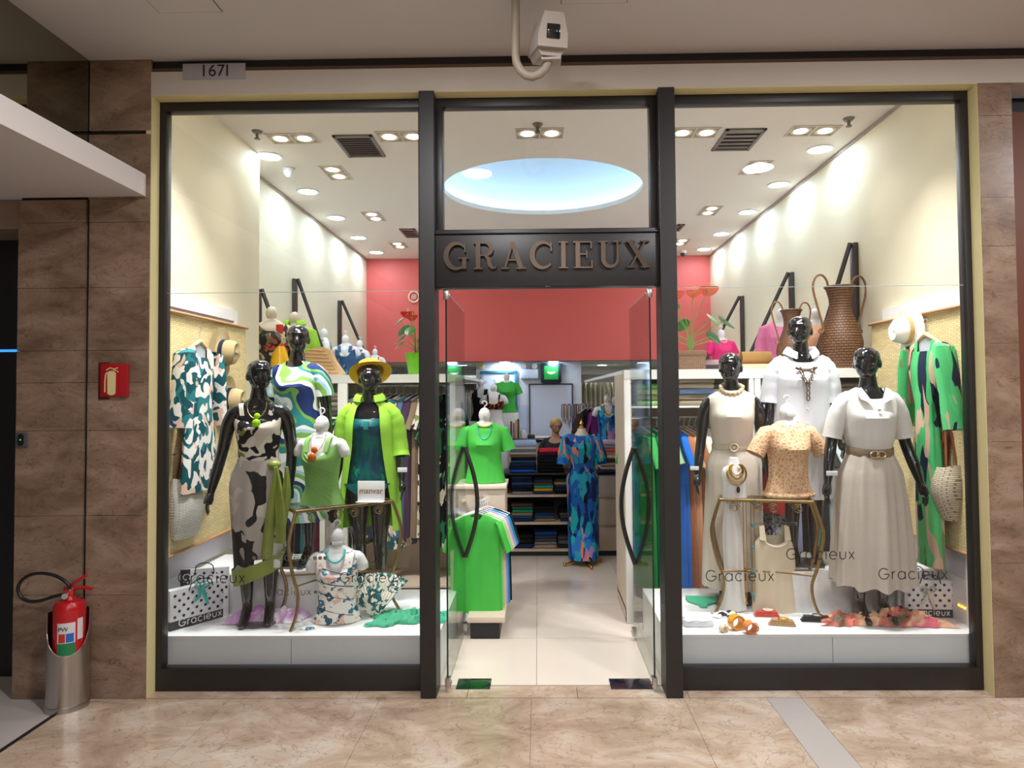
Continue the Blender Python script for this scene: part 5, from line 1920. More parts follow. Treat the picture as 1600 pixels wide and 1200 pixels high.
bel = MB().loft([[(a_ * math.cos(2 * PI * t / 48), -b_ * math.sin(2 * PI * t / 48), z - .02 * max(0, math.sin(2 * PI * t / 48))) for t in range(48)] for z, a_, b_ in ((1.06, .142, .108), (1.068, .146, .112), (1.112, .144, .112), (1.12, .140, .108))], False, False)
b = part('belt', bel, mat('taupe leather', srgb('8a7560'), .45), F)
part('buckle', MB().tube([(-.02 + .026 * math.cos(2 * PI * i / 18), -.126, 1.07 + .02 * math.sin(2 * PI * i / 18)) for i in range(18)], .007, 8, closed=True).tube([(.02 + .026 * math.cos(2 * PI * i / 18), -.126, 1.07 + .02 * math.sin(2 * PI * i / 18)) for i in range(18)], .007, 8, closed=True), mat('pale gold buckle', srgb('c9b28c'), .25, .9), b)
tag_card(F, (-.275, -.10, .95), .07, .03)

# ---- console table on the right with busts and jewellery
ZTR = 1.085
q0, q1 = atz(1124, 778, ZTR), atz(1271, 782, ZTR)
q2 = (q1.x + .03, q1.y + .15)
q3 = (q0.x + .05, q0.y + .15)
tabR = console('gilt curved leg console table with glass top in the right window', [(q0.x, q0.y), (q1.x, q1.y), q2, q3], ZTR, ZP)
F3 = bust_form('torso_form', 'white torso form in a peach lace tee on the right glass table', at_floor(1232, q0.y + .075, ZTR), R(8), .94)
tee(F3, P['lace'], .97, .014, .035, True, 'lace_tee', slen=.15, hemfold=.03, srad=.06, sout=.095)
part('hem_roll', down(cloth([(.985, .185, .13, .13, .02, 0, 2), (.965, .195, .14, .135, .03, 0, 2), (.952, .185, .13, .125, .02, 0, 2)], .02)), P['lace'], F3)
tag_card(F3, (.0, -.065, .60), .065, .035)
# white necklace bust
p = at_floor(1148, q0.y + .03, ZTR)
t = thing('necklace_stand', 'white necklace bust with thick gold strands on the right glass table', 'display stand', p, R(4))
rows = [(0, .10, .05), (.06, .095, .05), (.14, .10, .048), (.20, .10, .045), (.235, .08, .04), (.25, .05, .035), (.30, .038, .034), (.315, .03, .03)]
hb = .86
part('bust_shape', MB().loft([[(a * hb * math.cos(2 * PI * k / 32), b * hb * math.sin(2 * PI * k / 32) + .012 * (z / .3), z * hb) for k in range(32)] for z, a, b in rows]), M['white_form'], t)
for i in range(4):
    pts = [((.030 + .010 * i) * math.sin(R(a)) * 1.1, -.03 - .012 * (1 + math.cos(R(a))) * .5 - .006 * (i % 2), .235 - (.075 + .022 * i) * (1 + math.cos(R(a))) / 2) for a in range(-150, 151, 12)]
    part('gold_strand', MB().tube(pts, .006, 8), M['gold'] if i % 2 else BEAD['pearl'], t)
part('dark_pendant', MB().ball((0.004, -.058, .058), .016, 10, 7, (.8, .6, 1.5)), M['gloss_black'], t)
# chains and beads hanging from the table edge
def hung_chain(name, label, px, y0, y1, m, beads=None):
    Y = q0.y - .016
    a, b = at(px, y0, Y), at(px, y1, Y)
    t = thing(name, label, 'necklace', (a.x, Y, a.z))
    L = a.z - b.z
    for s in (-1, 1):
        part('chain', MB().tube([(s * .004, .01, .0), (s * .010, -.002, -.02), (s * .012, 0, -L * .5), (s * .006, 0, -L * .92), (0, 0, -L)], .0026, 6), m, t)
    if beads:
        for i in range(beads[1]):
            part('bead', MB().ball((.0, -.004, -.05 - i * (L - .1) / max(1, beads[1] - 1)), beads[2], 12, 8, (.8, .6, 1.25)), beads[0], t)
    else:
        part('pendant', MB().ball((0, -.002, -L), .009, 10, 7), m, t)
    return t


hung_chain('long_chain', 'long fine gold chain hanging from the right glass table', 1163, 781, 942, M['gold'])
hung_chain('stone_necklace', 'long necklace of blue oval stones hanging from the right glass table', 1175, 772, 942, M['gilt'], (BEAD['blue stone'], 5, .014))
# tank top on clear hanger under the table
Yt = q0.y + .035
h0 = at(1208, 815, Yt)
t = thing('tank_top', 'ecru tank top on a clear hanger under the right glass table', 'top', (h0.x, Yt, h0.z))
Lt = h0.z - at(1208, 957, Yt).z
g = cloth([(-.10, .095, .045, .04, 0, .05, 2), (-.14, .125, .05, .045, 0, .02, 2), (-.20, .14, .05, .045, .01, 0, 2), (-.40, .145, .055, .05, .02, 0, 2), (-Lt, .16, .06, .055, .03, 0, 2)], 0, 64, 7, hug=False)
for s in (-1, 1):
    g.loft([[(s * .062, -.045, -.125), (s * .105, -.042, -.115), (s * .105, -.036, -.11), (s * .062, -.039, -.12)], [(s * .068, -.02, -.02), (s * .10, -.02, -.03), (s * .10, -.014, -.03), (s * .068, -.014, -.02)], [(s * .068, .02, -.02), (s * .10, .02, -.03), (s * .10, .026, -.03), (s * .068, .026, -.02)], [(s * .062, .035, -.105), (s * .105, .035, -.105), (s * .105, .041, -.105), (s * .062, .041, -.105)]])
part('tank_cloth', g, P['ecru'], t)
part('neck_binding', MB().tube([(.075 * math.cos(R(a)), -.052 - .004 * math.sin(R(-a)), -.115 + .045 * math.sin(R(a))) for a in range(180, 361, 12)], .006, 6), P['cream'], t)
o = part('hanger', MB().tube([(-.16, 0, -.015), (.16, 0, -.015)], .009, 8), glass('clear plastic', (.86, .88, .95), 1.0), t)
part('hanger_hook', MB().tube([(0, 0, -.01), (0, 0, .05), (.012, 0, .075), (0, 0, .09), (-.014, 0, .08)], .0035, 6), M['chrome'], o)
# white gauze blouse hanging beside it
Yg = q0.y + .05
h0 = at(1140, 785, Yg)
t = thing('gauze_scarf', 'long white gauze scarf hanging from the left end of the right glass table', 'scarf', (h0.x, Yg, h0.z))
Lg = h0.z - at(1140, 952, Yg).z
rings = []
for i in range(22):
    u = i / 21
    rings.append([((.03 + .06 * u + .012 * math.sin(6 * u)) * math.cos(2 * PI * k / 40) * (1 + .10 * math.cos(6 * 2 * PI * k / 40 + 3 * u)) + .02 * math.sin(2.4 * u), (.02 + .03 * u) * math.sin(2 * PI * k / 40) * (1 + .15 * math.cos(5 * 2 * PI * k / 40)), -Lg * u) for k in range(40)])
part('gauze', MB().loft(rings, True, False), P['white_sheer'], t)
# ---- small things on the right platform
lay('coral_scarf', 'crumpled coral, cream and brown scarf along the front of the right platform', 'scarf', P['coral'], 1380, 974, .80, .15, .11, 1.4, R(-4), nx=70)
p = atz(1089, 975, ZP)
t = solo('folded_towel', heap(.17, .12, .012, 4.4, edge=.05), P['white_cotton'], 'white folded garment lying at the left end of the right platform', 'garment', (p.x, p.y - .005, ZP + .036))
folded('thick white folded cloth lying under the white garment on the right platform', P['white_cotton'], (p.x, p.y, ZP), .18, .13, .036, 0, None)
p = atz(1098, 945, ZP)
g = MB()
out = [(-.11, .10), (.11, .10), (.10, .04), (.03, -.03), (.02, -.08), (-.02, -.08), (-.03, -.03), (-.10, .04)]
g.add([(x, y, .012 + .02 * (y > .05) + .006 * math.sin(30 * x)) for x, y in out] + [(x, y, .002) for x, y in out], [tuple(range(8)), tuple(range(15, 7, -1))] + [(i, i + 8, (i + 1) % 8 + 8, (i + 1) % 8) for i in range(8)])
solo('bikini_bottom', g, P['green'], 'jade green bikini bottom on the right platform beside the white garment', 'garment', (p.x, p.y, ZP), R(-8))
lay('striped_scarf', 'white scarf with black stripes and dots behind the yellow belt', 'scarf', fabric_print('black dash print', [(0, srgb('eeece8')), (.8, srgb('222026'))], 40, warp=.1), 1134, 962, .17, .10, .04, 6.3)


def coil(label, px, py, m, r, w, turns, rz, group='rolled belts'):
    p = atz(px, py, ZP)
    pts = []
    n = int(turns * 18)
    vs = []
    for i in range(n + 1):
        a = 2 * PI * i / 18
        rr = r * (1 - .10 * (i / 18))
        vs.append((rr * math.cos(a), rr * math.sin(a)))
    rings = []
    for x, z in vs:
        f = 1 - .002 / max(.001, math.hypot(x, z))
        rings.append([(x, -w / 2, z + r), (x, w / 2, z + r), (x * f * .97, w / 2, z * f * .97 + r), (x * f * .97, -w / 2, z * f * .97 + r)])
    t = thing('rolled_belt', label, 'belt', (p.x, p.y, ZP), rz, group)
    part('strap', MB().loft(rings), m, t)
    part('buckle', MB().tube([(r * 1.0 + .004, -w * .5 + w * (.5 + .5 * math.sin(2 * PI * i / 16)), r + .022 * math.cos(2 * PI * i / 16)) for i in range(16)], .004, 6, closed=True), m, t)
    return t


coil('yellow rolled belt on the right platform', 1150, 984, mat('amber yellow plastic', srgb('f0a51c'), .3), .048, .05, 2.4, R(20))
coil('orange rolled belt with round buckle hanging over the platform edge', 1172, 990, mat('orange plastic', srgb('ef8f4c'), .3), .038, .06, 2.2, R(8))
coil('cream rolled belt in front of the striped scarf', 1130, 988, mat('cream strap', srgb('e9d3b4'), .5), .022, .035, 1.6, R(30))


def flat_belt(label, px, py, m, L, rz, buck):
    p = atz(px, py, ZP)
    t = thing('folded_belt', label, 'belt', (p.x, p.y, ZP), rz, 'folded belts')
    for i in range(3):
        g = MB().bbox(-L / 2 + .01 * i, L / 2 - .006 * i, -.022 + .004 * i, .022 + .004 * i, .002 + i * .011, .012 + i * .011, .004)
        part('strap_layer', g, m, t)
    part('buckle', MB().tube([(.01 + .03 * math.cos(2 * PI * i / 18), .008 + .02 * math.sin(2 * PI * i / 18), .042) for i in range(18)], .0045, 6, closed=True).tube([(-.02, .008, .042), (.04, .008, .042)], .003, 6), buck, t)
    return t


flat_belt('red folded belt on the right platform', 1198, 963, mat('red straw', srgb('c8453c'), .5), .16, R(-4), BEAD['ivory'])
flat_belt('tan folded belt with gold buckle on the right platform', 1222, 977, mat('tan strap', srgb('b08a5c'), .5), .165, R(-12), M['gold'])
flat_belt('black folded belt with silver buckle on the right platform', 1275, 971, M['black'], .19, R(-6), M['chrome'])
# gift bags at the right wall
a, b = atz(1410, 962, ZP), atz(1500, 968, ZP)
gy = (a.y + b.y) / 2
gift_bag('dotted white gift bag with silver bow and name band by the right wall', ((a.x + b.x) / 2, gy, ZP), R(-3), b.x - a.x, at(1455, 907, gy).z - ZP, .035, mat('silver ribbon', srgb('c9c7b4'), .35), (-.02, .17))
gift_bag('dotted gift bag standing behind the silver bow bag', (a.x + .12, .449 if gy + .06 > .44 else gy + .10, ZP) if False else (a.x + .10, gy + .045, ZP), R(-3), .24, at(1440, 893, gy + .05).z - ZP, .02, None, (0, 0), False)
# robe, hat and straw bag on the right mat
Xw = XR - .13
h = atx(1446, 500, Xw)
t = thing('hanging_robe', 'long green, beige and navy print robe on a wooden hanger on the right mat', 'robe', (Xw, h.y, h.z - .12), R(-90))
part('robe_cloth', hung_mb(.20, 1.50, .06, .0, .06, 6, .52, 10, .075, .36, 2.0, .45, low=.60, neckw=.085), P['robe'], t)
part('lining', MB().add([(-.09, .0, .0), (.09, .0, .0), (.06, .0, -.42), (-.06, .0, -.42)], [(0, 1, 2, 3)]), mat('pale grey lining', srgb('c6ccd3'), .8), t)
hanger(t, M['hanger_wood'], .17, .13, z=.005, thick=.012)
wall_hat('white hat with tan band hung on the right mat beside the robe', 1421, 516, 'right', mat('white straw', srgb('e3ddd8'), .8), colour('c09a66'), .17)
tote('straw_bag', 'round natural straw bag with tan straps hanging on the right mat', 1485, 730, 812, .22, 'right', woven('natural weave', srgb('ddd0b8'), srgb('8d7a5c'), 24, 34, .8, .9, 'XZ'), M['brown_leather'], 672, 'round', .11)
q = atx(1500, 597, XR - .055)
solo('price_card', MB().bbox(-.003, 0, -.05, .05, -.015, .015, .001), M['white'], 'small white price card on the right mat beside the robe sleeve', 'card', q)
# lettering stuck on the window glass
for nm, (x0, x1, yb, par) in {'a': (278, 382, 911, w1), 'b': (531, 628, 910, w1), 'c': (1103, 1209, 908, w2), 'd': (1229, 1335, 874, w2), 'e': (1373, 1480, 905, w2)}.items():
    p0, p1 = at(x0, yb, -.001), at(x1, yb, -.001)
    gracieux('glass_letter', par, p0.x, p0.z, p1.x - p0.x, y=-.0006, thick=.0008)
# smaller repeats on the platform step
p0, p1 = at(413, 930, YT0), at(486, 930, YT0)
st = [o for o in bpy.data.objects if o.name == 'display_step'][0]
gracieux('step_letter', st, p0.x, p0.z, p1.x - p0.x, y=YT0 - .0004, thick=.0006, m=M['vent'])
dm = MB().lathe([(0, 0), (.012, 0)], 14, cap0=False, cap1=False).xf(Matrix.Rotation(PI / 2, 4, 'X')).mesh('dot', False)
for px in (493, 501, 509):
    q = at(px, 925, YT0)
    o = link('dot', dm, M['vent'], st)
    o.location = (q.x, YT0 - .001, q.z)
p0, p1 = at(413, 876, -.001), at(486, 876, -.001)
gracieux('glass_letter', w1, p0.x, p0.z, p1.x - p0.x, y=-.0006, thick=.0008, m=M['vent'])
for px in (397, 405, 492, 500, 508):
    q = at(px, 872, -.001)
    o = link('dot', dm, M['vent'], w1)
    o.location = (q.x, -.0008, q.z)
# ================================================================ shelving behind the windows
YCL, YCR, ZC, YCB = 1.80, 1.15, 1.985, 5.6
YC = YCL
def unit(label, x0, x1, posts, beam=.075):
    t = thing('shelving_unit', label, 'shelving', (0, 0, 0), 0, 'white shelving units')
    part('top_board', MB().box(x0, x1, YC, YCB, ZC - .03, ZC), M['white'], t, False)
    part('front_beam', MB().box(x0, x1, YC - .012, YC + .02, ZC - beam, ZC), M['beam'], t, False)
    for a, b in posts:
        part('post', MB().bbox(a, b, YC - .010, YC + .03, 0, ZC - beam, .002), M['beam'], t)
    part('plinth', MB().box(x0, x1, YC + .02, YC + .06, 0, .09), M['black'], t, False)
    part('back_panel', MB().box(x0, x1, YC + .62, YC + .64, 0.0, ZC - .03), M['wood'], t, False)
    part('floor_board', MB().box(x0, x1, YC + .02, YC + .62, .09, .11), M['wood'], t, False)
    return t


M['beam'] = mat('pale grey white laminate', srgb('d3d2cd'), .45)
xl1 = at(712, 700, YC).x
uL = unit('white open shelving unit behind the left window display', XL + .004, xl1, [(at(500, 600, YC).x, at(508, 600, YC).x), (at(528, 600, YC).x, at(543, 600, YC).x), (xl1 - .05, xl1)])
part('side_panel', MB().box(xl1 - .03, xl1, YC + .03, YC + .62, 0, ZC - .03), M['wood'], uL, False)
YC = YCR
xr0 = at(976, 700, YC).x
uR = unit('white open shelving unit behind the right window display', xr0, XR - .004, [(xr0, at(987, 700, YC).x), (at(1170, 600, YC).x, at(1177, 600, YC).x), (at(1178.5, 600, YC).x, at(1188, 600, YC).x)])
part('side_panel', MB().box(xr0, xr0 + .025, YC + .03, YC + .62, 0, ZC - .03), M['wood'], uR, False)
zsh = at(1100, 634, YC).z
part('shelf', MB().box(at(987, 700, YC).x, at(1170, 600, YC).x, YC + .03, YC + .6, zsh - .015, zsh), M['white'], uR, False)
part('shelf', MB().box(at(1188, 700, YC).x, XR - .01, YC + .03, YC + .6, zsh - .015, zsh), M['white'], uR, False)
YC = YCL
zrl = at(600, 603, YC + .3).z
part('rail', MB().tube([(at(543, 600, YC).x, YC + .3, zrl), (xl1 - .03, YC + .3, zrl)], .012, 8), M['chrome'], uL)
YC = YCR
zrl2 = at(1080, 652, YC + .3).z
part('rail', MB().tube([(at(987, 600, YC).x, YC + .3, zrl2), (XR - .01, YC + .3, zrl2)], .012, 8), M['chrome'], uR)
YC = YCL
zs1 = at(520, 652, YC).z
part('shelf', MB().box(XL + .01, at(528, 600, YC).x, YC + .03, YC + .6, zs1 - .015, zs1), M['white'], uL, False)
part('rail', MB().tube([(XL + .01, YC + .3, zs1 - .08), (at(528, 600, YC).x, YC + .3, zs1 - .08)], .012, 8), M['chrome'], uL)
zs2 = at(600, 800, YC).z
# hung clothes, left unit
M['hang_white'] = mat('white plastic hanger', srgb('dedde2'), .35)
GL = 'clothes on the rail behind the left window'
listL = [('jungle print', P['camo'], 'dress'), ('white', 'd8d6da', 'short'), ('charcoal', '3a393e', 'long'), ('dark floral', P['darkfloral'], 'long'), ('ink blue', '2a3350', 'long'), ('grey', '8b8b90', 'short'), ('black', '17171a', 'long'),
         ('leaf print', P['leaf'], 'dress'), ('denim blue', '5a7498', 'long'), ('plum', '4a3350', 'long'), ('taupe', '8c7560', 'long'), ('black and cream', P['bw'], 'long'), ('forest green', '24583f', 'long'), ('jungle print wide sleeved', P['camo'], 'dress')]
SH = {'short': dict(w=.17, L=.70, d=.03, flare=.02, fold=.06, sleeve_len=.22, sleeve_w=.06, vneck=.06), 'long': dict(w=.17, L=1.30, d=.035, flare=.02, fold=.07, sleeve_len=.25, sleeve_w=.06, vneck=.05), 'dress': dict(w=.19, L=1.40, d=.05, flare=.03, fold=.07, sleeve_len=.36, sleeve_w=.08, vneck=.12)}
n = len(listL)
xa, xb = at(556, 600, YC + .3).x, at(694, 600, YC + .3).x
for i, (cn, cm, kd) in enumerate(listL):
    x = xa + (xb - xa) * i / (n - 1)
    nm = 'hung_dress' if kd == 'dress' else 'hung_garment'
    rack_item(nm, '%s %s hanging on the rail behind the left window' % (cn, {'short': 'short top', 'long': 'long garment', 'dress': 'dress'}[kd]), 'garment', colour(cm) if isinstance(cm, str) else cm, (x, YC + .3, zrl - .085), R(62 - 2 * (i % 3)), kd, GL, M['hang_white'], **SH[kd])
listL2 = [('navy', '222b48'), ('rust floral', P['darkfloral']), ('olive', '5a5c3a'), ('black', '151517'), ('teal', '27666a'), ('wine', '5c2434'), ('grey print', P['bwsatin'])]
xa, xb = at(430, 700, YC + .3).x, at(525, 700, YC + .3).x
for i, (cn, cm) in enumerate(listL2):
    x = xa + (xb - xa) * i / (len(listL2) - 1)
    rack_item('hung_garment', '%s garment on the low rail between the two left mannequins' % cn, 'garment', colour(cm) if isinstance(cm, str) else cm, (x, YC + .3, zs1 - .165), R(64), 'long2', 'clothes on the low left rail', M['hang_white'], w=.17, L=1.1, d=.035, flare=.02, fold=.07, sleeve_len=.2, sleeve_w=.055, vneck=.05)
YC = YCR
GR = 'clothes on the rail behind the right window'
listR = [('bright green', '3f9d4f', 'long'), ('emerald', '1c7a50', 'long'), ('pale green', '9cc69a', 'short'), ('cobalt blue', '1f6fd0', 'long'), ('terracotta', 'b4724e', 'long'), ('peach', 'd8a07c', 'long'), ('copper', 'a0623f', 'long'), ('ivory', 'ddd3c4', 'long'), ('cream', 'd8ccba', 'long'),
         ('sand', 'b8a78e', 'long'), ('coffee', '5d4636', 'long'), ('black', '141416', 'long'), ('dark brown', '3b2c25', 'long'), ('red', 'b43238', 'short'), ('navy scroll print', fabric_print('navy scroll', [(0, srgb('e4e4ec')), (.5, srgb('26305e'))], 30, warp=.3, wscale=14), 'long'), ('lavender grey', '9a9cb8', 'long'), ('jet black', '101012', 'long'), ('kelly green', '1f7d46', 'long'), ('dark grey', '3d3d40', 'long'), ('pale aqua', 'b9cdd0', 'long')]
pxs = [1000, 1012, 1026, 1052, 1060, 1068, 1076, 1085, 1096, 1108, 1122, 1136, 1150, 1196, 1206, 1220, 1232, 1248, 1262, 1276]
for i, (cn, cm, kd) in enumerate(listR):
    x = at(pxs[i], 652, YC + .3).x
    rack_item('hung_garment', '%s %s hanging on the rail behind the right window' % (cn, {'short': 'short top', 'long': 'long garment'}[kd]), 'garment', colour(cm) if isinstance(cm, str) else cm, (x, YC + .3, zrl2 - .085), R(-60 + 3 * (i % 3)), kd, GR, M['hang_white'], **SH[kd])
# bagged folded clothes on the upper shelves
bagged = lambda h: (mat('bagged ' + h, srgb(h), .25, spec=.6, coat=.5, bump=.5, bscale=14) if ('b', h) not in COLS else COLS[('b', h)])
def shelf_stack(where, px, py_shelf, items, w, Y=None, d=.30, h=.045, zz=None, group='bagged clothes on the shelves'):
    Y = YC + .22 if Y is None else Y
    p = at(px, 600, Y)
    z = zz
    nn = len(items)
    for i, (cn, hx) in enumerate(items):
        pos = 'top' if i == nn - 1 else ('bottom' if i == 0 else CARD[i] + ' from bottom')
        k = ('b', hx)
        if k not in COLS:
            COLS[k] = bagged(hx)
        folded('%s bagged garment, %s of stack %s' % (cn, pos, where), COLS[k], (p.x, Y, z), w, d, h, random.uniform(-.03, .03), group)
        z += h


shelf_stack('behind the right post', 1082, 632, [('khaki', '8d8060'), ('taupe', 'a08f78'), ('blue', '6f92c4'), ('beige', 'c0b096'), ('sand', 'b3a48c')], .28, zz=zsh)
shelf_stack('beside the cream dress head', 1128, 632, [('white', 'dcd8d0'), ('cream', 'd0c4b0'), ('stone', 'bdb4a6'), ('charcoal', '34343c')], .22, zz=zsh)
shelf_stack('seen through the right glass door', 1016, 632, [('leaf green', '6f9a4e'), ('olive green', '7d8f4a'), ('pale green', 'a8bf80'), ('bright green', '5fae4c')], .26, zz=zsh)
shelf_stack('behind the knit top mannequin', 1316, 632, [('brown', '6a5a4e'), ('mink', '8c7a6c'), ('grey', '7d756e'), ('dark taupe', '5d5148')], .26, zz=zsh)
shelf_stack('right of the double post', 1206, 632, [('mocha', '6f5d50'), ('fawn', '94826f'), ('slate', '5e6068'), ('cocoa', '5a483c')], .22, zz=zsh)
YC = YCL
shelf_stack('behind the ribbon print dress', 516, 650, [('black', '202024'), ('moss', '5a5c48'), ('stone grey', '8a8478'), ('brown', '62564a'), ('clear wrapped beige', 'a89a86')], .24, zz=zs1)

# ================================================================ on top of the left unit
def top(px, Y, z=ZC):
    p = at(px, 583, Y)
    return (p.x, Y, z)


def bar_pair(label, px, y0, y1, side, lean):
    """black wooden upright on the wall with a slanting bar"""
    X = XL + .02 if side == 'left' else XR - .02
    a = atx(px, y0, X)
    zb = ZC + .001
    s = 1 if side == 'left' else -1
    t = thing('slanted_bracket', label, 'bracket', (X, a.y, zb), 0, 'black slanting brackets')
    h = a.z - zb
    part('upright', MB().bbox(-.018, .018, -.04, .04, 0, h, .003), M['black_bar'], t)
    part('slanted_bar', MB().tube([(s * .03, 0, h), (s * lean, -.02, .02)], .02, 4), M['black_bar'], t, False)
    return t


M['black_bar'] = mat('black stained wood', srgb('2e2b2b'), .45)
bar_pair('black slanting bracket on the left wall nearest the window', 404, 452, 580, 'left', .34)
bar_pair('black slanting bracket on the left wall behind the lime shirt', 461, 436, 580, 'left', .42)
bar_pair('black slanting bracket on the left wall behind the blue tops', 531, 470, 580, 'left', .50)
bar_pair('black slanting bracket on the right wall behind the big wicker vase', 1334, 380, 580, 'right', .38)
bar_pair('black slanting bracket on the right wall behind the small wicker vase', 1236, 426, 580, 'right', .55)
bar_pair('black slanting bracket on the right wall beside the pink tee', 1159, 463, 580, 'right', .60)
# floral dress form
t = bust_form('dress_form', 'cream headless form in a dark rust floral dress at the left wall', top(424, 2.0), R(25), .95, M['cream_form'], False, 'cream display forms')
part('floral_dress', down(cloth([(1.46, .10, .07, .07, 0, .10, 4), (1.43, .155, .085, .08, 0, .06, 4), (1.38, .172, .11, .1, 0, 0, 3), (1.28, .155, .14, .105, .01, 0, 3), (1.1, .15, .12, .11, .02, 0, 3), (.955, .2, .15, .15, .04, 0, 3)], .014)), P['darkfloral'], t)
t = bust_form('dress_form', 'cream headless form in an open lime shirt on the left shelving', top(460, 2.25), R(8), .92, M['cream_form'], False, 'cream display forms')
part('print_top', down(cloth([(1.40, .10, .10, .085, 0, .09, 2), (1.34, .15, .12, .095, 0, .03, 2), (1.2, .14, .11, .09, 0, 0, 2), (.955, .172, .11, .118, 0, 0, 2)], .008)), P['darkfloral'], t)
g = open_shirt(.955, .02, R(22), R(40))
for s in (-1, 1):
    g.tube([(s * .125, 0, 1.425), (s * .165, 0, 1.41), (s * .205, 0, 1.25), (s * .22, -.01, 1.05)], [.048, .062, .066, .07], 20, cap=False)
part('lime_shirt', down(g), P['lime'], t)
blue_top = mat('teal blue jersey', srgb('0f6f96'), .6)
blue_velvet = mat('deep blue velvet', srgb('134a7c'), .5, sheen=.5)
def tank(t, m, strapw=.02, z0=1.445, dip=.12):
    g = cloth([(z0, .09, .09, .08, 0, dip, 4), (1.34, .15, .12, .095, 0, dip * .25, 4), (1.28, .145, .13, .1, 0, 0, 2), (1.1, .13, .1, .09, .006, 0, 2), (.955, .172, .11, .118, .01, 0, 2)], .008, side=.08)
    for s in (-1, 1):
        strap(g, .085, z0 - .09, 1.35, strapw, s)
    return part('tank_top', down(g), m, t)


t = bust_form('torso_form', 'white torso form in a plain teal tank behind the lime shirt', top(506, 3.5), R(-60), .86)
tank(t, blue_top)
t = bust_form('torso_form', 'white torso form in a deep blue vee neck top on the left shelving', top(540, 3.9), R(8), .80)
tank(t, mat('petrol blue velvet', srgb('0e4f7d'), .5, noise=.3, nscale=14), .024, 1.455, .19)
t = bust_form('torso_form', 'white torso form in a navy top behind the deep blue one', top(562, 4.5), R(-30), .78)
tank(t, blue_velvet)
t = bust_form('torso_form', 'white torso form in a red and brown bikini near the coral wall', top(586, 5.2), R(5), .68)
g = cloth([(1.34, .13, .12, .09, 0, .0, 2), (1.30, .14, .13, .1, 0, 0, 2), (1.24, .14, .12, .09, 0, 0, 2)], .01)
for s in (-1, 1):
    strap(g, .08, 1.32, 1.32, .012, s)
part('bikini_top', down(g), fabric_print('red brown print', [(0, srgb('b8332c')), (.5, srgb('5a2a22')), (.8, srgb('e0704a'))], 30), t)
for zz in (.40, .45):
    part('red_bead', MB().ball((0, -.10, zz), .022, 10, 7), mat('red bead', srgb('d02a2a'), .3), t)
# flame glazed vase, straw cushion bag, printed cloth
p = top(437, 1.95)
t = thing('glazed_vase', 'tall neck vase glazed red above and yellow below on the left shelving', 'vase', p)
part('vase_base', MB().lathe([(0, 0), (.085, 0), (.088, .03), (.088, .08)], 28, cap1=False), colour('b9772a', .3), t)
part('vase_body', MB().lathe([(.088, .08), (.083, .15), (.066, .21), (.045, .27)], 28, cap0=False, cap1=False), mat('yellow glaze', srgb('f2b90f'), .25, noise=.15, nscale=20), t)
part('vase_neck', MB().lathe([(.045, .27), (.034, .31), (.030, .38), (.032, .47), (.028, .47), (.026, .38)], 28, cap0=False, cap1=False), mat('red glaze', srgb('d8251a'), .25), t)
p = top(437, 2.2)
p = top(507, 1.95)
t = thing('straw_clutch', 'large slouching beige pleated straw bag on the left shelving', 'bag', p, R(0))
out = [(-.20, 0), (.18, 0), (.185, .015), (.10, .14), (.06, .235), (.0, .26), (-.08, .255), (-.20, .17), (-.215, .08)]
mm = MB().prism(out, -.05, .05)
part('bag_body', mm, mat('pleated straw', srgb('dcb98a'), .8), t, False)
for i in range(7):
    z = .03 + i * .033
    xr_ = .175 - max(0, z - .015) * .58
    part('pleat', MB().tube([(-.205 + .01 * (z > .17), -.052, z + .012), (-.1, -.056, z + .004), (xr_ - .03, -.056, z - .006)], .006, 6), mat('pleat straw', srgb('cfa877'), .8) if i == 0 else bpy.data.materials['pleat straw'], t)
p = top(526, 2.35)
solo('printed_cloth', heap(.20, .16, .24, 7.7, freq=8), fabric_print('orange blue print', [(0, srgb('16457e')), (.3, srgb('f08a2c')), (.45, srgb('0f2f5e')), (.62, srgb('3fa3b4')), (.75, srgb('15508e')), (.9, srgb('f2d0a8'))], 18), 'bunched blue and orange printed cloth beside the straw bag', 'garment', p)
p = top(612, 2.5)
t = thing('sandal_pair', 'dark strappy sandals lying on the left shelving near the plant', 'sandals', p)
for s in (-1, 1):
    o = part('sole', MB().bbox(-.10, .08, s * .05 - .03, s * .05 + .03, 0, .018, .006), M['black'], t)
    part('strap', MB().tube([(.03, s * .05 - .032, .012), (.03, s * .05, .06), (.03, s * .05 + .032, .012)], .009, 8), colour('2c3a5c'), o)
    part('heel', MB().bbox(-.10, -.07, s * .05 - .02, s * .05 + .02, .018, .07, .004), M['black'], o)
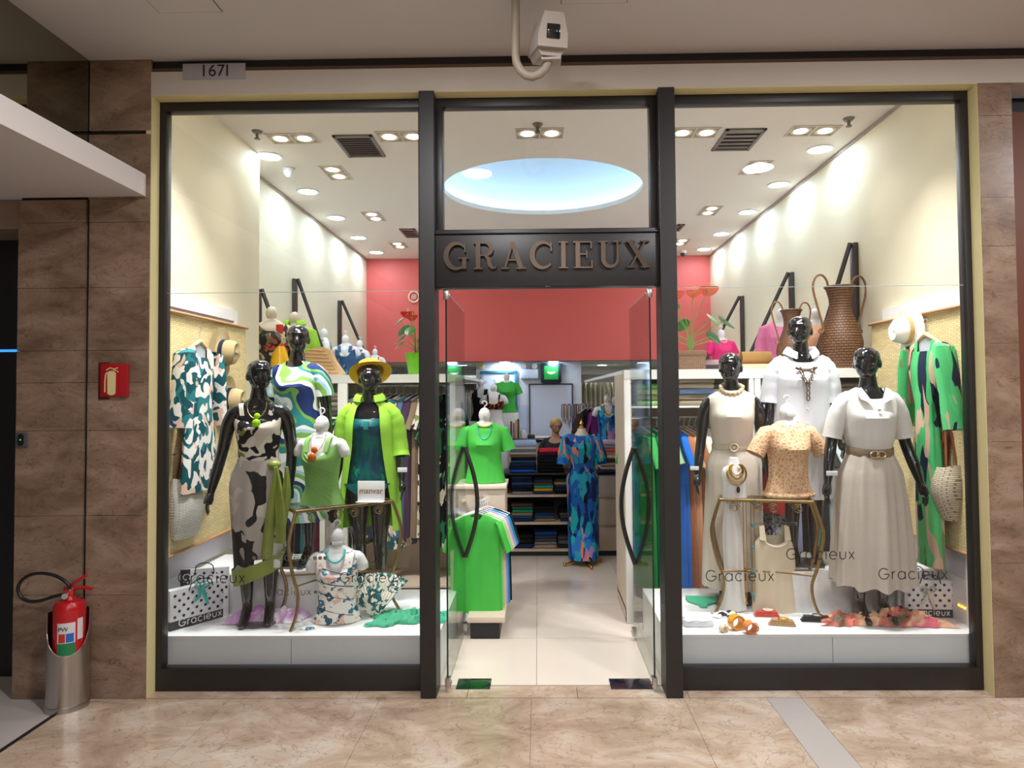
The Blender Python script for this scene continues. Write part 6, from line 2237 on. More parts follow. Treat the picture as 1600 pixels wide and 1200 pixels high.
# ---- anthuriums
def anthurium(label, px, Y, potf, flower_m, leafs, flowers, sc=1.0):
    t = thing('anthurium_plant', label, 'potted plant', top(px, Y), 0, 'anthurium plants', sc)
    zt = potf(t)
    leaf_m = M['leaf']
    for (az, lean, L, size) in leafs:
        a = R(az)
        d = Vector((math.cos(a) * math.sin(R(lean)), math.sin(a) * math.sin(R(lean)), math.cos(R(lean))))
        tip = Vector((0, 0, zt)) + d * L
        st = part('stem', MB().tube([(0, 0, zt - .02), Vector((0, 0, zt)) + Vector((d.x * .3, d.y * .3, d.z)) * L * .5, tip], .004, 6), M['stem'], t)
        pts = []
        for i in range(20):
            th = 2 * PI * i / 20
            r = size * (.62 + .38 * math.cos(th)) if False else size
            x = size * (1.0 * math.cos(th) + .25)
            y = size * .72 * math.sin(th) * (1 - .35 * math.cos(th))
            pts.append((x, y))
        h = Vector((d.x, d.y, 0)).normalized() if (abs(d.x) + abs(d.y)) > 1e-3 else Vector((1, 0, 0))
        w = Vector((-h.y, h.x, 0))
        dn = (h * math.cos(R(40)) - Vector((0, 0, math.sin(R(40)))))
        vs = [tip + Vector((0, 0, .01))] + [tip + dn * x + w * y + Vector((0, 0, -.18 * abs(y))) for x, y in pts]
        part('leaf', MB().add(vs, [(0, i + 1, (i + 1) % 20 + 1) for i in range(20)]), leaf_m, st)
    for (az, lean, L, size) in flowers:
        a = R(az)
        d = Vector((math.cos(a) * math.sin(R(lean)), math.sin(a) * math.sin(R(lean)), math.cos(R(lean))))
        tip = Vector((0, 0, zt)) + d * L
        st = part('flower_stem', MB().tube([(0, 0, zt - .02), Vector((0, 0, zt)) + Vector((d.x * .4, d.y * .4, d.z)) * L * .5, tip], .0035, 6), M['stem'], t)
        vs = [tip] + [tip + Vector((size * (math.cos(2 * PI * i / 18)) * 1.1, -size * .45 * math.sin(2 * PI * i / 18) - .01, size * .5 * math.sin(2 * PI * i / 18) + .012 * math.cos(4 * PI * i / 18))) for i in range(18)]
        part('spathe', MB().add(vs, [(0, i + 1, (i + 1) % 18 + 1) for i in range(18)]), flower_m, st)
        part('spadix', MB().tube([tip, tip + Vector((.01, -.02, size * .9))], [.007, .004], 8), BEAD['yellow'], st)
    return t


M['leaf'] = mat('glossy green leaf', srgb('3f7d34'), .3, noise=.3, nscale=18)
M['stem'] = mat('green stem', srgb('6d9a4a'), .5)


def green_pot(t):
    part('pot', MB().lathe([(0, 0), (.075, 0), (.105, .20), (.11, .20), (.11, .205), (.098, .20), (.07, .02)], 4 * 8, cap1=False), mat('lime plastic pot', srgb('69b81e'), .3), t)
    part('soil', MB().lathe([(0, .185), (.099, .185)], 24, cap0=False, cap1=False), colour('3a2a20'), t)
    return .185


anthurium('red anthurium in a lime green pot beside the left post', 651, 2.1, green_pot, mat('red spathe', srgb('d81f1a'), .25), [(180, 40, .22, .07), (150, 30, .30, .08), (200, 55, .18, .06), (20, 40, .25, .08), (260, 35, .28, .07), (300, 50, .2, .07), (190, 25, .36, .06)], [(180, 12, .40, .06), (30, 16, .44, .06), (240, 10, .36, .05)], 1.0)


def basket_pot(t):
    part('basket', MB().box(-.11, .11, -.08, .08, 0, .13), woven('small wicker', srgb('8d6a4c'), srgb('3a2618'), 30, 40, .6, .8, 'XZ'), t, False)
    part('basket_rim', MB().bbox(-.118, .118, -.088, .088, .128, .17, .006), mat('brown rim', srgb('6a4a34'), .5), t)
    return .16


anthurium('coral anthurium in a brown wicker planter beside the right post', 1079, 1.55, basket_pot, mat('coral spathe', srgb('f0664a'), .25), [(0, 48, .40, .09), (180, 45, .3, .08), (30, 60, .3, .08), (330, 35, .34, .08), (210, 25, .4, .07), (100, 30, .3, .08), (350, 62, .22, .06), (200, 55, .18, .06)], [(150, 14, .52, .075), (10, 18, .56, .08), (280, 10, .50, .06), (200, 26, .42, .06)], 1.0)

# ================================================================ on top of the right unit
pink = mat('magenta jersey', srgb('e01f74'), .7)
t = bust_form('torso_form', 'white torso form in a magenta tee on the right shelving', top(1128, 3.2), R(12), .74)
tee(t, pink, .96, .014, .03, True, 'tee', slen=.15)
necklace('bead_necklace', t, 1.52, .09, .06, .008, BEAD['pink'], 26, -.95)
t = bust_form('torso_form', 'white torso form in a rose pink shirt behind the small wicker vase', top(1222, 1.95), R(-18), .84)
g = cloth([(1.50, .08, .07, .065, 0, .09, 5), (1.475, .12, .075, .07, 0, .05, 5), (1.442, .175, .09, .09, 0, .02, 5), (1.36, .185, .13, .105, .004, 0, 5), (1.2, .17, .13, .11, .014, 0, 5), (.955, .2, .14, .14, .02, 0, 5)], .014)
for s in (-1, 1):
    g.tube([(s * .125, 0, 1.425), (s * .165, 0, 1.41), (s * .205, 0, 1.25), (s * .215, -.02, 1.06)], [.048, .064, .068, .066], 20, cap=False)
part('pink_shirt', down(g), mat('rose pink cotton', srgb('e77fb0'), .75), t)
t = bust_form('torso_form', 'white torso form in a peach top between the two wicker vases', top(1276, 1.85), R(-10), .82)
tee(t, mat('peach jersey', srgb('f0b48c'), .7), .96, .014, .05, True, 'tee', slen=.12)
p = top(1181, 1.6)
t = thing('brown_bag', 'long tan suede handbag lying on a peach box on the right shelving', 'bag', (p[0], p[1], ZC + .055))
part('bag_body', MB().loft([[(x * .135 * s_, .05 * math.sin(2 * PI * k / 20) * s_, .055 + .055 * math.cos(2 * PI * k / 20) * s_) for k in range(20)] for x, s_ in ((-1, .75), (-.97, .95), (0, 1.0), (.97, .95), (1, .75))]), mat('tan suede', srgb('9a7440'), .9), t)
solo('peach_box', MB().bbox(-.16, .15, -.08, .08, .0, .018, .003).bbox(-.15, .14, -.075, .075, .018, .054, .003), mat('peach card', srgb('e7c29c'), .6), 'flat peach box under the tan suede handbag', 'box', p)
folded('dark folded garment lying beside the wicker planter on the right shelving', colour('4a4048'), (at(1110, 583, 1.75).x, 1.75, ZC), .16, .2, .05, 0, None)
folded('mauve folded garment on the dark one beside the wicker planter', colour('a88d94'), (at(1110, 583, 1.75).x, 1.75, ZC + .05), .14, .18, .05, 0.1, None)


def wicker_vase(label, px, Y, sc, hh=.82):
    t = thing('wicker_vase', label, 'vase', top(px, Y), R(14), 'wicker vases', sc)
    prof = [(0, 0), (.15, 0), (.17, .05), (.198, .17), (.205, .26), (.185, .36), (.15, .46), (.115, .55), (.10, .62), (.105, .70), (.125, .78), (.145, .82), (.135, .82), (.118, .78), (.09, .64)]
    part('vase_body', MB().lathe(prof, 48, cap1=False), M['wicker'], t)
    part('rim', MB().tube([(.14 * math.cos(2 * PI * i / 32), .14 * math.sin(2 * PI * i / 32), .818) for i in range(32)], .010, 8, closed=True), mat('dark cane', srgb('5d3c24'), .5), t)
    for s in (-1, 1):
        pts = [(s * .13, 0, .80), (s * .15, 0, .88), (s * .20, 0, .93), (s * .26, 0, .92), (s * .30, 0, .85), (s * .30, 0, .76), (s * .26, 0, .62), (s * .21, 0, .45), (s * .20, 0, .38), (s * .23, 0, .35), (s * .25, 0, .38), (s * .22, 0, .40)]
        P_, r_ = resample(pts, [.011] * 9 + [.007] * 3, 4)
        part('handle', MB().tube(P_, r_, 8), mat('cane handle', srgb('7a5632'), .45), t)
    return t


wicker_vase('large brown wicker vase with two looped handles on the right shelving', 1315, 1.35, .82)
wicker_vase('smaller brown wicker vase with looped handles behind the white shirt mannequin', 1238, 1.42, .60)
# ================================================================ inside the shop
# ---- pedestal island at the left of the doorway
pb = atz(783, 998, 0)
X0, X1 = -.535, pb.x
yb = pb.y
t = thing('display_island', 'low wooden island on a black plinth just inside the left door', 'platform', (0, 0, 0))
part('plinth', MB().box(X0 + .02, X1 - .01, yb, yb + 1.0, 0, .125), M['black'], t, False)
zi = at(745, 962, yb).z
part('board', MB().bbox(X0, X1 + .03, yb - .03, yb + 1.05, .125, zi, .004), M['wood'], t)
yp = 1.30
px0, px1 = at(716, 760, yp).x, at(789, 760, yp).x
zpt = at(750, 758, yp).z
t = thing('display_pedestal', 'tall pale wooden pedestal carrying the green tee form', 'pedestal', (0, 0, 0))
part('pedestal_body', MB().box(px0, px1, yp, yp + .38, zi + .0005, zpt - .03), M['wood'], t, False)
part('pedestal_top', MB().bbox(px0 - .02, px1 + .012, yp - .02, yp + .4, zpt - .03, zpt, .004), mat('cream board', srgb('dccdbb'), .4), t)
for a, b, c in ((715, 727, 771), (764, 781, 770)):
    p, q = at(a, c, yp - .001), at(b, c, yp - .001)
    part('label_plate', MB().bbox(p.x, q.x, yp - .004, yp, p.z - .012, p.z + .012, .001), mat('pale plate', srgb('c9b8a8'), .4) if a == 715 else bpy.data.materials['pale plate'], t)
q = at(725, 783, yp)
part('knob', MB().ball((q.x, yp - .018, q.z), .02, 14, 9), M['wood'], t)
arm_z = at(748, 775, yp - .02).z
part('rail_bracket', MB().tube([((px0 + px1) / 2, yp, arm_z), ((px0 + px1) / 2, yp - .34, arm_z)], .010, 8), M['chrome'], t)
F4 = bust_form('torso_form', 'white torso form in a bright green tee with bead necklaces on the pedestal', ((px0 + px1) / 2 + .015, yp + .16, zpt), R(3), .92)
tee(F4, P['tee_green'], .955, .014, .03, True, 'tee', slen=.17, hemfold=.03, fl=.02)
necklace('bead_necklace', F4, 1.52, .17, .06, .007, BEAD['turquoise'], 40, -.95)
part('yellow_beads', down(MB().tube([(.062 * math.cos(R(a)), -.07 - .03 * math.sin(R(-a)) * 0, 1.49 + .03 * math.sin(R(a))) for a in range(180, 361, 15)], .008, 8)), BEAD['yellow'], F4)
tag_card(F4, (0, -.07, .62), .05, .03)
xm = (px0 + px1) / 2
tz_ = arm_z - .09
tees = [('bright green', P['tee_green']), ('light green', colour('8fd08a')), ('sand', colour('d9c0a0')), ('lavender', colour('9a94d8')), ('teal blue', colour('1f88b4')), ('black', colour('1a1a1e'))]
for i, (cn, cm) in enumerate(tees):
    y = yp - .33 + i * .055
    rack_item('hung_tee', '%s tee hanging on the pedestal rail, %s' % (cn, 'frontmost' if i == 0 else CARD[i] + ' from the front'), 'garment', cm, (xm - .01 + i * .012, y, tz_), R(-3 + 2 * i), 'ptee', 'tees on the pedestal rail', M['hang_white'], w=.185, L=.74, d=.03, flare=.0, fold=.05, sleeve_len=.20, sleeve_ang=18, sleeve_w=.062, vneck=.05, seed=1)
# ---- shelf wall with folded clothes
YS = 3.30
def sx(px):
    return at(px, 780, YS).x
xs0, xs1, xs2 = sx(786), sx(936), sx(981)
zl = [at(860, y, YS).z for y in (858, 816, 773)]
ztp = at(860, 739, YS).z
t = thing('shelf_counter', 'low open shelf counter full of folded trousers at the back', 'shelving', (0, 0, 0))
part('plinth', MB().box(xs0, xs2, YS + .03, YS + .5, 0, at(860, 861, YS).z), M['black'], t, False)
for z in zl:
    part('shelf', MB().box(xs0, xs1, YS, YS + .48, z - .025, z), M['wood'], t, False)
part('shelf_top', MB().box(xs0, xs1, YS - .005, YS + .48, ztp - .02, ztp), M['black'], t, False)
part('back_panel', MB().box(xs0, xs1, YS + .47, YS + .49, zl[0], ztp - .02), colour('5a5048'), t, False)
part('side_panel', MB().box(xs0 - .025, xs0, YS, YS + .48, 0, ztp), M['wood'], t, False)
part('drawer_front', MB().bbox(xs1, xs2, YS, YS + .02, zl[0] - .02, at(960, 824, YS).z, .002), M['wood'], t)
part('drawer_front', MB().bbox(xs1, xs2, YS, YS + .02, at(960, 820, YS).z, at(960, 780, YS).z, .002), M['wood'], t)
part('drawer_front', MB().bbox(xs1, xs2, YS, YS + .02, at(960, 776, YS).z, at(960, 743, YS).z, .002), mat('white grey drawer', srgb('bdb3ab'), .4), t)
part('drawer_case', MB().box(xs1, xs2, YS + .021, YS + .48, zl[0] - .02, at(960, 743, YS).z), M['wood'], t, False)
part('case_top', MB().box(xs1, xs2, YS - .004, YS + .48, at(960, 743, YS).z, at(960, 741, YS).z), M['black'], t, False)
FG = 'folded clothes on the shelf counter'
DK = [('navy', '1f2942'), ('black', '17171b'), ('ink blue', '22304f'), ('denim', '3a5378'), ('charcoal', '2c2c32'), ('dark navy', '171f38')]
def stk(where, pxa, pxb, z, items, hs, Y=YS + .03, d=.36):
    a, b = at(pxa, 780, Y).x, at(pxb, 780, Y).x
    return stack(where, items, ((a + b) / 2, Y + d / 2, z), (b - a), d, hs, 0, FG)


stk('the tall left stack on the counter', 797, 838, ztp, [('bright blue', '1d55c0'), ('dark blue', '15203c'), ('navy', '1c2a48'), ('steel blue', '27486e'), ('black', '141418'), ('brown', '7a5a48'), ('grey', 'a8a4a4'), ('slate', '6d7c94'), ('stone', 'b0a8a0'), ('pale denim', '93a4c4')], [.035, .035, .035, .035, .03, .03, .028, .028, .03, .06])
stk('the dark stack under the red one', 841, 882, ztp, [('black', '121216'), ('jet', '17161b'), ('ink', '15151d'), ('charcoal', '1d1c22'), ('dark plum', '231d2e'), ('midnight', '1e2036'), ('red', 'c01c30')], [.04, .038, .036, .036, .034, .034, .03])
stk('the left stack on the upper shelf', 799, 832, zl[2], [('pale blue', '8894a8'), ('black', '16161a'), ('deep navy', '1a2440'), ('denim', '2c4a78'), ('ink', '182038'), ('navy', '20304e')], .034)
stk('the middle stack on the upper shelf', 834, 864, zl[2], [('blue', '27406c'), ('golden yellow', 'e8a51c'), ('teal', '1fa08c'), ('brown', '6a4a3c'), ('steel navy', '2c3c5c'), ('black', '18181c')], .033)
stk('the right stack on the upper shelf', 867, 888, zl[2], [('black', '16161a'), ('navy', '1c2a48'), ('dark denim', '243c66'), ('camel', 'a48a64'), ('dark olive', '3a3a2a')], .034)
stk('the left stack on the middle shelf', 799, 832, zl[1], [('navy', '1f2f50'), ('blue', '2a4a80'), ('khaki', '8a7a60'), ('green', '1f9070'), ('dark green', '275a4a'), ('brown', '4a382e')], .033)
stk('the middle stack on the middle shelf', 834, 866, zl[1], [('tan', 'a08458'), ('slate blue', '34507a'), ('navy', '203458'), ('black', '141417'), ('jet', '101013')], .033)
stk('the right stack on the middle shelf', 874, 890, zl[1], [('royal blue', '223f7c'), ('brown', '5c4434'), ('olive', '5c6044'), ('black', '15161a')], .033)
stk('the left stack on the lowest shelf', 799, 832, zl[0], [('navy', '1c2c54'), ('black', '131316'), ('jet', '0f0f12')], .05)
stk('the middle stack on the lowest shelf', 834, 868, zl[0], [('pink check', 'b08f88'), ('grey check', '6f7c84'), ('brown', '5c4438'), ('blue', '1f4478'), ('bright navy', '1f3c70')], .036)
stk('the right stack on the lowest shelf', 872, 890, zl[0], [('black check', '2a2a2e'), ('grey print', '55565c'), ('dark print', '3c3a40')], .045)
zc_ = at(960, 741, YS).z
stk('the stack beside the blue print dress', 938, 977, zc_, [('indigo', '34345c'), ('white', 'c8c2be'), ('rose beige', 'c0a090'), ('speckled black', '3c3a38'), ('cream', 'd0c0a8'), ('peach', 'c89880'), ('coral', 'd0605c'), ('mauve', 'a08898'), ('silver', 'b8b0c0')], [.045, .04, .04, .045, .04, .035, .035, .04, .05])
# ---- cash desk behind
YD = 4.5
t = thing('cash_desk', 'wooden cash desk with a black top behind the folded clothes', 'desk', (0, 0, 0))
xd0, xd1 = at(780, 690, YD).x, at(906, 690, YD).x
zd = at(840, 685.5, YD).z
part('desk_body', MB().box(xd0, xd1, YD + .03, YD + .45, 0, zd - .035), M['wood'], t, False)
part('desk_top', MB().bbox(xd0 - .02, xd1 + .02, YD - .01, YD + .5, zd - .04, zd, .004), M['gloss_black'], t)
p = at(817.5, 685, YD + .12)
t = thing('soap_bottle', 'white pump bottle standing on the black desk top', 'bottle', (p.x, YD + .12, zd))
part('bottle_body', MB().lathe([(0, 0), (.036, 0), (.038, .01), (.038, .085), (.03, .10), (.012, .105)], 20), M['white_form'], t)
part('pump', MB().lathe([(.010, .105), (.010, .125), (.004, .126), (.004, .15)], 12).tube([(0, 0, .15), (-.03, 0, .148)], .006, 8), M['white_form'], t)
p = at(830, 685, YD + .15)
solo('card_reader', MB().bbox(-.05, .05, -.04, .06, 0, .03, .006).bbox(-.045, .045, .0, .05, .03, .045, .004), M['black'], 'flat black card reader on the desk beside the pump bottle', 'card reader', (p.x, YD + .15, zd))
p = at(848, 685, YD + .22)
solo('paper_sheets', MB().box(-.12, .10, -.09, .09, 0, .006).box(-.09, .13, -.07, .10, .006, .012), M['white'], 'loose white papers lying on the black desk top', 'papers', (p.x, YD + .22, zd), R(10))
for i, (px, hx, cn, h) in enumerate(((799, '7a4a68', 'plum', .22), (803, 'b06a78', 'rose', .20), (807, 'c9b98c', 'cream', .24), (810, '5a5a34', 'olive', .25))):
    p = at(px, 685, YD + .15)
    solo('catalogue', MB().bbox(-.010, .010, -.09, .09, 0, h, .002), colour(hx), '%s catalogue standing upright at the left end of the desk' % cn, 'book', (p.x, YD + .15, zd), R(4), 'upright catalogues on the desk')
# ---- shop assistant
YPn = 4.12
p = at(868, 700, YPn)
hz = at(868, 652, YPn).z
t = thing('person', 'person with fair hair and dark vee neck top, looking down behind the folded clothes', 'person', (p.x, YPn, 0), R(-6), None, hz / 1.772)
skin = mat('skin', srgb('c08f72'), .55)
link('body', remesh(body_mb(ARM_WORK, ARM_WORK, R(20), R(14)), .0065, 3, 'person_body'), skin, t)
g = cloth([(1.495, .075, .06, .062, 0, .17, 5), (1.472, .115, .072, .068, 0, .11, 5), (1.44, .168, .09, .09, 0, .04, 5), (1.38, .18, .12, .10, 0, 0, 5), (1.28, .17, .155, .11, .006, 0, 5), (1.1, .165, .13, .11, .01, 0, 5), (.82, .195, .14, .145, .012, 0, 5)], .014)
for s in (-1, 1):
    sleeve(g, ARM_WORK, s, .6, .066, .062)
part('top', g, mat('dark navy jersey', srgb('1c1c26'), .8), t)
g = cloth([(.86, .19, .125, .14, 0, 0, 1), (.7, .2, .13, .14, .01, 0, 1), (.4, .18, .13, .13, .02, 0, 1), (.06, .17, .12, .12, .02, 0, 1)], .02)
part('trousers', g, mat('black trousers', srgb('17171a'), .8), t)
Mh = Matrix.Translation((0, .01, 1.555)) @ Matrix.Rotation(R(20), 4, 'Z') @ Matrix.Rotation(R(14), 4, 'X') @ Matrix.Diagonal((1.14, 1.14, 1.05, 1)) @ Matrix.Translation((0, -.01, -1.56))
hair = MB()
rings = []
for i in range(12):
    u = i / 11
    ph = u * R(112)
    r = []
    for k in range(32):
        th = 2 * PI * k / 32
        s_, c_ = math.sin(th), math.cos(th)
        fr_ = max(0, s_)
        p2 = ph * (1 - .60 * fr_ ** 1.2)
        a, f, b = .080, .094, .102
        r.append((a * math.sin(p2) * c_, (-f if s_ > 0 else -b) * math.sin(p2) * s_ + .006, 1.668 + .098 * math.cos(p2)))
    rings.append(r)
hair.loft(rings, False, False)
hair.ball((0, .115, 1.66), .035, 14, 9)
part('hair', hair.xf(Mh), mat('fair hair', srgb('c09a62'), .5, noise=.3, nscale=40, stretch=(1, 1, .2)), t)
for s in (-1, 1):
    part('eye', MB().ball((s * .030, -.0835, 1.654), .008, 10, 6, (1.5, .5, .6)).xf(Mh), mat('dark eye', srgb('33231c'), .3) if s < 0 else bpy.data.materials['dark eye'], t)
    part('eyebrow', MB().tube([(s * .015, -.0875, 1.669), (s * .030, -.0865, 1.673), (s * .045, -.076, 1.669)], .003, 6).xf(Mh), mat('brow', srgb('6a4a30'), .7) if s < 0 else bpy.data.materials['brow'], t)
part('lips', MB().ball((0, -.0845, 1.597), .012, 12, 7, (1.6, .5, .55)).xf(Mh), mat('lips', srgb('9c4a48'), .5), t)
# ---- dress stand with blue print dress
pd = atz(911, 882, 0)
t = thing('dress_stand', 'blue swirl print long dress on a stand with a gold finial and gilt feet', 'dress stand', (pd.x, pd.y, 0), 0, None, 1.0)
zt = at(911, 658, pd.y).z
k = zt / 1.60
g = cloth([(1.46, .085, .07, .068, 0, .02, 2), (1.435, .16, .085, .085, 0, .0, 2), (1.38, .178, .11, .1, 0, 0, 3), (1.28, .16, .145, .11, .008, 0, 3), (1.12, .13, .11, .1, .02, 0, 3), (1.07, .125, .1, .095, .01, 0, 3), (.95, .175, .13, .13, .02, 0, 3), (.6, .172, .14, .14, .035, 0, 3), (.07, .165, .15, .15, .045, 0, 3)], .012, k=7)
for s in (-1, 1):
    g.tube([(s * .125, 0, 1.42), (s * .165, 0, 1.40), (s * .20, -.01, 1.26), (s * .215, -.02, 1.12)], [.046, .06, .07, .072], 20, cap=False)
part('dress', g.xf(Matrix.Diagonal((k, k, k, 1))), P['blue'], t)
part('neck_block', MB().lathe([(.085, 1.42), (.075, 1.46), (.05, 1.49), (.045, 1.52), (0, 1.52)], 24).xf(Matrix.Diagonal((k, k, k, 1))), M['cream_form'], t)
part('finial', MB().lathe([(.02, 1.52), (.028, 1.535), (.014, 1.55), (.026, 1.57), (.012, 1.60), (.004, 1.62)], 16).xf(Matrix.Diagonal((k, k, k, 1))), M['gold'], t)
part('pole', MB().tube([(0, 0, .04), (0, 0, 1.2 * k)], .014, 10), M['gold'], t)
for a in (20, 110, 200, 290):
    c, s_ = math.cos(R(a)), math.sin(R(a))
    part('foot', MB().tube([(0, 0, .05), (c * .1, s_ * .1, .045), (c * .2, s_ * .2, .022)], [.018, .015, .012], 8).ball((c * .21, s_ * .21, .02), .02, 10, 7), M['gold'], t)
# ---- blue forms on the drawer case and behind
YQ = YS + .25
for i, (px, Y, rz, lb, sc) in enumerate(((950, YS + .30, 0, 'white torso form in a blue print swimsuit with orange necklace above the drawers', .80), (962, YS + .62, 10, 'white torso form in a plain blue print top behind the orange necklace one', .80))):
    zq = at(px, 690, Y).z
    t = bust_form('torso_form', lb, (at(px, 690, Y).x, Y, zq), R(rz), sc)
    tank(t, P['blue'], .024, 1.45, .15)
    if i == 0:
        necklace('orange_necklace', t, 1.53, .19, .06, .008, BEAD['orange'], 36, -.95)
        tag_card(t, (0, -.07, .62), .07, .03)
t = thing('plinth_block', 'white display block under the blue torso forms', 'pedestal', (0, 0, 0))
zq = min(at(950, 690, YS + .30).z, at(962, 690, YS + .62).z)
part('block_body', MB().box(sx(938), xs2, YS + .50, YS + .95, 0, zq), M['white'], t, False)
part('block_ledge', MB().box(sx(938), xs2, YS + .12, YS + .50, zq - .02, zq), M['white'], t, False)
# ---- black and bikini forms on the left, green tee far back
for (px, pyb, Y, lb, kind) in ((752, 658, 4.35, 'white torso form in a black top at the back left', 'black'), (772, 668, 3.95, 'white torso form in an orange and black bikini top at the back', 'bikini'), (792, 645, 5.2, 'white torso form in a small green tee against the noticeboard', 'tee')):
    q = at(px, pyb, Y)
    sc = .78 if kind != 'tee' else .82
    t = bust_form('torso_form', lb, (q.x, Y, q.z), 0, sc)
    if kind == 'black':
        tank(t, colour('1b1a1e'), .03, 1.45, .12)
    elif kind == 'tee':
        tee(t, P['tee_green'], .96, .014, .03, True, 'tee', slen=.14)
    else:
        g = cloth([(1.36, .13, .12, .09, 0, .05, 6), (1.30, .14, .13, .1, 0, 0, 2), (1.23, .14, .12, .09, 0, 0, 2)], .01)
        for s in (-1, 1):
            strap(g, .09, 1.335, 1.32, .014, s)
        part('bikini_top', down(g), fabric_print('orange black swirl', [(0, srgb('1a1614')), (.45, srgb('e0662a')), (.7, srgb('201a18')), (.85, srgb('8a4a24'))], 24, warp=.4), t)
    if kind != 'tee':
        tag_card(t, (0, -.07, .62), .07, .03)
    solo('form_block', MB().bbox(-.16, .16, -.13, .13, 0, q.z, .004), M['white'], 'white block carrying the %s form at the back left' % {'black': 'black top', 'bikini': 'orange bikini', 'tee': 'small green tee'}[kind], 'pedestal', (q.x, Y, 0), 0, 'white blocks at the back')
# ---- things on the back wall
YW = YR - .002
def wall_rect(px0, py0, px1, py1, Y=YW):
    a, b = at(px0, py1, Y), at(px1, py0, Y)
    return a.x, b.x, a.z, b.z


x0, x1, z0_, z1_ = wall_rect(751, 579, 808, 656)
t = thing('noticeboard', 'white noticeboard in a teal frame on the back wall', 'noticeboard', ((x0 + x1) / 2, YW, z0_))
w, h = (x1 - x0) / 2, z1_ - z0_
part('board', MB().box(-w, w, -.012, 0, 0, h), mat('board white', srgb('c4cada'), .5), t, False)
for (a, b, c, d) in ((-w, w, 0, .045), (-w, w, h - .045, h), (-w, -w + .045, .045, h - .045), (w - .045, w, .045, h - .045)):
    part('frame_side', MB().bbox(a, b, -.03, 0, c, d, .004), mat('teal frame', srgb('2f6f86'), .4) if (a, c) == (-w, 0) else bpy.data.materials['teal frame'], t)
x0, x1, z0_, z1_ = wall_rect(813, 577, 841, 592)
t = thing('emergency_light', 'white twin lamp emergency light on the back wall', 'emergency light', ((x0 + x1) / 2, YW, z0_))
w, h = (x1 - x0) / 2, z1_ - z0_
part('battery_box', MB().bbox(-w, w, -.07, 0, 0, h, .012), mat('pale blue white plastic', srgb('c9d2e6'), .4), t)
for s in (-1, 1):
    o = part('lamp_head', MB().tube([(s * w * .6, -.02, h + .05), (s * w * .6, -.07, h + .05)], .045, 18), M['chrome'], t)
    part('lamp_lens', MB().tube([(s * w * .6, -.071, h + .05), (s * w * .6, -.073, h + .05)], .036, 18), mat('lens', srgb('dfe4ee'), .2) if s < 0 else bpy.data.materials['lens'], o)
x0, x1, z0_, z1_ = wall_rect(845, 567, 877, 599)
t = thing('wall_monitor_screen', 'small square monitor with a green screen and white swoosh on the back wall', 'monitor', ((x0 + x1) / 2, YW, z0_))
t.name = 'monitor'
w, h = (x1 - x0) / 2, z1_ - z0_
part('housing', MB().bbox(-w, w, -.10, 0, 0, h, .03), mat('blue black plastic', srgb('1c2c3c'), .35), t)
part('screen', MB().bbox(-w * .68, w * .68, -.104, -.09, h * .18, h * .84, .004), mat('green screen', srgb('1f7a34'), .3, emit=srgb('1f8a3a'), es=.5), t)
part('screen_mark', MB().ribbon([(-w * .4, h * .55), (-w * .15, h * .50), (w * .1, h * .50), (w * .38, h * .53)], [.006, .03, .03, .012], -.106, -.1045), mat('white mark', srgb('e8eee8'), .4, emit=(1, 1, 1), es=.5), t, False)
x0, x1, z0_, z1_ = wall_rect(827, 599, 895, 686)
t = thing('wall_panel', 'large white framed panel with a thin black outline on the back wall', 'panel', ((x0 + x1) / 2, YW, z0_))
t.name = 'framed_panel'
w, h = (x1 - x0) / 2, z1_ - z0_
part('board', MB().box(-w, w, -.01, 0, 0, h), mat('pale lilac board', srgb('c2c6da'), .5), t, False)
for (a, b, c, d) in ((-w, w, h - .02, h), (-w, -w + .02, 0, h - .02), (w - .02, w, 0, h - .02)):
    part('outline', MB().box(a, b, -.02, 0, c, d), M['black'], t, False)
x0, x1, z0_, z1_ = wall_rect(809, 633, 824, 676)
t = thing('notice_sheet', 'tall pale notice sheet pinned on the back wall beside the framed panel', 'notice', ((x0 + x1) / 2, YW, z0_))
part('sheet', MB().box(-(x1 - x0) / 2, (x1 - x0) / 2, -.004, 0, 0, z1_ - z0_), mat('pale blue paper', srgb('b4bcd8'), .6), t, False)
x0, x1, z0_, z1_ = wall_rect(747, 567, 757, 577)
t = thing('alarm_box', 'small cream box with a yellow disc on the back wall', 'alarm', ((x0 + x1) / 2, YW, z0_))
part('box', MB().bbox(-.05, .05, -.03, 0, 0, .10, .006), mat('cream box', srgb('c4b8a8'), .5), t)
part('disc', MB().tube([(0, -.03, .065), (0, -.036, .065)], .03, 18), mat('yellow disc', srgb('c4a63a'), .4), t)
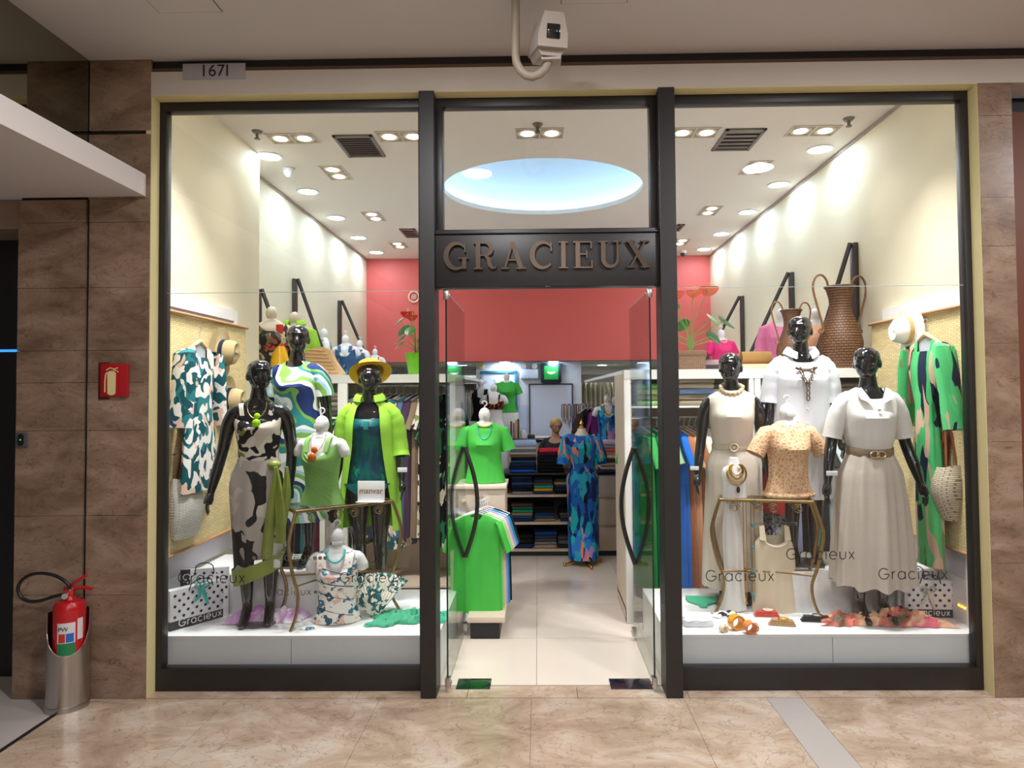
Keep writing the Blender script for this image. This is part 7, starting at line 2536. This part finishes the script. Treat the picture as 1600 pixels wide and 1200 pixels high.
# jewellery rack
Yj = 4.33
a, b = at(878, 632, Yj), at(916, 632, Yj)
zj_ = a.z
t = thing('necklace_rack', 'free standing chrome rack hung with many bead necklaces at the back', 'rack', ((a.x + b.x) / 2, Yj, 0))
w = (b.x - a.x) / 2
part('top_bar', MB().tube([(-w, 0, zj_), (w, 0, zj_)], .008, 8), M['chrome'], t)
part('stand_pole', MB().tube([(0, .02, 0), (0, .02, zj_)], .01, 8).lathe([(0, 0), (.11, 0), (.11, .012), (0, .016)], 24), M['chrome'], t)
hues = ['8a6a3c', '6a3c5c', 'c9b48c', '3a3a40', 'b8a8b8', '4a5a8c', '7c4a4a', '2c2c34', 'a89070', '5c7078', 'd0c8c0', '6c5c84']
for i in range(12):
    x = -w + 2 * w * (i + .5) / 12
    L = .22 + .07 * ((i * 5) % 4) / 3
    o = solo('bead_strand', MB().tube([(-.014, 0, 0), (-.016, -.004, -L * .6), (0, -.006, -L), (.016, -.004, -L * .6), (.014, 0, 0), (0, 0, .01)], .009, 6, closed=True), colour(hues[i], .4), 'bead strand on the necklace rack, %s from the left' % (CARD[i].replace('lowest', 'first')), 'necklace', (t.location.x + x, Yj - .012, zj_ - .008), 0, 'bead strands on the rack')
# curtains and mirror zones at the far sides
for nm, pa, pb_, cn in (('right', 909, 972, 'beige'), ('left', 700, 745, 'taupe')):
    Yk = YB + 1.75
    a, b = at(pa, 600, Yk), at(pb_, 600, Yk)
    zt_ = at(920, 598, Yk).z
    npt = 60
    vs = []
    for i in range(npt + 1):
        x = a.x + (b.x - a.x) * i / npt
        y = Yk + .03 * math.sin(i * .9) + .012 * math.sin(i * 2.3)
        vs += [(x, y, .02), (x, y, zt_)]
    solo('curtain', MB().add(vs, [(2 * i, 2 * i + 2, 2 * i + 3, 2 * i + 1) for i in range(npt)]), mat('%s curtain' % cn, srgb('b0a488' if nm == 'right' else '94897a'), .85), '%s fitting room curtain at the far %s of the shop' % (cn, nm), 'curtain', group='fitting room curtains')
# dark hanging garments beside the blue forms
for i, (px, hx, cn) in enumerate(((918, '3a2a26', 'dark brown'), (925, '1a1a20', 'black'), (932, 'a8489c', 'magenta'))):
    q = at(px, 632, 3.98)
    rack_item('hung_garment', '%s garment hanging behind the blue torso forms' % cn, 'garment', colour(hx), (q.x, 3.98 + .05 * i, q.z - .05), R(50), 'short', 'clothes hung behind the blue forms', M['hang_white'], **SH['short'])

# ================================================================ outside the shop
# ---- extinguisher in a steel stand
pe = atz(106, 1108, 0)
pe.y = min(pe.y, YF - .175)
pe.x = at(107, 1000, pe.y + .07).x
t = thing('extinguisher_stand', 'brushed steel oval floor stand holding the fire extinguisher', 'stand', (pe.x, pe.y + .07, 0), R(28))
we = .108
zf = at(100, 955, pe.y).z
rings = []
N_ = 48
def cut(th):
    c = math.sin(th)                       # 1 at the front
    return zf - .02 - (.235 if c > 0 else 0) * (max(0, c) ** .5 if c > 0.05 else 0)
for q in range(9):
    u = q / 8
    rings.append([(we * (1 - .04 * u) * math.cos(2 * PI * k / N_), -we * .85 * (1 - .04 * u) * math.sin(2 * PI * k / N_), .03 + (cut(2 * PI * k / N_) - .03) * u) for k in range(N_)])
part('shell', MB().loft(rings, False, False), M['steel'], t)
part('base_ring', MB().lathe([(0, 0), (we * 1.02, 0), (we * 1.02, .028), (we, .034), (0, .034)], 40, sy=.87), M['steel'], t)
part('rim', MB().tube([(we * .965 * math.cos(2 * PI * k / N_), -we * .82 * math.sin(2 * PI * k / N_), cut(2 * PI * k / N_)) for k in range(N_)], .004, 6, closed=True), M['chrome'], t)
ex = thing('fire_extinguisher', 'red fire extinguisher with black hose standing in the steel stand', 'fire extinguisher', (pe.x + .005, pe.y + .07, .036), R(20))
re_ = .083
ht = at(105, 936, pe.y + .07).z - .036
red = mat('red enamel', srgb('b5141c'), .25, coat=.3)
part('cylinder', MB().lathe([(0, 0), (re_ * .95, 0), (re_, .012), (re_, ht - .055), (re_ * .97, ht - .03), (re_ * .82, ht - .008), (.03, ht), (.022, ht + .02), (0, ht + .02)], 40), red, ex)
def wrap(z0, z1, a0, a1, r):
    return MB().loft([[(r * math.cos(R(a0 + (a1 - a0) * k / 16)), -r * math.sin(R(a0 + (a1 - a0) * k / 16)), z) for k in range(17)] for z in (z0, z1)], False, False, False)
zl_ = ht - .30
lb = part('label_sheet', wrap(zl_ + .07, ht - .115, 55, 118, re_ + .0012), mat('label white', srgb('d8cfcf'), .4), ex)
part('green_band', wrap(zl_ - .02, zl_ + .07, 55, 118, re_ + .0012), mat('label green', srgb('1d7a4a'), .4), ex)
part('pictogram_red', wrap(zl_ + .075, zl_ + .125, 89, 112, re_ + .0022), mat('picto red', srgb('c03028'), .4), lb)
part('pictogram_blue', wrap(zl_ + .075, zl_ + .125, 60, 86, re_ + .0022), mat('picto blue', srgb('2a62b8'), .4), lb)
o = part('label_letters', text_mesh('PW', .034, .0004), M['black'], lb)
o.location = ((re_ + .0035) * math.cos(R(96)), -(re_ + .0035) * math.sin(R(96)), zl_ + .15)
o.rotation_euler = (0, 0, R(-6))
part('side_label', wrap(zl_ + .08, ht - .10, 25, 48, re_ + .0012), bpy.data.materials['label white'], ex)
part('seal_sticker', wrap(ht - .075, ht - .05, 82, 112, re_ * .97), mat('yellow sticker', srgb('c9b04a'), .4), ex)
part('gauge', MB().tube([(-.01, -.02, ht + .03), (-.012, -.05, ht + .03)], .017, 16), M['chrome'], ex)
vv = part('valve', MB().bbox(-.022, .022, -.02, .02, ht + .01, ht + .07, .006), red, ex)
part('lever', MB().tube([(-.03, 0, ht + .065), (.03, -.005, ht + .06), (.085, -.02, ht + .065), (.12, -.03, ht + .055)], .011, 8, flat=.9), red, vv)
part('lever', MB().tube([(-.01, 0, ht + .07), (.05, -.01, ht + .11), (.09, -.02, ht + .135)], .011, 8, flat=.9), red, vv)
hp = [(62, 929)]
loop = [at(x, y, pe.y + .04) - Vector((pe.x + .005, pe.y + .07, .036)) for x, y in ((108, 915), (92, 902), (70, 896), (48, 898), (33, 908), (28, 921), (34, 934), (48, 940), (66, 938), (84, 932), (98, 929))]
loop = [Matrix.Rotation(R(-20), 3, 'Z') @ v for v in loop]
loop = [Vector((.0, 0, ht + .045))] + loop + [Vector((-.015, -.01, ht + .03))]
P_, r_ = resample(loop, [.0095] * len(loop), 5)
part('hose', MB().tube(P_, r_, 10), M['black'], ex)
part('hose_fitting', MB().tube([P_[0], P_[3]], .013, 10).tube([P_[-1], P_[-4]], .013, 10), M['chrome'], ex)
# ---- extinguisher sign
x0, x1 = at(155, 595, YF).x, at(203, 595, YF).x
z0_, z1_ = at(180, 624, YF).z, at(180, 566, YF).z
t = thing('extinguisher_sign', 'red sign with a cream fire extinguisher pictogram on the travertine wall', 'sign', ((x0 + x1) / 2, YF - .002, (z0_ + z1_) / 2))
w, h = (x1 - x0) / 2, (z1_ - z0_) / 2
part('back_plate', MB().bbox(-w, -w * .3, -.006, 0, -h, h, .001), mat('dark maroon', srgb('4a1a14'), .5), t)
part('plate', MB().bbox(-w * .78, w, -.02, -.006, -h * .86, h * .92, .002), mat('sign red', srgb('a3121a'), .4), t)
cr = mat('cream print', srgb('d8c890'), .5)
g = MB().prism([(-.004 + .026 * math.cos(R(a)), -.02 + (.062 if math.sin(R(a)) >= 0 else -.05) + .018 * math.sin(R(a))) for a in range(0, 360, 20)], -.0215, -.02)
g.ribbon([(-.028, .052), (-.04, .04), (-.044, .0), (-.044, -.07)], .007, -.0215, -.02)
g.ribbon([(-.036, .064), (-.012, .078), (.01, .07), (.034, .078)], .006, -.0215, -.02)
g.ribbon([(.006, .066), (.03, .06), (.036, .05)], .005, -.0215, -.02)
part('pictogram', g, cr, t, False)
# ---- small intercom on the pier
p = at(35, 687, YF)
t = thing('door_sensor', 'small dark grey oval access reader on the travertine wall', 'access reader', (p.x, YF - .002, p.z))
part('plate', MB().bbox(-.036, .036, -.010, 0, -.045, .045, .005), mat('dark grey plate', srgb('4c4c52'), .5), t)
part('oval_window', MB().prism([(.018 * math.cos(R(a)), (.018 if math.sin(R(a)) >= 0 else -.018) + .018 * math.sin(R(a))) for a in range(0, 360, 20)], -.014, -.010), M['gloss_black'], t, False)
part('green_led', MB().ball((0, -.0145, 0), .004, 8, 6), mat('green led', (0, .3, .02), emit=(.1, 1, .1), es=.6), t)
